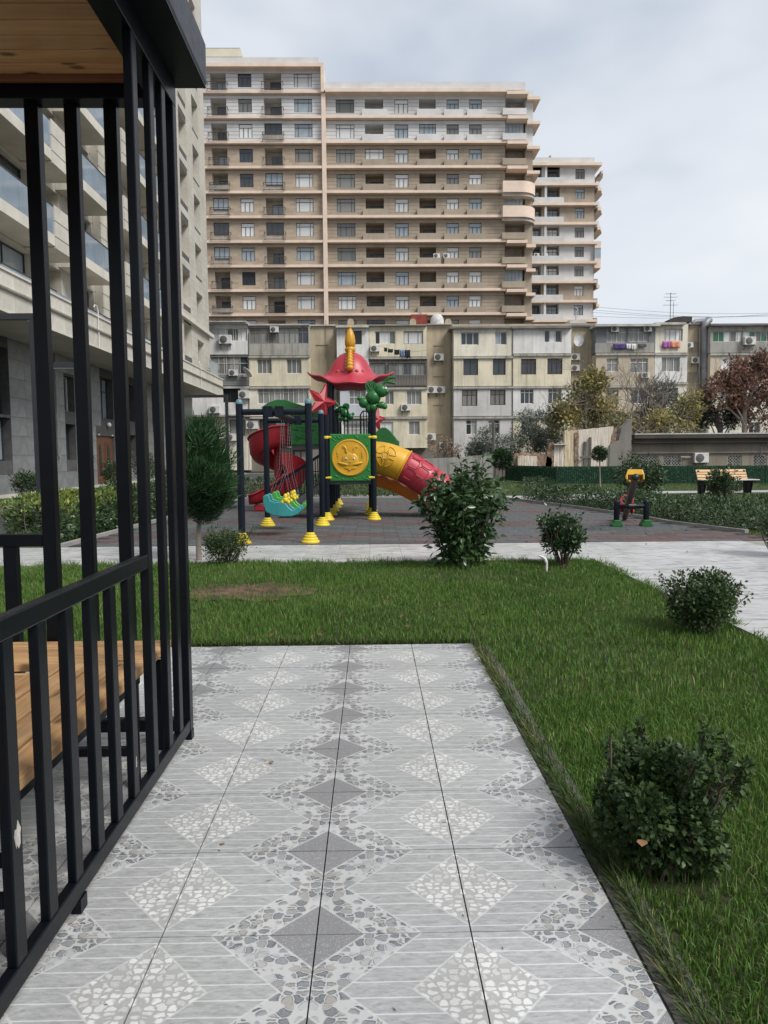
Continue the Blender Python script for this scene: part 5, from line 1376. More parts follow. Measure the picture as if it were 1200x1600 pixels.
    window(tower, xm1 + .1, xm1 + 1.8, z0 + .75, z0 + 2.1, 2.3, (.5,), (.7,), 'dark', RB_.choice(['dark', 'black']), name='balcony_door')
    rnd = k in (4, 5)
    pm_ = T_sal if rnd else wm2
    if rnd:
        x0_, x1_ = TX(783.5), TX(838); rr = 2.2; n = 12
        P = [(x0_, -1.1), (x1_ - rr, -1.1)] + [(x1_ - rr + rr * math.sin(PI / 2 * i / n), -1.1 + rr - rr * math.cos(PI / 2 * i / n)) for i in range(1, n + 1)] + [(x1_, 4), (x0_, 4)]
        Pi = [(x0_ + .15, .5), (x1_ - .2, .5)]
        MB().prism(P, z0 - .45, z0 + .95, 'z').build('round_balcony', T_sal, tower, 40)
        MB().prism([(x * 1.0, y + .25) for x, y in P], z0 - .85, z0 - .46, 'z').build('round_slab', T_in, tower, 40)
    else:
        MB().box(TX(783.5), TX(820), -.75, .34, z0 - .02, z0 + .78).build('parapet', pm_, tower)
        MB().box(xm1 + .11, xc1 + .1, -1.0, .5, ZB(k) - .42, ZB(k) - .02).build('floor_band', T_sal, tower)
        MB().box(xc1 + .11, xr1 + (.8 if k > 5 else .35), -.2, 3.4, ZB(k) - .75, ZB(k) - .35).build('floor_band', T_sal, tower)
    if k % 3 == 1: window(tower, xm1 + .02, xc1 - .25, z0 + .79, z1 - .15, .36, (.2, .4, .6, .8), (), 'grey', 'sky', name='glazed_balcony')
MB().box(xl0, xl1 - .02, -1.0, .1, ZB(10) - .25, ZB(10) + .2).box(xl1 - .02, xl1 + .35, -1.0, 6, ZB(9) - .2, ZB(10) + .2).build('roof_band', T_sal, tower)
MB().box(xl0, xl1 - .3, -.5, 8, ZB(10) + .21, ZB(10) + 1.1).build('roof_parapet', T_grey, tower)
MB().box(xm0, xm1, -.95, .2, ZB(9) - .2, ZB(9) + .2).box(xm1 + .01, xc1 + .1, -1.0, .2, ZB(9) - .5, ZB(9) - .1).box(xc1 + .11, xr1 + .8, -.2, 3.4, ZB(9) - .8, ZB(9) - .4).build('roof_band', T_sal, tower)
MB().box(xl1 + .36, xc1 - .2, -.5, 8, ZB(9) + .21, ZB(9) + 1.2).box(xc1 - .19, xr1, .4, 8, ZB(9) - .3, ZB(9) + .55).build('roof_parapet', T_grey, tower)
CRM = surf('cream_cladding', (.55, .52, .40), .6, .1, .6)
a, b, c = TX(322), TX(386), TX(377); z0 = ZB(10) + 1.3
m = MB().prism([(a - 6, z0), (b, z0), (c, at(350, 62, TY).z), (a - 6, at(350, 62, TY).z)], 2, 9); m.box(a - 5.9, b - .5, 1.98, 2.01, z0 + 1.1, z0 + 1.14, 1).box(a - 5.9, b - .8, 1.98, 2.01, z0 + 2.2, z0 + 2.24, 1)
m.build('stair_head', [CRM, T_linb], tower)

# ---------------- second tower farther right
UY = 122.0
tow2 = thing('apartment_tower', 'smaller farther apartment tower with angular corner balconies right of the tall tower', 'building', (0, UY, 0))
def UX(u): return at(u, 370, UY).x
def UZ(v): return at(880, v, UY).z
x0, x1, x2, x3 = UX(826), UX(880), UX(928), UX(940)
MB().box(x0, x2, 1.8, 14, 0, UZ(250)).build('core', T_dkin, tow2)
bands = [UZ(120 + q / 3.636) for q in (1390, 1280, 1170, 1060, 950, 840, 730, 618, 505)]
BM = [1, 1, 0, 0, 0, 1, 1, 0]
for k in range(8):
    z0, z1 = bands[k] + .2, bands[k + 1] - .2; wm2 = T_brown if BM[k] and k != 0 else T_grey
    lo = [(UX(832), UX(846), z0 + .65, z1 - .05, 1.4, 1), (UX(853), UX(874), z0 + .65, z1 - .05, 1.0, 1)]; wn2 = (UX(898), UX(912.5), z0 + .8, z0 + 2.4, .3)
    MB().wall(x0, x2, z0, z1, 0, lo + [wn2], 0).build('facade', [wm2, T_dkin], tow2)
    window(tow2, wn2[0], wn2[1], wn2[2], wn2[3], .12, (), (.68,), 'dark', RB_.choice(['cur', 'sky', 'dcur']), casement=(.32, .68))
    window(tow2, UX(854), UX(873), z0 + .66, z0 + 2.3, .9, (.3, .6), (.7,), 'dark', RB_.choice(['cur', 'sky', 'dark']), name='balcony_door')
    window(tow2, UX(833), UX(845), z0 + .66, z0 + 2.3, 1.3, (.5,), (.7,), 'dark', RB_.choice(['cur', 'dark']), name='balcony_door')
    MB().box(UX(849.5), UX(853), -.5, .3, z0, z1).build('balcony_column', T_grey, tow2)
    MB().box(x0, UX(879), -.7, -.02, z0 - .1, z0 + .85).build('parapet', T_grey, tow2)
    MB().box(x0, x2 + .4, -.75, .2, bands[k] - .2, bands[k] + .2).build('floor_band', T_sal, tow2)
    if k == 3:
        P = [(x2 + .0, -.6), (x2 + 1.0, -.6), (x3 - .1, .6), (x3 - .1, 4), (x2, 4)]
        MB().prism(P, bands[k] - .9, bands[k] + .6, 'z').prism(P, bands[k + 1] - .8, bands[k + 1] + .3, 'z').build('round_balcony', T_sal, tow2)
        MB().prism([(x * 1, y + .05) for x, y in P], bands[k] + .61, bands[k + 1] - .81, 'z').build('balcony_glass', GL['sky'], tow2)
    elif k != 4:
        P = [(x2 + .41, -.5), (x2 + .9, -.5), (x3 + (.5 if k > 3 else -.6), 1.6), (x3 + (.5 if k > 3 else -.6), 5), (x2 + .41, 5)]
        MB().prism(P, bands[k] - .95, bands[k] - .45, 'z').build('corner_slab', T_sal, tow2)
        MB().prism([(x - .3, y + .1) for x, y in P], bands[k] - .44, bands[k] + .5, 'z').build('corner_parapet', T_grey if k > 4 else T_brown, tow2)
        MB().box(x3 - .9, x3 - .6, 1.9, 2.2, bands[k] + .5, bands[k + 1] - .95).build('balcony_column', T_grey, tow2)
MB().box(x0, x2 + .9, -.9, 5, bands[8] - .25, bands[8] + .2).prism([(x2 + .91, -.5), (x2 + 1.2, -.5), (x3 + .5, 1.6), (x3 + .5, 5), (x2 + .91, 5)], bands[8] - 1.4, bands[8] - .9, 'z').build('roof_band', T_sal, tow2)
MB().box(x0, x2 - .2, -.4, 8, bands[8] + .21, UZ(247.5)).build('roof_parapet', T_grey, tow2)
MB().box(UX(836), UX(872), 3, 9, UZ(250), UZ(235)).box(UX(863), UX(866), 2.5, 3, UZ(240), UZ(233)).build('roof_house', T_brown, tow2)

# ---------------- the old five-storey flats
OY = 66.0
P_ = {'cream': plaster('cream_render', (.66, .605, .46), amt=.6), 'cream2': plaster('pale_cream_render', (.68, .645, .54), amt=.55), 'tan': plaster('tan_render', (.43, .365, .265), amt=.75), 'tan2': plaster('brown_tan_render', (.37, .32, .24), amt=.75),
      'white': plaster('white_render', (.68, .675, .65), amt=.5), 'grey': plaster('grey_render', (.52, .515, .50), amt=.5), 'blue': plaster('blue_grey_render', (.50, .52, .57), amt=.3), 'conc': plaster('weathered_concrete', (.33, .32, .295), (.07, .065, .06), .9),
      'old': plaster('stained_grey_panel', (.40, .385, .345), (.06, .055, .05), .95), 'slate': plaster('slate_boards', (.19, .20, .215), amt=.6), 'dark_base': plaster('dark_base_render', (.20, .185, .155), amt=.8), 'beige': plaster('beige_render', (.52, .445, .345), amt=.55)}
OLDW = surf('weathered_timber', (.105, .095, .085), .9, .4, 3, .4, 20, stretch=(6, 6, .4), col2=(.20, .185, .165)); ROOFM = surf('sheet_roof', (.16, .155, .15), .6, .3, .8); LIP = surf('roof_lip', (.42, .41, .39), .7, .25, 1.2); CORR = surf('corrugated_grey', (.25, .25, .24), .6, .2, 1)
oldw = thing('old_apartment_block', 'weathered cream five-storey block of flats with glazed-in balconies behind the playground', 'building', (0, OY, 0))
olde = thing('old_apartment_block', 'weathered grey and white block of flats at the right with laundry on its balconies', 'building', (0, OY, 0))
BFY = -1.3
def ox(u, y): return at(u, 600, OY + y).x
def oz(v, u, y): return at(u, v, OY + y).z
def unit(par, name, u0, u1, v0, v1, mat, holes=(), y=BFY, back=1.3, depth=.25):
    x0, x1 = ox(u0, y), ox(u1, y); uc = (u0 + u1) / 2; z0, z1 = oz(v1, uc, y), oz(v0, uc, y)
    hs = [(ox(a, y), ox(c, y), oz(d, uc, y), oz(b, uc, y), depth, 0) for a, b, c, d in holes]
    m = MB().wall(x0, x1, z0, z1, y, hs, 0)
    yb = y + back
    m.quad((x0, y, z0), (x0, yb, z0), (x1, yb, z0), (x1, y, z0)); m.quad((x0, y, z1), (x1, y, z1), (x1, yb, z1), (x0, yb, z1))
    m.quad((x0, y, z0), (x0, y, z1), (x0, yb, z1), (x0, yb, z0)); m.quad((x1, y, z0), (x1, yb, z0), (x1, yb, z1), (x1, y, z1))
    return m.build(name, mat, par), [h_[:4] for h_ in hs]
def owin(par, r, y=BFY, **k): return window(par, r[0] + .005, r[1] - .005, r[2] + .005, r[3] - .005, y + .10, **k)
def ledge(par, u0, u1, v, y=BFY, h=.18, out=.14, mat=None):
    x0, x1 = ox(u0, y), ox(u1, y); z = oz(v, (u0 + u1) / 2, y)
    MB().box(x0, x1, y - out, y + .3, z - h, z).build('slab_edge', mat or P_['old'], par)
# cores (side walls, back, roof)
def core(par, u0, u1, v, mat):
    MB().box(ox(u0, 0), ox(u1, 0), .06, 11, -1, oz(v, (u0 + u1) / 2, 0)).build('core', mat, par)
core(oldw, 262, 930, 507, P_['tan']); core(olde, 931.5, 1330, 506, P_['tan2'])
# A
for nm, v0, v1, mt, hl in (('balcony', 506, 554, 'white', [(327, 513, 388, 533)]), ('balcony', 556, 603, 'conc', [(329, 557, 388.5, 585)]), ('balcony', 604, 648, 'white', [(348, 607, 375, 629)]), ('wall', 649, 735, 'cream2', [(310, 656, 334, 679), (357, 656, 381, 681)])):
    o, h = unit(oldw, nm, 268, 389, v0, v1, P_[mt], hl, BFY if nm == 'balcony' else -.9, 1.3 if nm == 'balcony' else .9)
    if v0 == 506: owin(oldw, h[0], vs=(.13, .30, .44, .64, .70, .86), panes=['cur', 'cur', 'dcur', 'cur'])
    elif v0 == 556: owin(oldw, h[0], vs=(.22, .36, .42, .62, .78), hz=(.62,), frame='old', panes=['lace', 'dcur', 'lace', 'dark'])
    elif v0 == 604: owin(oldw, h[0], vs=(.4,), frame='dark', pane='black')
    else:
        owin(oldw, h[0], -.9, vs=(.35, .7), frame='brown', pane='dcur'); owin(oldw, h[1], -.9, vs=(.55,), frame='brown', pane='lace')
ledge(oldw, 268, 390, 604, mat=LIP); ledge(oldw, 268, 390, 648)
x0, x1 = ox(329, BFY), ox(389, BFY)
m = MB()
for k in range(7): m.box(x0, x1, BFY - .05 - .015 * (k % 2), BFY - .003, oz(602, 360, BFY) + .135 * k, oz(602, 360, BFY) + .135 * k + .125)
m.build('metal_cladding', CORR, oldw, kind='stuff')
# B
o, h = unit(oldw, 'balcony', 389.5, 484, 508, 555, P_['old'], [(391, 512, 483, 537)]); owin(oldw, h[0], vs=(.1, .2, .3, .4, .495, .505, .6, .69, .78, .9), hz=(.72,), frame='grey', panes=['dcur', 'lace', 'dcur', 'lace', 'lace', 'dark'])
o, h = unit(oldw, 'balcony', 389.5, 484, 556.5, 603, P_['cream'], [(402, 560, 425, 584), (448, 560, 471.5, 584)])
for q in h: owin(oldw, q, vs=(.35, .66), pane='dcur')
o, h = unit(oldw, 'balcony', 389.5, 484, 604.5, 650, P_['cream2'], [(402, 606.5, 482, 631)]); owin(oldw, h[0], vs=(.11, .22, .33, .44, .5, .6, .7, .8, .9), hz=(.75,), panes=['lace', 'lace', 'dcur', 'lace'])
o, h = unit(oldw, 'wall', 389.5, 484, 651, 699, P_['cream2'], [(404, 655, 430, 680), (452, 656, 474, 680)], -.9, .9); owin(oldw, h[0], -.9, vs=(.5,), frame='brown', pane='dcur'); owin(oldw, h[1], -.9, vs=(.5,), frame='brown', pane='dark')
o, h = unit(oldw, 'wall', 268, 526, 700, 737, P_['dark_base'], [(456, 704, 480, 727), (404, 706, 428, 722)], -.4, .4); owin(oldw, h[0], -.4, vs=(.5,), frame='brown', pane='dcur', fw=.12); owin(oldw, h[1], -.4, vs=(.5,), frame='brown', pane='dark')
for v in (556, 604, 651): ledge(oldw, 389.5, 484.5, v)
# C stairwell
o, h = unit(oldw, 'stairwell_wall', 484.5, 526, 507, 737, P_['tan'], [(494, 539, 514, 556), (496, 587, 512, 603), (494, 634, 512, 650)], 0, .05)
for q in h: owin(oldw, q, 0, vs=(.5,), frame='dark', pane='black')
# D
o, h = unit(oldw, 'balcony', 527, 577, 513, 558, P_['white'], [(541, 517, 566, 538)]); owin(oldw, h[0], vs=(.55,), frame='dark', panes=['dark', 'black'])
unit(oldw, 'balcony', 527, 577, 558.5, 603, P_['white'])
o, h = unit(oldw, 'balcony', 531, 577, 605, 650, P_['blue'], [(545, 609, 571.5, 632)]); owin(oldw, h[0], vs=(.3, .7), hz=(.5,), pane='dcur')
o, h = unit(oldw, 'balcony', 533, 577, 651, 700, P_['white'], [(536, 663, 576, 679)]); owin(oldw, h[0], vs=(.25, .5, .75), hz=(.55,), pane='lace')
m = MB()
for k in range(14): m.box(ox(536 + k * 2.9, BFY), ox(538 + k * 2.9, BFY), BFY - .06, BFY - .003, oz(662, 555, BFY), oz(651.5, 555, BFY))
m.build('slatted_screen', CORR, oldw, kind='stuff')
ledge(oldw, 528, 577, 604, mat=LIP); ledge(oldw, 531, 577, 651); MB().box(ox(526, BFY), ox(577, BFY), BFY - .5, .2, oz(513, 550, BFY), oz(510.5, 550, BFY)).build('awning', LIP, oldw)
# E
o, h = unit(oldw, 'balcony', 577.5, 667, 509, 557, P_['cream'], [(586.5, 517.5, 618, 537.5), (631, 517.5, 661.5, 537.5)]); owin(oldw, h[0], vs=(.24, .72), panes=['black', 'cur', 'cur', 'dcur']); owin(oldw, h[1], vs=(.26, .76), pane='cur', frame='grey')
o, h = unit(oldw, 'balcony', 577.5, 667, 558, 604, OLDW, [(608, 567, 665, 586), (579, 567, 603, 586)]); owin(oldw, h[0], vs=(.13, .26, .38, .52, .64, .76, .88), frame='grey', panes=['dcur', 'lace', 'dark', 'lace', 'dcur'], fw=.04); owin(oldw, h[1], vs=(.3, .6), frame='grey', pane='dcur')
for k in range(20):
    a, b = ox(578 + k * 4.45, BFY), ox(582 + k * 4.45, BFY)
    MB().box(0, b - a, -.03, -.003, 0, oz(587.5, 620, BFY) - oz(602.5, 620, BFY) + RB_.uniform(-.05, .05)).build('timber_plank', OLDW, oldw, loc=(a, BFY, oz(602.5, 620, BFY)))
o, h = unit(oldw, 'balcony', 577.5, 667.5, 606, 651, P_['cream'], [(601, 610, 615, 632), (635, 610, 658.5, 632.5)]); owin(oldw, h[0], vs=(.5,), pane='dcur'); owin(oldw, h[1], vs=(.33, .62), pane='dcur')
o, h = unit(oldw, 'balcony', 577.5, 667.5, 652, 700, P_['cream'], [(592, 659, 614, 680), (638, 658.5, 655.5, 679.5)]); owin(oldw, h[0], vs=(.45,), pane='cur'); owin(oldw, h[1], vs=(.5,), pane='dcur')
for v in (558, 605.5, 651.5): ledge(oldw, 577.5, 668, v)
unit(oldw, 'wall', 526.5, 706, 701, 737, P_['dark_base'], (), -.2, .2)  # ground floor render has a darker base colour than the storeys above
# F stairwell
o, h = unit(oldw, 'stairwell_wall', 667.5, 707, 507, 737, P_['tan'], [(677, 540, 694, 555.5), (677, 588, 694, 602.5), (677, 633, 694, 649), (677, 679, 694, 697)], 0, .05)
for q in h: owin(oldw, q, 0, vs=(.5,), frame='dark', pane='black')
# G, H
G_ = [(709, 801, 513, 556, 'cream2', [(720, 519, 748, 539), (773, 518.5, 791.5, 539)], [dict(vs=(.3, .68), pane='dark'), dict(vs=(.5,), panes=['sky', 'dark'])]),
      (709, 801, 557.5, 603, 'cream', [(724, 561, 747, 586), (770, 561, 790, 586)], [dict(vs=(.5,), frame='dark', pane='dark'), dict(vs=(.5,), frame='dark', pane='dark')]),
      (709, 801, 604.5, 650, 'grey', [(722, 609, 746, 634), (766, 609, 790, 633)], [dict(vs=(.35, .65), hz=(.7,), frame='brown', pane='dcur'), dict(vs=(.35, .65), hz=(.7,), frame='brown', pane='dcur')]),
      (709, 801, 651.5, 737, 'grey', [(728, 656, 745, 679), (763, 656, 781, 678)], [dict(vs=(.5,), hz=(.72,), panes=['black', 'lace']), dict(vs=(.5,), hz=(.72,), panes=['lace', 'dark'])]),
      (801.5, 892, 513, 552, 'white', [(850, 516, 877, 535)], [dict(vs=(.3, .65), panes=['dark', 'cur', 'dark'])]),
      (801.5, 892, 553, 603, 'cream', [(814, 560.5, 837.5, 585), (855, 560, 878.5, 585)], [dict(vs=(.45, .7), hz=(.75,), frame='brown', pane='dark'), dict(vs=(.33, .66), hz=(.75,), frame='brown', pane='dark')]),
      (801.5, 892, 604, 650, 'white', [(813, 607.5, 834, 631), (856.5, 607, 878, 631)], [dict(vs=(.34, .68), hz=(.76,), pane='dark'), dict(vs=(.34, .68), hz=(.76,), pane='dark')]),
      (801.5, 892, 651, 737, 'cream', [(815, 656, 835, 680)], [dict(vs=(.5,), pane='dark')])]
for u0, u1, v0, v1, mt, hl, ws in G_:
    o, h = unit(oldw, 'balcony', u0, u1, v0, v1, P_[mt], hl)
    for q, k in zip(h, ws): owin(oldw, q, **k)
for v in (557, 604, 651): ledge(oldw, 708, 801.3, v)
for v in (553, 603.5, 650.5): ledge(oldw, 801.6, 893, v)
o, h = unit(oldw, 'stairwell_wall', 893, 930, 510, 737, P_['tan'], [(896.5, 537, 915, 554), (896.5, 584, 915, 597), (896.5, 632, 915, 648)], 0, .05)
for q in h: owin(oldw, q, 0, vs=(.45,), frame='dark', pane='black')
# roof edges
def roof(par, u0, u1, v0, v1, y0, mat, z2=None):
    uc = (u0 + u1) / 2; MB().box(ox(u0, y0), ox(u1, y0), y0, 11.4, oz(v1, uc, y0), oz(v0, uc, y0)).build('roof', mat, par)
roof(oldw, 266, 389, 503.5, 506, -1.7, LIP); roof(oldw, 389.3, 484.4, 506, 508.3, -1.5, LIP); roof(oldw, 484.7, 526, 507.2, 509, -.2, LIP); roof(oldw, 577, 667.3, 507.8, 509, -1.6, ROOFM)
roof(oldw, 667.6, 707, 505.7, 507, -.3, LIP); roof(oldw, 703, 801, 510, 513, -1.6, ROOFM); roof(oldw, 799, 893, 509, 512.8, -1.7, ROOFM); roof(oldw, 893.3, 930, 507, 510, -.3, ROOFM)
m = MB()
for k in range(26): m.box(ox(328 + k * 2.3, -1.75), ox(329.3 + k * 2.3, -1.75), -1.9, -.3, oz(503.5, 358, -1.75), oz(501.5, 358, -1.75))
m.build('corrugated_roof', LIP, oldw, kind='stuff')
# J, K, L (east block)
EB = [(930.5, 1022, 510, 551, 'slate', [(947, 513, 978, 535), (981, 513, 1012, 534.5)], [dict(vs=(.24, .5, .76), hz=(.72,), pane='lace'), dict(vs=(.24, .5, .76), hz=(.72,), pane='lace')]),
      (931, 1022, 553, 602, 'beige', [(947, 560, 965, 581), (984, 560, 1012, 583)], [dict(vs=(.45,), hz=(.66,), pane='lace'), dict(vs=(.35, .7), hz=(.72,), pane='dcur')]),
      (931, 1022, 603, 650, 'beige', [(947, 609, 967, 631), (986, 609, 1010, 631)], [dict(vs=(.5,), pane='dcur'), dict(vs=(.5,), pane='dark')]),
      (1022.5, 1073, 507, 551, 'cream2', [(1036, 513.5, 1065, 533)], [dict(vs=(.12, .35, .66, .88), pane='cur', frame='old')]),
      (1022.5, 1073, 553, 597, 'white', [(1033, 558, 1061.5, 581)], [dict(vs=(.28, .68), panes=['dcur', 'lace', 'lace', 'dcur'])]),
      (1022.5, 1073, 598, 650, 'cream2', [(1036, 606, 1060, 628)], [dict(vs=(.5,), pane='dcur')]),
      (1108, 1225, 508, 551, 'conc', [(1112, 517.5, 1158, 534), (1160, 517.5, 1206, 534)], [dict(vs=(.2, .38, .6, .8), frame='old', panes=['green', 'green', 'cur', 'dcur', 'cur']), dict(vs=(.2, .4, .6, .8), frame='old', panes=['cur', 'green', 'dcur', 'green', 'dark'])]),
      (1109, 1225, 552, 600, 'beige', [(1126, 556, 1151, 577), (1172, 556, 1196, 577)], [dict(vs=(.5,), pane='cur'), dict(vs=(.5,), pane='dcur')]),
      (1109, 1225, 601, 648, 'cream2', [(1126, 606, 1150, 628), (1172, 606, 1196, 628)], [dict(vs=(.5,), pane='dcur'), dict(vs=(.5,), pane='dcur')]),
      (1109, 1225, 649, 737, 'cream2', [(1124, 660, 1142, 682), (1172, 660, 1190, 682)], [dict(vs=(.5,), panes=['dark', 'cur']), dict(vs=(.5,), pane='dark')]),
      (931, 1073, 651, 737, 'cream2', [(950, 660, 968, 682), (1000, 660, 1020, 682)], [dict(vs=(.5,), pane='dark'), dict(vs=(.5,), pane='dark')])]
for u0, u1, v0, v1, mt, hl, ws in EB:
    o, h = unit(olde, 'balcony', u0, u1, v0, v1, P_[mt], hl)
    for q, k in zip(h, ws): owin(olde, q, **k)
MB().box(ox(929, BFY), ox(1021, BFY), BFY - .03, BFY - .002, oz(551, 975, BFY), oz(536, 975, BFY)).build('balcony_front', P_['conc'], olde)
MB().box(ox(1108, BFY), ox(1225, BFY), BFY - .03, BFY - .002, oz(551, 1160, BFY), oz(536, 1160, BFY)).build('balcony_front', P_['conc'], olde)
for v in (552, 602.5, 650): ledge(olde, 930, 1022, v); ledge(olde, 1108, 1226, v)
for v in (552, 597.5, 650): ledge(olde, 1022.5, 1073.5, v)
o, h = unit(olde, 'stairwell_wall', 1073, 1108, 506, 737, P_['tan'], [(1075, 535, 1092, 551), (1074, 582, 1091, 598), (1075, 630, 1091, 646)], 0, .05)
for q, p in zip(h, ('black', 'dark', 'black')): owin(olde, q, 0, vs=(.5,), frame='dark', pane=p)
roof(olde, 929, 1030, 506, 509.5, -1.9, LIP); roof(olde, 1022, 1070, 503.5, 507, -1.8, LIP); roof(olde, 1070, 1108, 505, 507, -.3, ROOFM); roof(olde, 1108, 1330, 505, 508, -1.7, ROOFM)
# pipes down the walls
PIPE = surf('zinc_pipe', (.24, .245, .26), .5, .2, 2, metal=.3)
def pipe(par, pts, r, mat=None, name='drainpipe'):
    m = MB(); m.tube(pts, r, 8); return m.build(name, mat or PIPE, par, 50)
def pv(u, v, y): q = at(u, v, OY + y); return (q.x, y, q.z)
pipe(oldw, [pv(525.5, 508, -.15), pv(525.5, 735, -.15)], .09); pipe(oldw, [pv(706.5, 510, -.15), pv(706.5, 735, -.15)], .13, ROOFM); pipe(oldw, [pv(928.5, 508, -.15), pv(928.5, 735, -.15)], .10, ROOFM); pipe(oldw, [pv(509, 500, -.1), pv(509.5, 560, -.1)], .025, ROOFM)
pipe(oldw, [pv(389, 520, BFY - .05), pv(389, 735, BFY - .05)], .03, ROOFM); pipe(oldw, [pv(801.2, 512, BFY - .05), pv(801.2, 735, BFY - .05)], .04, ROOFM)
pipe(olde, [pv(1094, 512, -.3), pv(1093, 600, -.3)], .08); d = pipe(olde, [pv(1101, 512, -.5), pv(1101, 735, -.5)], .30, name='ventilation_duct')
m = MB()
for v in (530, 552, 574, 596): q = pv(1101, v, -.5); m.lathe([(.30, -.03), (.325, -.02), (.325, .02), (.30, .03)], q, 10)
m.build('duct_joints', PIPE, d, 40, kind='stuff')
m = MB().tube([pv(1101, 512, -.5), pv(1101, 505, -.5), pv(1108, 500.5, -.5), pv(1106, 500, 3)], .30, 8).tube([pv(1110, 501, .2), pv(1086, 503, .2), pv(1082, 506, .2)], .24, 8); m.build('duct_elbow', PIPE, d, 50, kind='stuff')
# roof clutter: things of their own
def roofthing(name, label, cat, u, v, y, fn, mat, smooth=None, group=None, kind=None):
    q = at(u, v, OY + y); m = MB(); fn(m); o = m.build(name, mat, loc=q, smooth=smooth)
    if kind: o['kind'] = kind
    return tag(o, label, cat, group)
DM = surf('white_dome', (.50, .50, .49), .7, .25, 3)
roofthing('roof_dome', 'small white dome on the flat roof of the cream flats', 'dome', 683, 508, 3, lambda m: m.lathe([(.62, 0), (.62, .32), (.60, .5), (.52, .72), (.36, .92), (.16, 1.02), (.01, 1.05)], n=16), DM, 50)
RBK = surf('red_hut', (.22, .045, .035), .8, .3, 2)
roofthing('roof_hut', 'small red hut on the roof beside the white dome', 'hut', 655, 509, 4, lambda m: m.box(-.75, .75, 0, 1.6, 0, 1.05), RBK)
def satdish(s, az, el):
    def f(m):
        n = 18; M_ = Matrix.Rotation(az, 3, 'Z') @ Matrix.Rotation(el, 3, 'X'); pr = [(.02, .10), (.25, .075), (.42, .02), (.5, -.03), (.5, -.045), (.42, .005), (.25, .055), (.02, .08)]
        b = [M_ @ Vector((r * math.cos(2 * PI * k / n) * s, y * s, r * math.sin(2 * PI * k / n) * s * 1.08)) for r, y in pr for k in range(n)]
        m.add(b, [(i * n + k, i * n + (k + 1) % n, (i + 1) * n + (k + 1) % n, (i + 1) * n + k) for i in range(len(pr) - 1) for k in range(n)])
        m.tube([M_ @ Vector((0, -.0, -.5)) * s, M_ @ Vector((0, -.5, -.1)) * s], .02, 5); m.ball(M_ @ Vector((0, -.5, -.08)) * s, .05, 8, 6); m.tube([M_ @ Vector((0, .09, 0)) * s, (0, .55, -.25)], .035, 5)
    return f
WD = surf('white_dish', (.60, .60, .60), .45, .1, 3)
roofthing('satellite_dish', 'large oval white satellite dish beside the right stairwell window', 'satellite dish', 904, 531, -.6, satdish(1.05, .35, .1), WD, 40)
roofthing('satellite_dish', 'tilted satellite dish seen nearly edge-on between the grey and cream balconies', 'satellite dish', 387, 581, -1.9, satdish(1.0, -1.0, .7), WD, 40)
roofthing('satellite_dish', 'tiny satellite dish standing on the roof by the red hut', 'satellite dish', 655, 492, 4.5, satdish(.55, .5, .2), WD, 40)
IRON = surf('roof_iron', (.09, .085, .08), .7, .3, 4); TANKM = plaster('black_tank', (.055, .05, .045), amt=.5)
def antenna(m):
    m.tube([(0, 0, -.3), (0, 0, 2.6)], .03, 5); m.tube([(.35, .2, -.3), (.35, .2, 1.8)], .02, 5)
    for z, L in ((2.5, .45), (2.2, .55), (1.9, .4), (1.5, .6)):
        m.tube([(-L, 0, z), (L, 0, z)], .014, 4)
        for k in range(5): m.tube([(-L + 2 * L * k / 4, -.25, z), (-L + 2 * L * k / 4, .25, z)], .010, 4)
roofthing('aerial', 'thin television aerial on the roof of the right-hand flats', 'aerial', 1047, 503, 1.5, antenna, IRON, kind='stuff')
roofthing('water_tank', 'long black water tank lying on the roof of the right-hand flats', 'tank', 1059, 505, 2, lambda m: m.prism([(-1.05, 0), (1.05, 0), (1.05, .48), (.5, .52), (.1, .50), (-.6, .42), (-1.0, .25)], -.6, .6), TANKM)
def stub(m): m.tube([(0, 0, 0), (0, 0, .7), (.15, 0, .95), (-.1, 0, 1.15)], .05, 6); m.box(-.6, .9, -.1, 1.5, -.3, .0)
roofthing('roof_vent', 'bent metal flue on the roof before the smaller tower', 'flue', 900, 500, 1, stub, LIP, 50)
for i, (u, tx) in enumerate(((548, 'left of the red hut behind the hat roof'), (645, 'left of the red hut'), (700, 'right of the white dome'))):
    roofthing('vent_stub', 'small arched vent stub on the roof ' + tx, 'vent', u, 508, 1.2, lambda m: m.prism([(-.28, 0), (.28, 0), (.28, .3), (.2, .48), (0, .55), (-.2, .48), (-.28, .3)], -.25, .25), P_['tan'], None, 'roof vents')
# air conditioners
ACW = surf('ac_casing', (.60, .595, .57), .5, .15, 3); ACD = surf('ac_grille', (.10, .10, .10), .6, .2, 6)
ac0 = thing('air_conditioner', 'proto', 'air conditioner', (0, 0, 0), 'air conditioner units on the old flats')
MB().box(-.40, .40, -.30, 0, 0, .55).build('casing', ACW, ac0, bevel=.02)
m = MB(); m.lathe([(.23, 0), (.23, .02), (.20, .03), (.05, .02), (.02, .03)], n=18); g = m.build('fan_grille', ACD, ac0, 40, loc=(-.10, -.30, .275)); g.rotation_euler = (PI / 2, 0, 0)
MB().bar((-.3, -.28, -.02), (-.3, .08, -.02), .04, .04).bar((.3, -.28, -.02), (.3, .08, -.02), .04, .04).bar((-.3, .02, -.3), (-.3, -.26, -.03), .03, .03).bar((.3, .02, -.3), (.3, -.26, -.03), .03, .03).build('bracket', IRON, ac0, kind='stuff')
ACS = [(353.5, 547, BFY, 'under the white-framed top left windows'), (321, 588, BFY, None), (366, 593, BFY, None), (408, 628, BFY, None)]
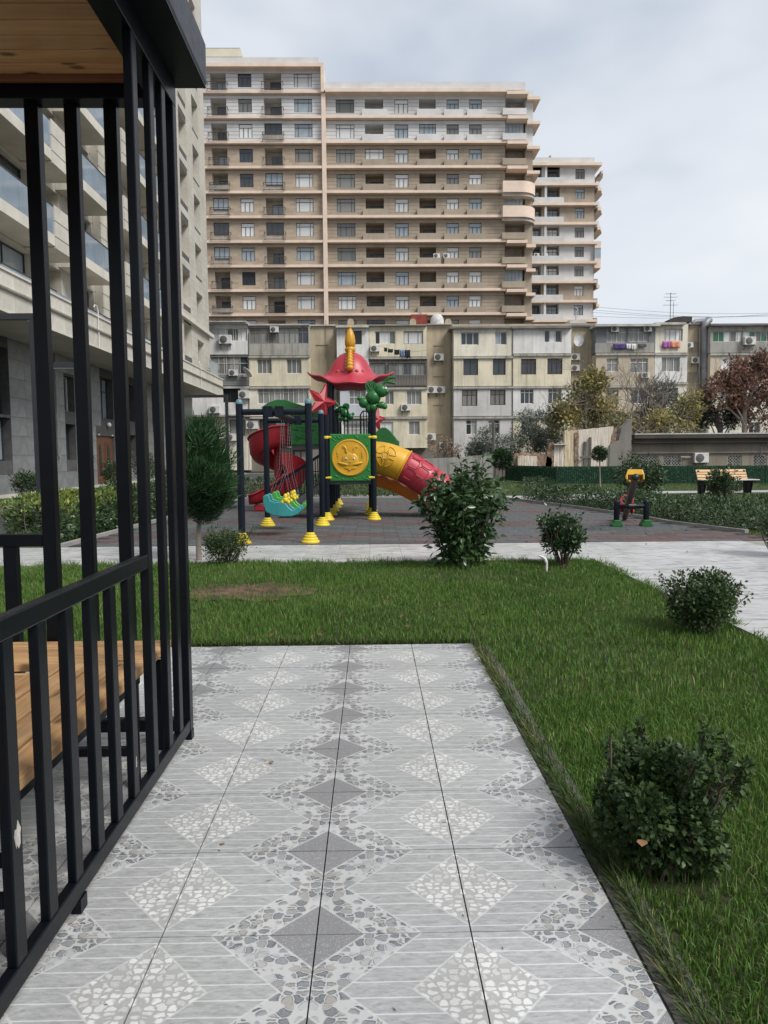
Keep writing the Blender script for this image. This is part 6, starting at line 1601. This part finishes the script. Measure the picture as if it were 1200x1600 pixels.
ACL = [(353, 537, BFY, 'air conditioner under the top-floor windows at the far left of the old flats', 1.35), (336, 645, BFY, 'air conditioner on the low white balcony wall left of the swing', 1.15), (382, 622, BFY, 'air conditioner beside the dark open balcony above the swing', 1.2),
       (365, 586.5, BFY - .05, 'small air conditioner under the second-floor glazing at the far left', .95), (395, 669.5, -.9, 'air conditioner on the cream wall between the swing posts', 1.3), (362, 688, -.9, 'air conditioner low on the wall behind the left swing post', 1.15), (429, 519, BFY - .05, 'air conditioner set into the grey wooden top-floor glazing', .9),
       (586, 549, BFY, 'air conditioner left of the dark washing on the line', 1.0), (634, 641, BFY, 'air conditioner beneath the white window right of the green bug', 1.05), (685.5, 563, 0, 'air conditioner topmost on the stairwell wall right of the washing', 1.1), (675, 613.5, 0, 'left one of the pair of air conditioners on the stairwell wall', 1.1), (688, 613.5, 0, 'right one of the pair of air conditioners on the stairwell wall', 1.05),
       (673, 687, 0, 'air conditioner low on the stairwell wall above the bare pink tree', 1.1), (693, 700, 0, 'lowest air conditioner on the stairwell behind the bare pink tree', 1.0), (898, 562, 0, 'upper one of two air conditioners under the big satellite dish', 1.0), (898, 579, 0, 'lower one of two air conditioners under the big satellite dish', .95),
       (960, 518, BFY - .05, 'air conditioner in the left half of the dark glazed balcony over the laundry', .85), (1011, 517.5, BFY - .05, 'air conditioner in the right half of the dark glazed balcony over the laundry', .85), (1085.5, 567, 0, 'air conditioner beside the zinc duct of the right-hand flats', 1.0), (1169, 538.5, BFY - .05, 'air conditioner under the green-paned balcony at the top right', 1.25),
       (1007, 590, BFY, 'air conditioner under the second-floor window behind the bare branches', .9), (1076, 542.5, -.6, 'white air conditioner at the corner next to the hanging towels', .8)]
for i, (u, v, y, lb, s) in enumerate(ACL):
    o = ac0 if i == 0 else copy_tree(ac0); o['label'] = lb; o.location = at(u, v + 1, OY + y - .03); o.location.z += 0; o.scale = (s, s, s)
# washing
def cloth(label, u0, v0, u1, v1, y, col, seed, group='washing hung on the old flats', name='garment'):
    a, b = at(u0, v0, OY + y), at(u1, v1, OY + y); R = random.Random(seed); n = 7; m = MB(); w_, h = b.x - a.x, a.z - b.z; vs = []
    for j in range(5):
        for i in range(n): vs.append((w_ * i / (n - 1) * (1 - .06 * j * (i - 3) / 3 * .0) , .06 * math.sin(i * 1.9 + seed) * (.4 + j * .2), -h * j / 4 * (1 + .08 * math.sin(i * 2.2 + seed)) - .03 * math.sin(PI * i / (n - 1))))
    m.add(vs, [(j * n + i, j * n + i + 1, (j + 1) * n + i + 1, (j + 1) * n + i) for j in range(4) for i in range(n - 1)])
    o = m.build(name, surf('cloth_' + str(seed), col, .9, .25, 5), loc=a, smooth=80); md = o.modifiers.new('thickness', 'SOLIDIFY'); md.thickness = .015
    return tag(o, label, 'laundry', group)
ln = MB(); LP_ = [at(592 + 75 * t, 540.5 + 9 * math.sin(PI * t * .75), OY - 2.1) for t in [i / 10 for i in range(11)]]
ln.tube([q - LP_[0] for q in LP_], .012, 4); tag(ln.build('washing_line', IRON, loc=LP_[0]), 'thin washing line sagging across the cream top-floor balcony', 'washing line')
for i, (u0, v0, u1, v1, c, t) in enumerate(((600, 543, 605, 549, (.02, .02, .022), 'first small black garment at the left end of the washing line'), (606, 545, 614, 550.5, (.025, .025, .03), 'second small black garment on the washing line'), (616, 546, 624, 554, (.015, .017, .02), 'black shirt left of the blue jeans on the washing line'), (624.5, 546.5, 632, 558, (.14, .20, .30), 'pale blue jeans on the washing line'), (632.5, 546.5, 641, 559, (.02, .025, .035), 'black trousers at the right end of the washing line'),
    (958, 537, 978, 545, (.07, .045, .16), 'purple cloth hung on the grey balcony front'), (979, 537, 986, 545, (.6, .6, .6), 'left one of two white shirts on the grey balcony front'), (987, 537, 995, 546, (.62, .62, .62), 'right one of two white shirts on the grey balcony front'), (997, 537, 1010, 542, (.10, .09, .09), 'dark grey cloths at the right end of the grey balcony front'),
    (1035, 533, 1047, 543.5, (.36, .11, .32), 'pink and purple towel hung under the white balcony window'), (1047.5, 533, 1063, 543, (.62, .26, .16), 'peach-coloured towel hung under the white balcony window'))):
    cloth(t, u0, v0, u1, v1, BFY - (.8 if i < 5 else .15), c, 300 + i)
# overhead wires to the right
WR = MB()
for v0, v1 in ((479, 487), (484, 492), (488, 489), (494, 486)):
    a, b = at(925, v0, 62), at(1260, v1, 60); WR.tube([a.lerp(b, i / 12) - Vector((0, 0, .35 * math.sin(PI * i / 12))) for i in range(13)], .012, 3)
tag(WR.build('overhead_wires', IRON, kind='stuff'), 'thin overhead wires crossing the sky above the right-hand flats', 'wires')

for i, (u, v, lb_) in enumerate(((682, 404, 'left one of two small air conditioners high on the tall tower'), (697.5, 404, 'right one of two small air conditioners high on the tall tower'), (838, 402, 'left one of two tiny air conditioners on the farther tower'), (851, 402, 'right one of two tiny air conditioners on the farther tower'))):
    o = copy_tree(ac0); o['label'] = lb_; o['group'] = 'air conditioners on the towers'; o.location = at(u, v, (TY if i < 2 else UY) - (.02 if i < 2 else .02)); o.scale = (1.05,) * 3

# ================================================================ LEFT BUILDING (local x runs along the street = world y, local -y faces the playground)
lb = thing('stone_building', 'long beige and dark stone apartment building with glass balconies behind the gazebo bars', 'building', (-12.4, 0, 0), None, PI / 2)
def travert():
    t = NT('beige_stone_cladding'); c = t.coord('Object'); n = t.noise(c, .8, 5, .6); f = t.noise(t.coord('Object', (1, 1, 4)), 3, 5, .65)
    b = t.ramp(n, (.32, (.46, .43, .37)), (.68, (.60, .57, .50))); b = t.mix(t.math('MULTIPLY', t.ramp(f, (.45, 0.0), (.75, 1.0)), .35), b, (.34, .31, .26))
    k = t.math('MULTIPLY_ADD', t.objrand(), .16, .92); cb = t.n.new('ShaderNodeCombineColor'); [t.l.new(k, cb.inputs[i]) for i in range(3)]
    return t.out(t.mix(1.0, b, cb.outputs[0], 'MULTIPLY'), .5, 0, .35)
L_st = travert()
def greystone():
    t = NT('grey_veined_stone'); c = t.coord('Object', (1, 1, 1), rot=(0, .6, 0)); n = t.noise(c, .9, 7, .68, 1.5); v = t.noise(t.coord('Object', (1, 1, 2.4), rot=(0, .9, 0)), 1.1, 5, .6, 2.5)
    b = t.ramp(n, (.3, (.14, .145, .15)), (.7, (.26, .265, .27))); ve = t.lt(t.math('ABSOLUTE', t.math('SUBTRACT', v, .5)), .012, .012)
    b = t.mix(t.math('MULTIPLY', ve, .35), b, (.34, .34, .34)); k = t.math('MULTIPLY_ADD', t.objrand(), .2, .9); cb = t.n.new('ShaderNodeCombineColor'); [t.l.new(k, cb.inputs[i]) for i in range(3)]
    return t.out(t.mix(1.0, b, cb.outputs[0], 'MULTIPLY'), .35, 0, .5)
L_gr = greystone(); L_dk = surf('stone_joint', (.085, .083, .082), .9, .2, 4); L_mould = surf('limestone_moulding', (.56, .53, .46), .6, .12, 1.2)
BGL = glassy('balcony_glass', (.15, .19, .23), .05, None, .6)
def slabgrid(x0, x1, z0, z1, y, pw, ph, holes, mat, par, name='stone_panel', proud=.012, limit=[150]):
    """cladding panels standing proud of a backing wall, cut round the openings"""
    nz_ = max(1, round((z1 - z0) / ph)); stuff = MB(); cache = {}
    for j in range(nz_):
        a, b = z0 + (z1 - z0) * j / nz_, z0 + (z1 - z0) * (j + 1) / nz_
        cuts = [(x0, x1)]
        for h in holes:
            if h[2] < b - .02 and h[3] > a + .02:
                cuts = [q for c in cuts for q in ((c[0], min(c[1], h[0])), (max(c[0], h[1]), c[1])) if q[1] - q[0] > .05]
        for c in cuts:
            n = max(1, round((c[1] - c[0]) / pw))
            for i in range(n):
                p, q = c[0] + (c[1] - c[0]) * i / n, c[0] + (c[1] - c[0]) * (i + 1) / n
                if limit[0] > 0:
                    limit[0] -= 1; k = (round(q - p, 2), round(b - a, 2))
                    if k not in cache: cache[k] = MB().box(.004, q - p - .004, -proud, .0, .006, b - a - .006).mesh(name, mat)
                    link(name, cache[k], par, (p, y, a))
                else: stuff.box(p + .004, q - .004, y - proud, y, a + .006, b - .006)
    if stuff.v: stuff.build(name + '_field', mat, par, kind='stuff')
# lower storeys, set back under the ledge
YB = .72; LS0, LS1 = 12.0, 54.5
LW = [(25.6, 27.15, 2.95, 5.35), (25.6, 27.15, 1.30, 2.85), (31.9, 33.0, 3.4, 4.9), (31.9, 33.0, 1.3, 2.85), (36.1, 37.9, 3.3, 5.3), (40.2, 41.4, 3.35, 5.3), (40.2, 41.4, 1.2, 2.6), (21.0, 22.6, 2.95, 5.35), (21.0, 22.6, 1.3, 2.85), (44.5, 45.7, 3.35, 5.3), (48.5, 49.7, 3.35, 5.3), (48.5, 49.7, 1.2, 2.6)]
DOOR = (35.4, 37.9, .12, 2.45)
MB().wall(LS0, LS1, 0, 5.8, YB, [(*q, .45) for q in LW] + [(*DOOR, .3)], 0).box(LS0, LS1, YB + .5, 16, 0, 5.8).build('ground_storey', L_dk, lb)
slabgrid(LS0, LS1, .1, 5.72, YB, 1.2, .70, LW + [DOOR], L_gr, lb, limit=[230])
MB().box(LS0, LS1, YB - .05, YB, -.05, .10).build('plinth', L_mould, lb)
for i, q in enumerate(LW): window(lb, q[0], q[1], q[2], q[3], YB + .30, (.62,), (.68,) if q[3] - q[2] > 1.8 else (), 'white' if i == 2 else 'dark', ('dark', 'sky', 'dark')[i % 3])
DW = wood('entrance_door_wood', (.11, .045, .025), (.17, .075, .040), .4, 'x', False)
d_ = MB().box(DOOR[0], DOOR[1], YB + .1, YB + .18, DOOR[2], DOOR[3]).build('entrance_door', DW, lb)
for a in (.12, .56):
    x = DOOR[0] + (DOOR[1] - DOOR[0]) * a; m = MB().box(x, x + .75, YB + .08, YB + .099, .3, 2.2)
    m.build('door_leaf', DW, d_, bevel=.01); m = MB().box(x + .22, x + .53, YB + .066, YB + .079, .5, 2.0); m.build('door_glass', GL['black'], d_)
    m = MB()
    for k in range(6): m.box(x + .22, x + .53, YB + .055, YB + .065, .6 + k * .24, .63 + k * .24)
    m.build('door_grille', RAIL, d_, kind='stuff')
m = MB()
for x in (DOOR[0] + .35, DOOR[1] - .3): m.box(x - .08, x + .08, YB - .03, YB + .09, 2.46, 2.52)
m.build('door_lights', PL['white'], lb, kind='stuff')
MB().lathe([(.02, -.12), (.10, -.08), (.12, 0), (.10, .08), (.02, .12)], (36.9, YB - .10, 3.0), 12).build('wall_lamp', PL['white'], lb, 50)
for x in (30.6, 30.95, 34.8): MB().tube([(x, YB - .07, 1.5), (x, YB - .07, 5.7)], .035, 6).tube([(x, YB - .07, 1.5), (x + .05, YB - .12, 1.38)], .05, 6).build('drainpipe', PIPE, lb, 50, kind='stuff')
# ledge: soffit, stone fascia panels, mouldings
LY = -1.52; LE = 54.6
MB().box(LS0, LE, LY + .02, YB - .02, 5.80, 6.95).build('ledge', L_dk, lb)
MB().box(LS0, LE + .05, LY - .05, YB - .02, 5.72, 5.799).build('ledge_soffit', L_mould, lb)
k = 0; x = LS0
while x < LE - .1:
    w_ = min(1.85, LE - x)
    for z0, z1 in ((5.805, 6.36), (6.50, 6.95)): MB().box(.004, w_ - .004, -.03, .0, 0, z1 - z0).build('fascia_panel', L_st, lb, loc=(x, LY + .02, z0))
    x += 1.85
m = MB().prism([(LY + .019, 6.37), (LY - .10, 6.40), (LY - .12, 6.44), (LY - .06, 6.47), (LY + .019, 6.49)], LS0, LE + .04, 'x'); m.build('moulding', L_mould, lb)
MB().box(LS0, LE + .06, LY - .06, 0, 6.951, 7.02).build('ledge_cap', L_mould, lb)
m = MB().box(LE, LE + .02, LY, YB, 5.80, 6.95); m.build('ledge_end', L_mould, lb)
for s in (29.9, 47.5): MB().tube([(s, LY - .06, 5.75), (s, LY - .06, 7.2), (s - .1, LY - .06, 7.36), (s - .35, LY - .06, 7.36), (s - .42, LY - .06, 7.25)], .022, 6).build('overflow_pipe', PL['white'], lb, 50)
# upper storeys
FL = lambda k: 6.35 + 2.98 * k
TOP = 36.0; NF = 10
GLB = [(23.3, 27.2), (30.1, 33.3), (37.2, 41.2), (13.2, 17.5)]; SOL = [(27.21, 29.2), (34.9, 37.19), (41.21, 43.2), (17.51, 19.5)]
uh = []
for k in range(NF):
    for a, b in GLB: uh.append((a + 1.9, b + .5, FL(k) + .2, FL(k) + 2.45, .35))
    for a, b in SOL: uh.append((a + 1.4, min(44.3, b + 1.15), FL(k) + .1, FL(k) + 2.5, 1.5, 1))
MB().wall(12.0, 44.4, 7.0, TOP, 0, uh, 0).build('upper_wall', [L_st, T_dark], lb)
m = MB()
for s0, s1 in ((12, 44.4),):
    zz = 7.3
    while zz < 26:
        for a, b in ((19.5, 23.3), (33.9, 34.9)): m.box(a, b, -.008, .02, zz, zz + .03)
        zz += .5
m.build('cladding_joints', L_dk, lb, kind='stuff')
# solid projecting piers
for a, b, y in ((19.6, 23.2, -1.0), (34.0, 34.8, -.35)  ):
    MB().box(a, b, y, -.01, 7.02, TOP).build('pier', L_st, lb); m = MB(); zz = 7.5
    while zz < 22: m.box(a - .005, b + .005, y - .006, y + .05, zz, zz + .025); zz += .62
    m.build('cladding_joints', L_dk, lb, kind='stuff')
for k in range(NF):
    z = FL(k)
    for i, (a, b) in enumerate(GLB):
        window(lb, a + 1.9, b + .5, z + .2, z + 2.45, .22, (.35,), (.66,), 'dark', ('sky', 'dark', 'sky', 'dcur')[(k + i) % 4])
        if k > 0: MB().box(a, b, -1.12, -.012, z - .38, z).build('balcony_slab', L_mould, lb)
        n = 3; w_ = (b - a) / n
        for j in range(n): MB().box(a + j * w_ + .01, a + (j + 1) * w_ - .01, -1.10, -1.08, z + .01, z + 1.0).build('balcony_glass', BGL, lb)
        MB().box(a + .01, a + .03, -1.078, -.02, z + .01, z + 1.0).build('balcony_glass', BGL, lb)
        MB().box(a, b, -1.115, -1.07, z + 1.001, z + 1.04).build('handrail', RAIL, lb)
    for a, b in SOL:
        if k > 0:
            MB().box(a, b, -1.15, -.013, z - .45, z + 1.05).build('stone_balcony', L_st, lb)
            m = MB()
            for q in (z - .05, z + .5): m.box(a - .004, b + .004, -1.156, -1.1, q, q + .025)
            m.build('cladding_joints', L_dk, lb, kind='stuff')
        else: MB().box(a, b, -1.10, -1.08, z + .01, z + 1.0).build('balcony_glass', BGL, lb)
# far flat strip with two columns of openings
FY = -.62; A0, A1 = 44.4, 54.7
fh = []
for k in range(1, 10):
    fh.append((51.0, 52.75, 7.1 + 3.22 * (k - 1) + .12 + (0 if k > 1 else .05), 7.1 + 3.22 * (k - 1) + 2.12, .55))
    fh.append((47.4, 49.3, 7.1 + 3.22 * (k - 1) + .75, 7.1 + 3.22 * (k - 1) + 2.8, .75, 1))
    fh.append((44.9, 46.4, 7.1 + 3.22 * (k - 1) + .12, 7.1 + 3.22 * (k - 1) + 2.12, .55))
MB().wall(A0, A1, 7.02, TOP, FY + .02, fh, 0, 2).box(A0 + .02, A1, 1.2, 16, 7.02, TOP).quad((A1, FY + .02, 7.02), (A1, 16, 7.02), (A1, 16, TOP), (A1, FY + .02, TOP), 0).quad((A0, FY + .02, 7.02), (A0, FY + .02, TOP), (A0, 0, TOP), (A0, 0, 7.02), 0).build('end_bay', [L_dk, T_dark, L_st], lb)
slabgrid(A0, A1, 7.04, TOP, FY + .02, 1.15, .46, fh, L_st, lb, limit=[0])
for q in fh:
    if len(q) == 5:
        window(lb, q[0], q[1], q[2], q[3] - .45, FY + .42, (.5,), (), 'dark', 'dark', name='window'); MB().box(q[0] + .01, q[1] - .01, FY + .38, FY + .5, q[3] - .45, q[3] - .01).build('shutter_box', L_mould, lb)
MB().box(A0, A1 + .5, FY - .25, FY + .004, 10.05, 10.30).build('string_course', L_mould, lb)
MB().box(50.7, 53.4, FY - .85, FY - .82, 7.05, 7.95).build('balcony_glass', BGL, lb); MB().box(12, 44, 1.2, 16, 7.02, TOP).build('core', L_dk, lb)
tg = thing('balcony_plant', 'yellow-green potted plant on the ledge end of the left building', 'plant', (-11.3, 53.6, 7.03))
P, D = blobs(160, [(0, 0, .45, .35, .5, .4)], 4); V, F = leaf_arrays(P, D, np.full(len(P), .22), .07, 2); link('foliage', tri_mesh('foliage', V, F, LF['yellow']), tg, kind='stuff')
MB().lathe([(.16, 0), (.2, .25), (.17, .26)], n=10).build('pot', T_sal, tg, 40)

# ================================================================ GREEN FENCE, RUINED WALL, LOW BUILDING
GF = leafmat('artificial_hedge', (.020, .085, .042), (.048, .185, .085), .45, .4, None, trans=.0, scale=3); GFB = surf('fence_back', (.014, .045, .024), .8, .2, 6); GPOST = surf('fence_post', (.02, .05, .03), .5, .1, 4)
FP = [(7.0, 38.6), (8.45, 33.6), (12.5, 32.9), (17.3, 32.1), (27.0, 30.5)]
def fence_run(a, b, label, seed):
    a, b = Vector((*a, 0)), Vector((*b, 0)); L = (b - a).length; d = (b - a).normalized(); nrm_ = Vector((d.y, -d.x, 0))
    t = thing('hedge_fence', label, 'fence', a, 'low artificial hedge fence'); r = np.random.default_rng(seed); n = max(1, round(L / 1.6)); H = .82
    for k in range(n):
        s0, s1 = L * k / n + .02, L * (k + 1) / n - .02
        pn = MB(); p, q = d * s0, d * s1
        pn.add([p + Vector((0, 0, .03)), q + Vector((0, 0, .03)), q + Vector((0, 0, H)), p + Vector((0, 0, H)), p - nrm_ * .03 + Vector((0, 0, .03)), q - nrm_ * .03 + Vector((0, 0, .03)), q - nrm_ * .03 + Vector((0, 0, H)), p - nrm_ * .03 + Vector((0, 0, H))],
               [(0, 1, 2, 3), (7, 6, 5, 4), (3, 2, 6, 7), (0, 3, 7, 4), (1, 5, 6, 2)])
        panel = pn.build('hedge_panel', GFB, t)
        cols = int((s1 - s0) / .085); rows = 11; m = cols * rows * 2; c_ = np.repeat(np.arange(cols), rows * 2); rw = np.tile(np.repeat(np.arange(rows), 2), cols); sg = np.tile([1, -1], cols * rows)
        s = s0 + (c_ + .5) * (s1 - s0) / cols; z = .06 + rw * (H - .08) / rows + r.normal(0, .006, m)
        P = np.outer(s, np.array(d)) + np.array(nrm_) * .012; P[:, 2] = z
        D = np.outer(sg * .8 + r.normal(0, .12, m), np.array(d)) + np.outer(r.uniform(.15, .55, m), np.array(nrm_)); D[:, 2] += .55 + r.normal(0, .12, m)
        V, F = leaf_arrays(P, D, np.full(m, .085), .026, seed + k); link('leaf_tufts', tri_mesh('leaf_tufts', V, F, GF), panel, kind='stuff')
        MB().box(-.02, .02, -.02, .02, 0, H + .03).build('fence_post', GPOST, t, loc=d * (L * k / n))
fence_run(FP[0], FP[1], 'short green artificial hedge fence running back to the round ball bush', 1)
fence_run(FP[1], FP[2], 'green artificial hedge fence behind the thin clipped standard tree', 2)
fence_run(FP[2], FP[3], 'green artificial hedge fence behind the slatted park bench', 3)
fence_run(FP[3], FP[4], 'green artificial hedge fence at the right edge beyond the bench', 4)

RY = 40.0
def stain(name, c, s, amt, sc=5):
    t = NT(name); k = t.coord('Object', (3.2, 1, .10)); n = t.noise(k, sc * .6, 6, .7); f = t.noise(t.coord('Object'), 3, 5, .7)
    b = t.mix(t.math('MULTIPLY', t.ramp(n, (.40, 0.0), (.66, 1.0)), amt), c, s); b = t.mix(t.math('MULTIPLY', t.ramp(f, (.55, 0.0), (.8, 1.0)), .4), b, mul(s, .6)); t.bump(f, .4, .03); return t.out(b, .9, 0, .2)
RW = stain('stained_whitewash', (.74, .71, .64), (.30, .19, .09), .9, 14); RW2 = stain('ochre_stained_plaster', (.66, .58, .42), (.28, .18, .08), .9, 14); RG = plaster('grey_mortar', (.22, .205, .185), (.12, .11, .10), .6); RBR = surf('broken_brick', (.22, .13, .09), .95, .45, 6, .8, 25, col2=(.36, .27, .20), bdist=.05)
def rx(u): return at(u, 700, RY).x
def rz(v, u=930): return at(u, v, RY).z
rw = thing('ruined_wall', 'tall ruined plaster wall with pale stained panels standing behind the green fence', 'wall', (rx(930), RY, 0)); rw_x = rx(930)
def rpart(name, pts, y0, y1, mat, jag=0, seed=0):
    R = random.Random(seed); P = []
    q = [(rx(u) - rw_x, rz(v, u)) for u, v in pts]
    for i, p in enumerate(q):
        P.append(p); n = q[(i + 1) % len(q)]; L = math.hypot(n[0] - p[0], n[1] - p[1])
        if jag and L > .3 and not (p[1] < .2 and n[1] < .2):
            for k in range(1, int(L / .12)): f = k / int(L / .12); P.append((p[0] + (n[0] - p[0]) * f + R.uniform(-jag, jag), p[1] + (n[1] - p[1]) * f + R.uniform(-jag, jag)))
    return MB().prism(P, y0, y1).build(name, mat, rw)
rpart('plaster_panel', [(903, 745), (903, 672), (958, 666), (961, 690), (954, 700), (953, 745)], .0, .28, RW, .025, 1)
rpart('plaster_panel', [(882, 745), (882, 674), (902, 672), (902, 745)], .03, .28, RW2, .02, 2)
rpart('mortar_pier', [(950, 745), (952, 695), (966, 688), (970, 668), (985.5, 654), (985.5, 745)], -.10, .5, RG, .02, 3)
rpart('broken_edge', [(898.5, 740), (897.5, 676), (903.5, 674), (904.5, 740)], -.02, .02, RBR, .02, 4)
rpart('broken_edge', [(951, 720), (954, 690), (959, 668), (964, 668), (961, 695), (955, 722)], -.03, .0, RBR, .02, 5)
rpart('low_panel', [(866, 745), (866, 695), (881.5, 695), (881.5, 745)], .05, .3, RW, .01, 6); rpart('low_panel', [(853, 745), (855, 706), (858, 694), (865.5, 691), (865.5, 745)], .02, .4, RBR, .04, 7)
rpart('fallen_panel', [(807, 745), (809, 712), (838, 713), (838, 745)], -.2, .0, RW, .03, 8); rpart('rubble', [(795, 745), (800, 712), (816, 708), (852, 709), (862, 716), (866, 745)], .02, .8, RBR, .08, 9)
m = MB()
for u0, u1, v0, v1 in ((912, 915.5, 690, 745), (920, 923, 683, 745)): m.box(rx(u0) - rw_x, rx(u1) - rw_x, -.12, -.02, rz(v1), rz(v0))
m.box(rx(905) - rw_x, rx(924) - rw_x, -.15, -.121, rz(716), rz(713)); m.build('timber_props', OLDW, rw, kind='stuff')
MB().box(rx(864) - rw_x, rx(884) - rw_x, -.2, .5, rz(695), rz(693)).build('coping', LIP, rw)
gw = thing('yard_wall', 'low grey concrete yard wall left of the ruined wall', 'wall', (rx(740), 43, 0))
x0, x1 = at(640, 715, 43).x, at(802, 715, 43).x; g0 = rx(740)
MB().prism([(x0 - g0, 0), (x1 - g0, 0), (x1 - g0, at(800, 706, 43).z), (x0 - g0 + 3.2, at(720, 714, 43).z), (x0 - g0, at(650, 718, 43).z)], 0, .2).build('wall_panel', P_['conc'], gw); MB().box(at(775, 700, 42.8).x - g0, at(801, 700, 42.8).x - g0, -.12, -.001, 0, at(790, 706, 42.8).z).build('wall_patch', surf('mauve_concrete', (.17, .14, .135), .9, .25, 2), gw)
ut = thing('utility_post', 'weathered wooden post standing among the olive trees', 'post', tuple(at(771, 735, 47)[:2]) + (0,)); MB().tube([(0, 0, -.1), (0, 0, at(771, 660, 47).z)], .11, 8).build('pole', OLDW, ut, 40); MB().box(-.25, .25, -.06, .06, at(771, 668, 47).z, at(771, 664, 47).z).build('crossarm', OLDW, ut)
# low building
LY_ = 41.0
def bx(u): return at(u, 700, LY_).x
def bz(v): return at(1090, v, LY_).z
lo = thing('low_building', 'long low rendered building with grilled windows under a dark roof edge behind the fence', 'building', (0, LY_, 0))
GRW = plaster('mottled_render', (.27, .235, .19), (.12, .105, .09), .7); GRU = plaster('upper_render', (.25, .22, .185), (.10, .09, .08), .8)
xa, xb = bx(985.6), bx(1330)
wins = [(1002, 1030, 709.5, 732), (1036, 1067, 710, 732), (1137, 1160, 711, 731), (1177, 1199, 711, 731), (1240, 1262, 711, 731)]
hs = [(bx(a), bx(b), bz(d), bz(c), .3) for a, b, c, d in wins]
MB().wall(xa, xb, 0, bz(707), 0, hs, 0).box(xa, xb, .4, 9, 0, bz(692)).build('wall', GRW, lo); MB().box(xa, xb, -.05, .35, bz(707) + .002, bz(692)).build('wall_band', GRU, lo); MB().box(xa, xb, -.12, .3, bz(708), bz(706.2)).build('string_course', GRU, lo)
DKR = plaster('dark_cornice', (.075, .065, .055), (.02, .02, .02), .6)  # near-black plaster with darker streaks
MB().box(xa, xb, -.45, .35, bz(692) + .002, bz(685)).box(xa, xb, -.6, .3, bz(684.8), bz(679)).build('cornice', DKR, lo); MB().box(xa, xb, -.62, 9, bz(678.9), bz(677)).build('roof_edge', LIP, lo)
for q in hs:
    w_ = window(lo, q[0], q[1], q[2], q[3], .2, (.5,), (), 'old', 'dark'); m = MB(); W_, H_ = q[1] - q[0], q[3] - q[2]
    m.box(0, W_, -.03, 0, 0, .05).box(0, W_, -.03, 0, H_ - .05, H_).box(0, .05, -.03, 0, .05, H_ - .05).box(W_ - .05, W_, -.03, 0, .05, H_ - .05)
    for s in (-1, 1):
        for k in range(-4, 9):
            c = k * .17; P = [(c, 0), (c + H_, H_)] if s > 0 else [(c, H_), (c + H_, 0)]
            f0, f1 = 0, 1
            a_, b_ = max(.03, min(W_ - .03, c)), max(.03, min(W_ - .03, c + H_))
            if b_ - a_ > .05: za, zb = (a_ - c, b_ - c); m.bar((a_, -.02, za if s > 0 else H_ - za), (b_, -.02, zb if s > 0 else H_ - zb), .02, .02)
    m.build('window_grille', FRM['old'], w_, loc=(0, -.13, 0), kind='stuff')
o = copy_tree(ac0); o['label'] = 'big white air conditioner on the wall of the low building above the fence'; o['group'] = 'air conditioner on the low building'; o.location = (bx(1093), LY_ - .02, bz(723)); o.scale = (1.0, 1, 1.0)
MB().bar((bx(1063), -.1, bz(713.5)), (bx(1079), -.1, bz(714)), .05, .05).build('bracket', FRM['old'], lo)
m = MB().tube([(bx(1186), -.2, bz(698)), (bx(1188), -.2, bz(712)), (bx(1200), -.2, bz(716))], .03, 6); m.build('drainpipe', PIPE, lo, 50)
sheet('yard', [(-60, 38.5), (80, 38.5), (80, 66), (-60, 66)], -.06, MT['ground'])

# ================================================================ LITTER on the terrace
def litter():
    r = np.random.default_rng(66); n = 130; x = np.where(r.random(n) < .6, .72 - np.abs(r.normal(0, .12, n)), r.uniform(-.9, .7, n)); y = r.uniform(1.2, 5.3, n)
    P = np.column_stack([x, y, np.full(n, .003)]); D = np.column_stack([r.normal(size=n), r.normal(size=n), r.uniform(0, .08, n)])
    V, F = leaf_arrays(P, D, r.uniform(.008, .035, n), r.uniform(.0015, .004, n), 5)
    o = link('grass_clippings', tri_mesh('grass_clippings', V, F, leafmat('clippings', (.05, .045, .02), (.20, .15, .08), .8, .2))); o['kind'] = 'stuff'; tag(o, 'dry grass clippings blown over the terrace tiles', 'clippings')
litter()
for i, (u, v, t) in enumerate(((425, 1195, 'small dark dead leaf on the terrace tile near the gazebo corner'), (345, 1322, 'tiny curled dead leaf on a terrace joint beside the gazebo rail'), (880, 1290, 'dead leaf lying at the kerb edge of the terrace'))):
    q = gnd(u, v); fallen(q.x, q.y, .006, .03, 20 + i, t)

def blown():
    r = np.random.default_rng(68); n = 190; k = np.arange(n) % 3
    x = np.where(k == 0, r.uniform(-2.3, 2.8, n), np.where(k == 1, r.uniform(3.2, 6.3, n), r.uniform(-4.5, 6.0, n))); y = np.where(k == 0, r.uniform(5.6, 9.5, n), np.where(k == 1, r.uniform(12, 16, n), r.uniform(9.8, 14, n)))
    z = np.where(k == 0, .012 + r.random(n) * .02, .006); P = np.column_stack([x, y, z]); D = np.column_stack([r.normal(size=n), r.normal(size=n), r.normal(0, .2, n)])
    V, F = leaf_arrays(P, D, r.uniform(.03, .07, n), r.uniform(.015, .035, n), 5)
    o = link('fallen_leaves', tri_mesh('fallen_leaves', V, F, leafmat('blown_leaf', (.045, .030, .018), (.20, .125, .06), .8, .2))); o['kind'] = 'stuff'; tag(o, 'brown fallen leaves scattered over the lawn, path and playground', 'leaves')
blown()
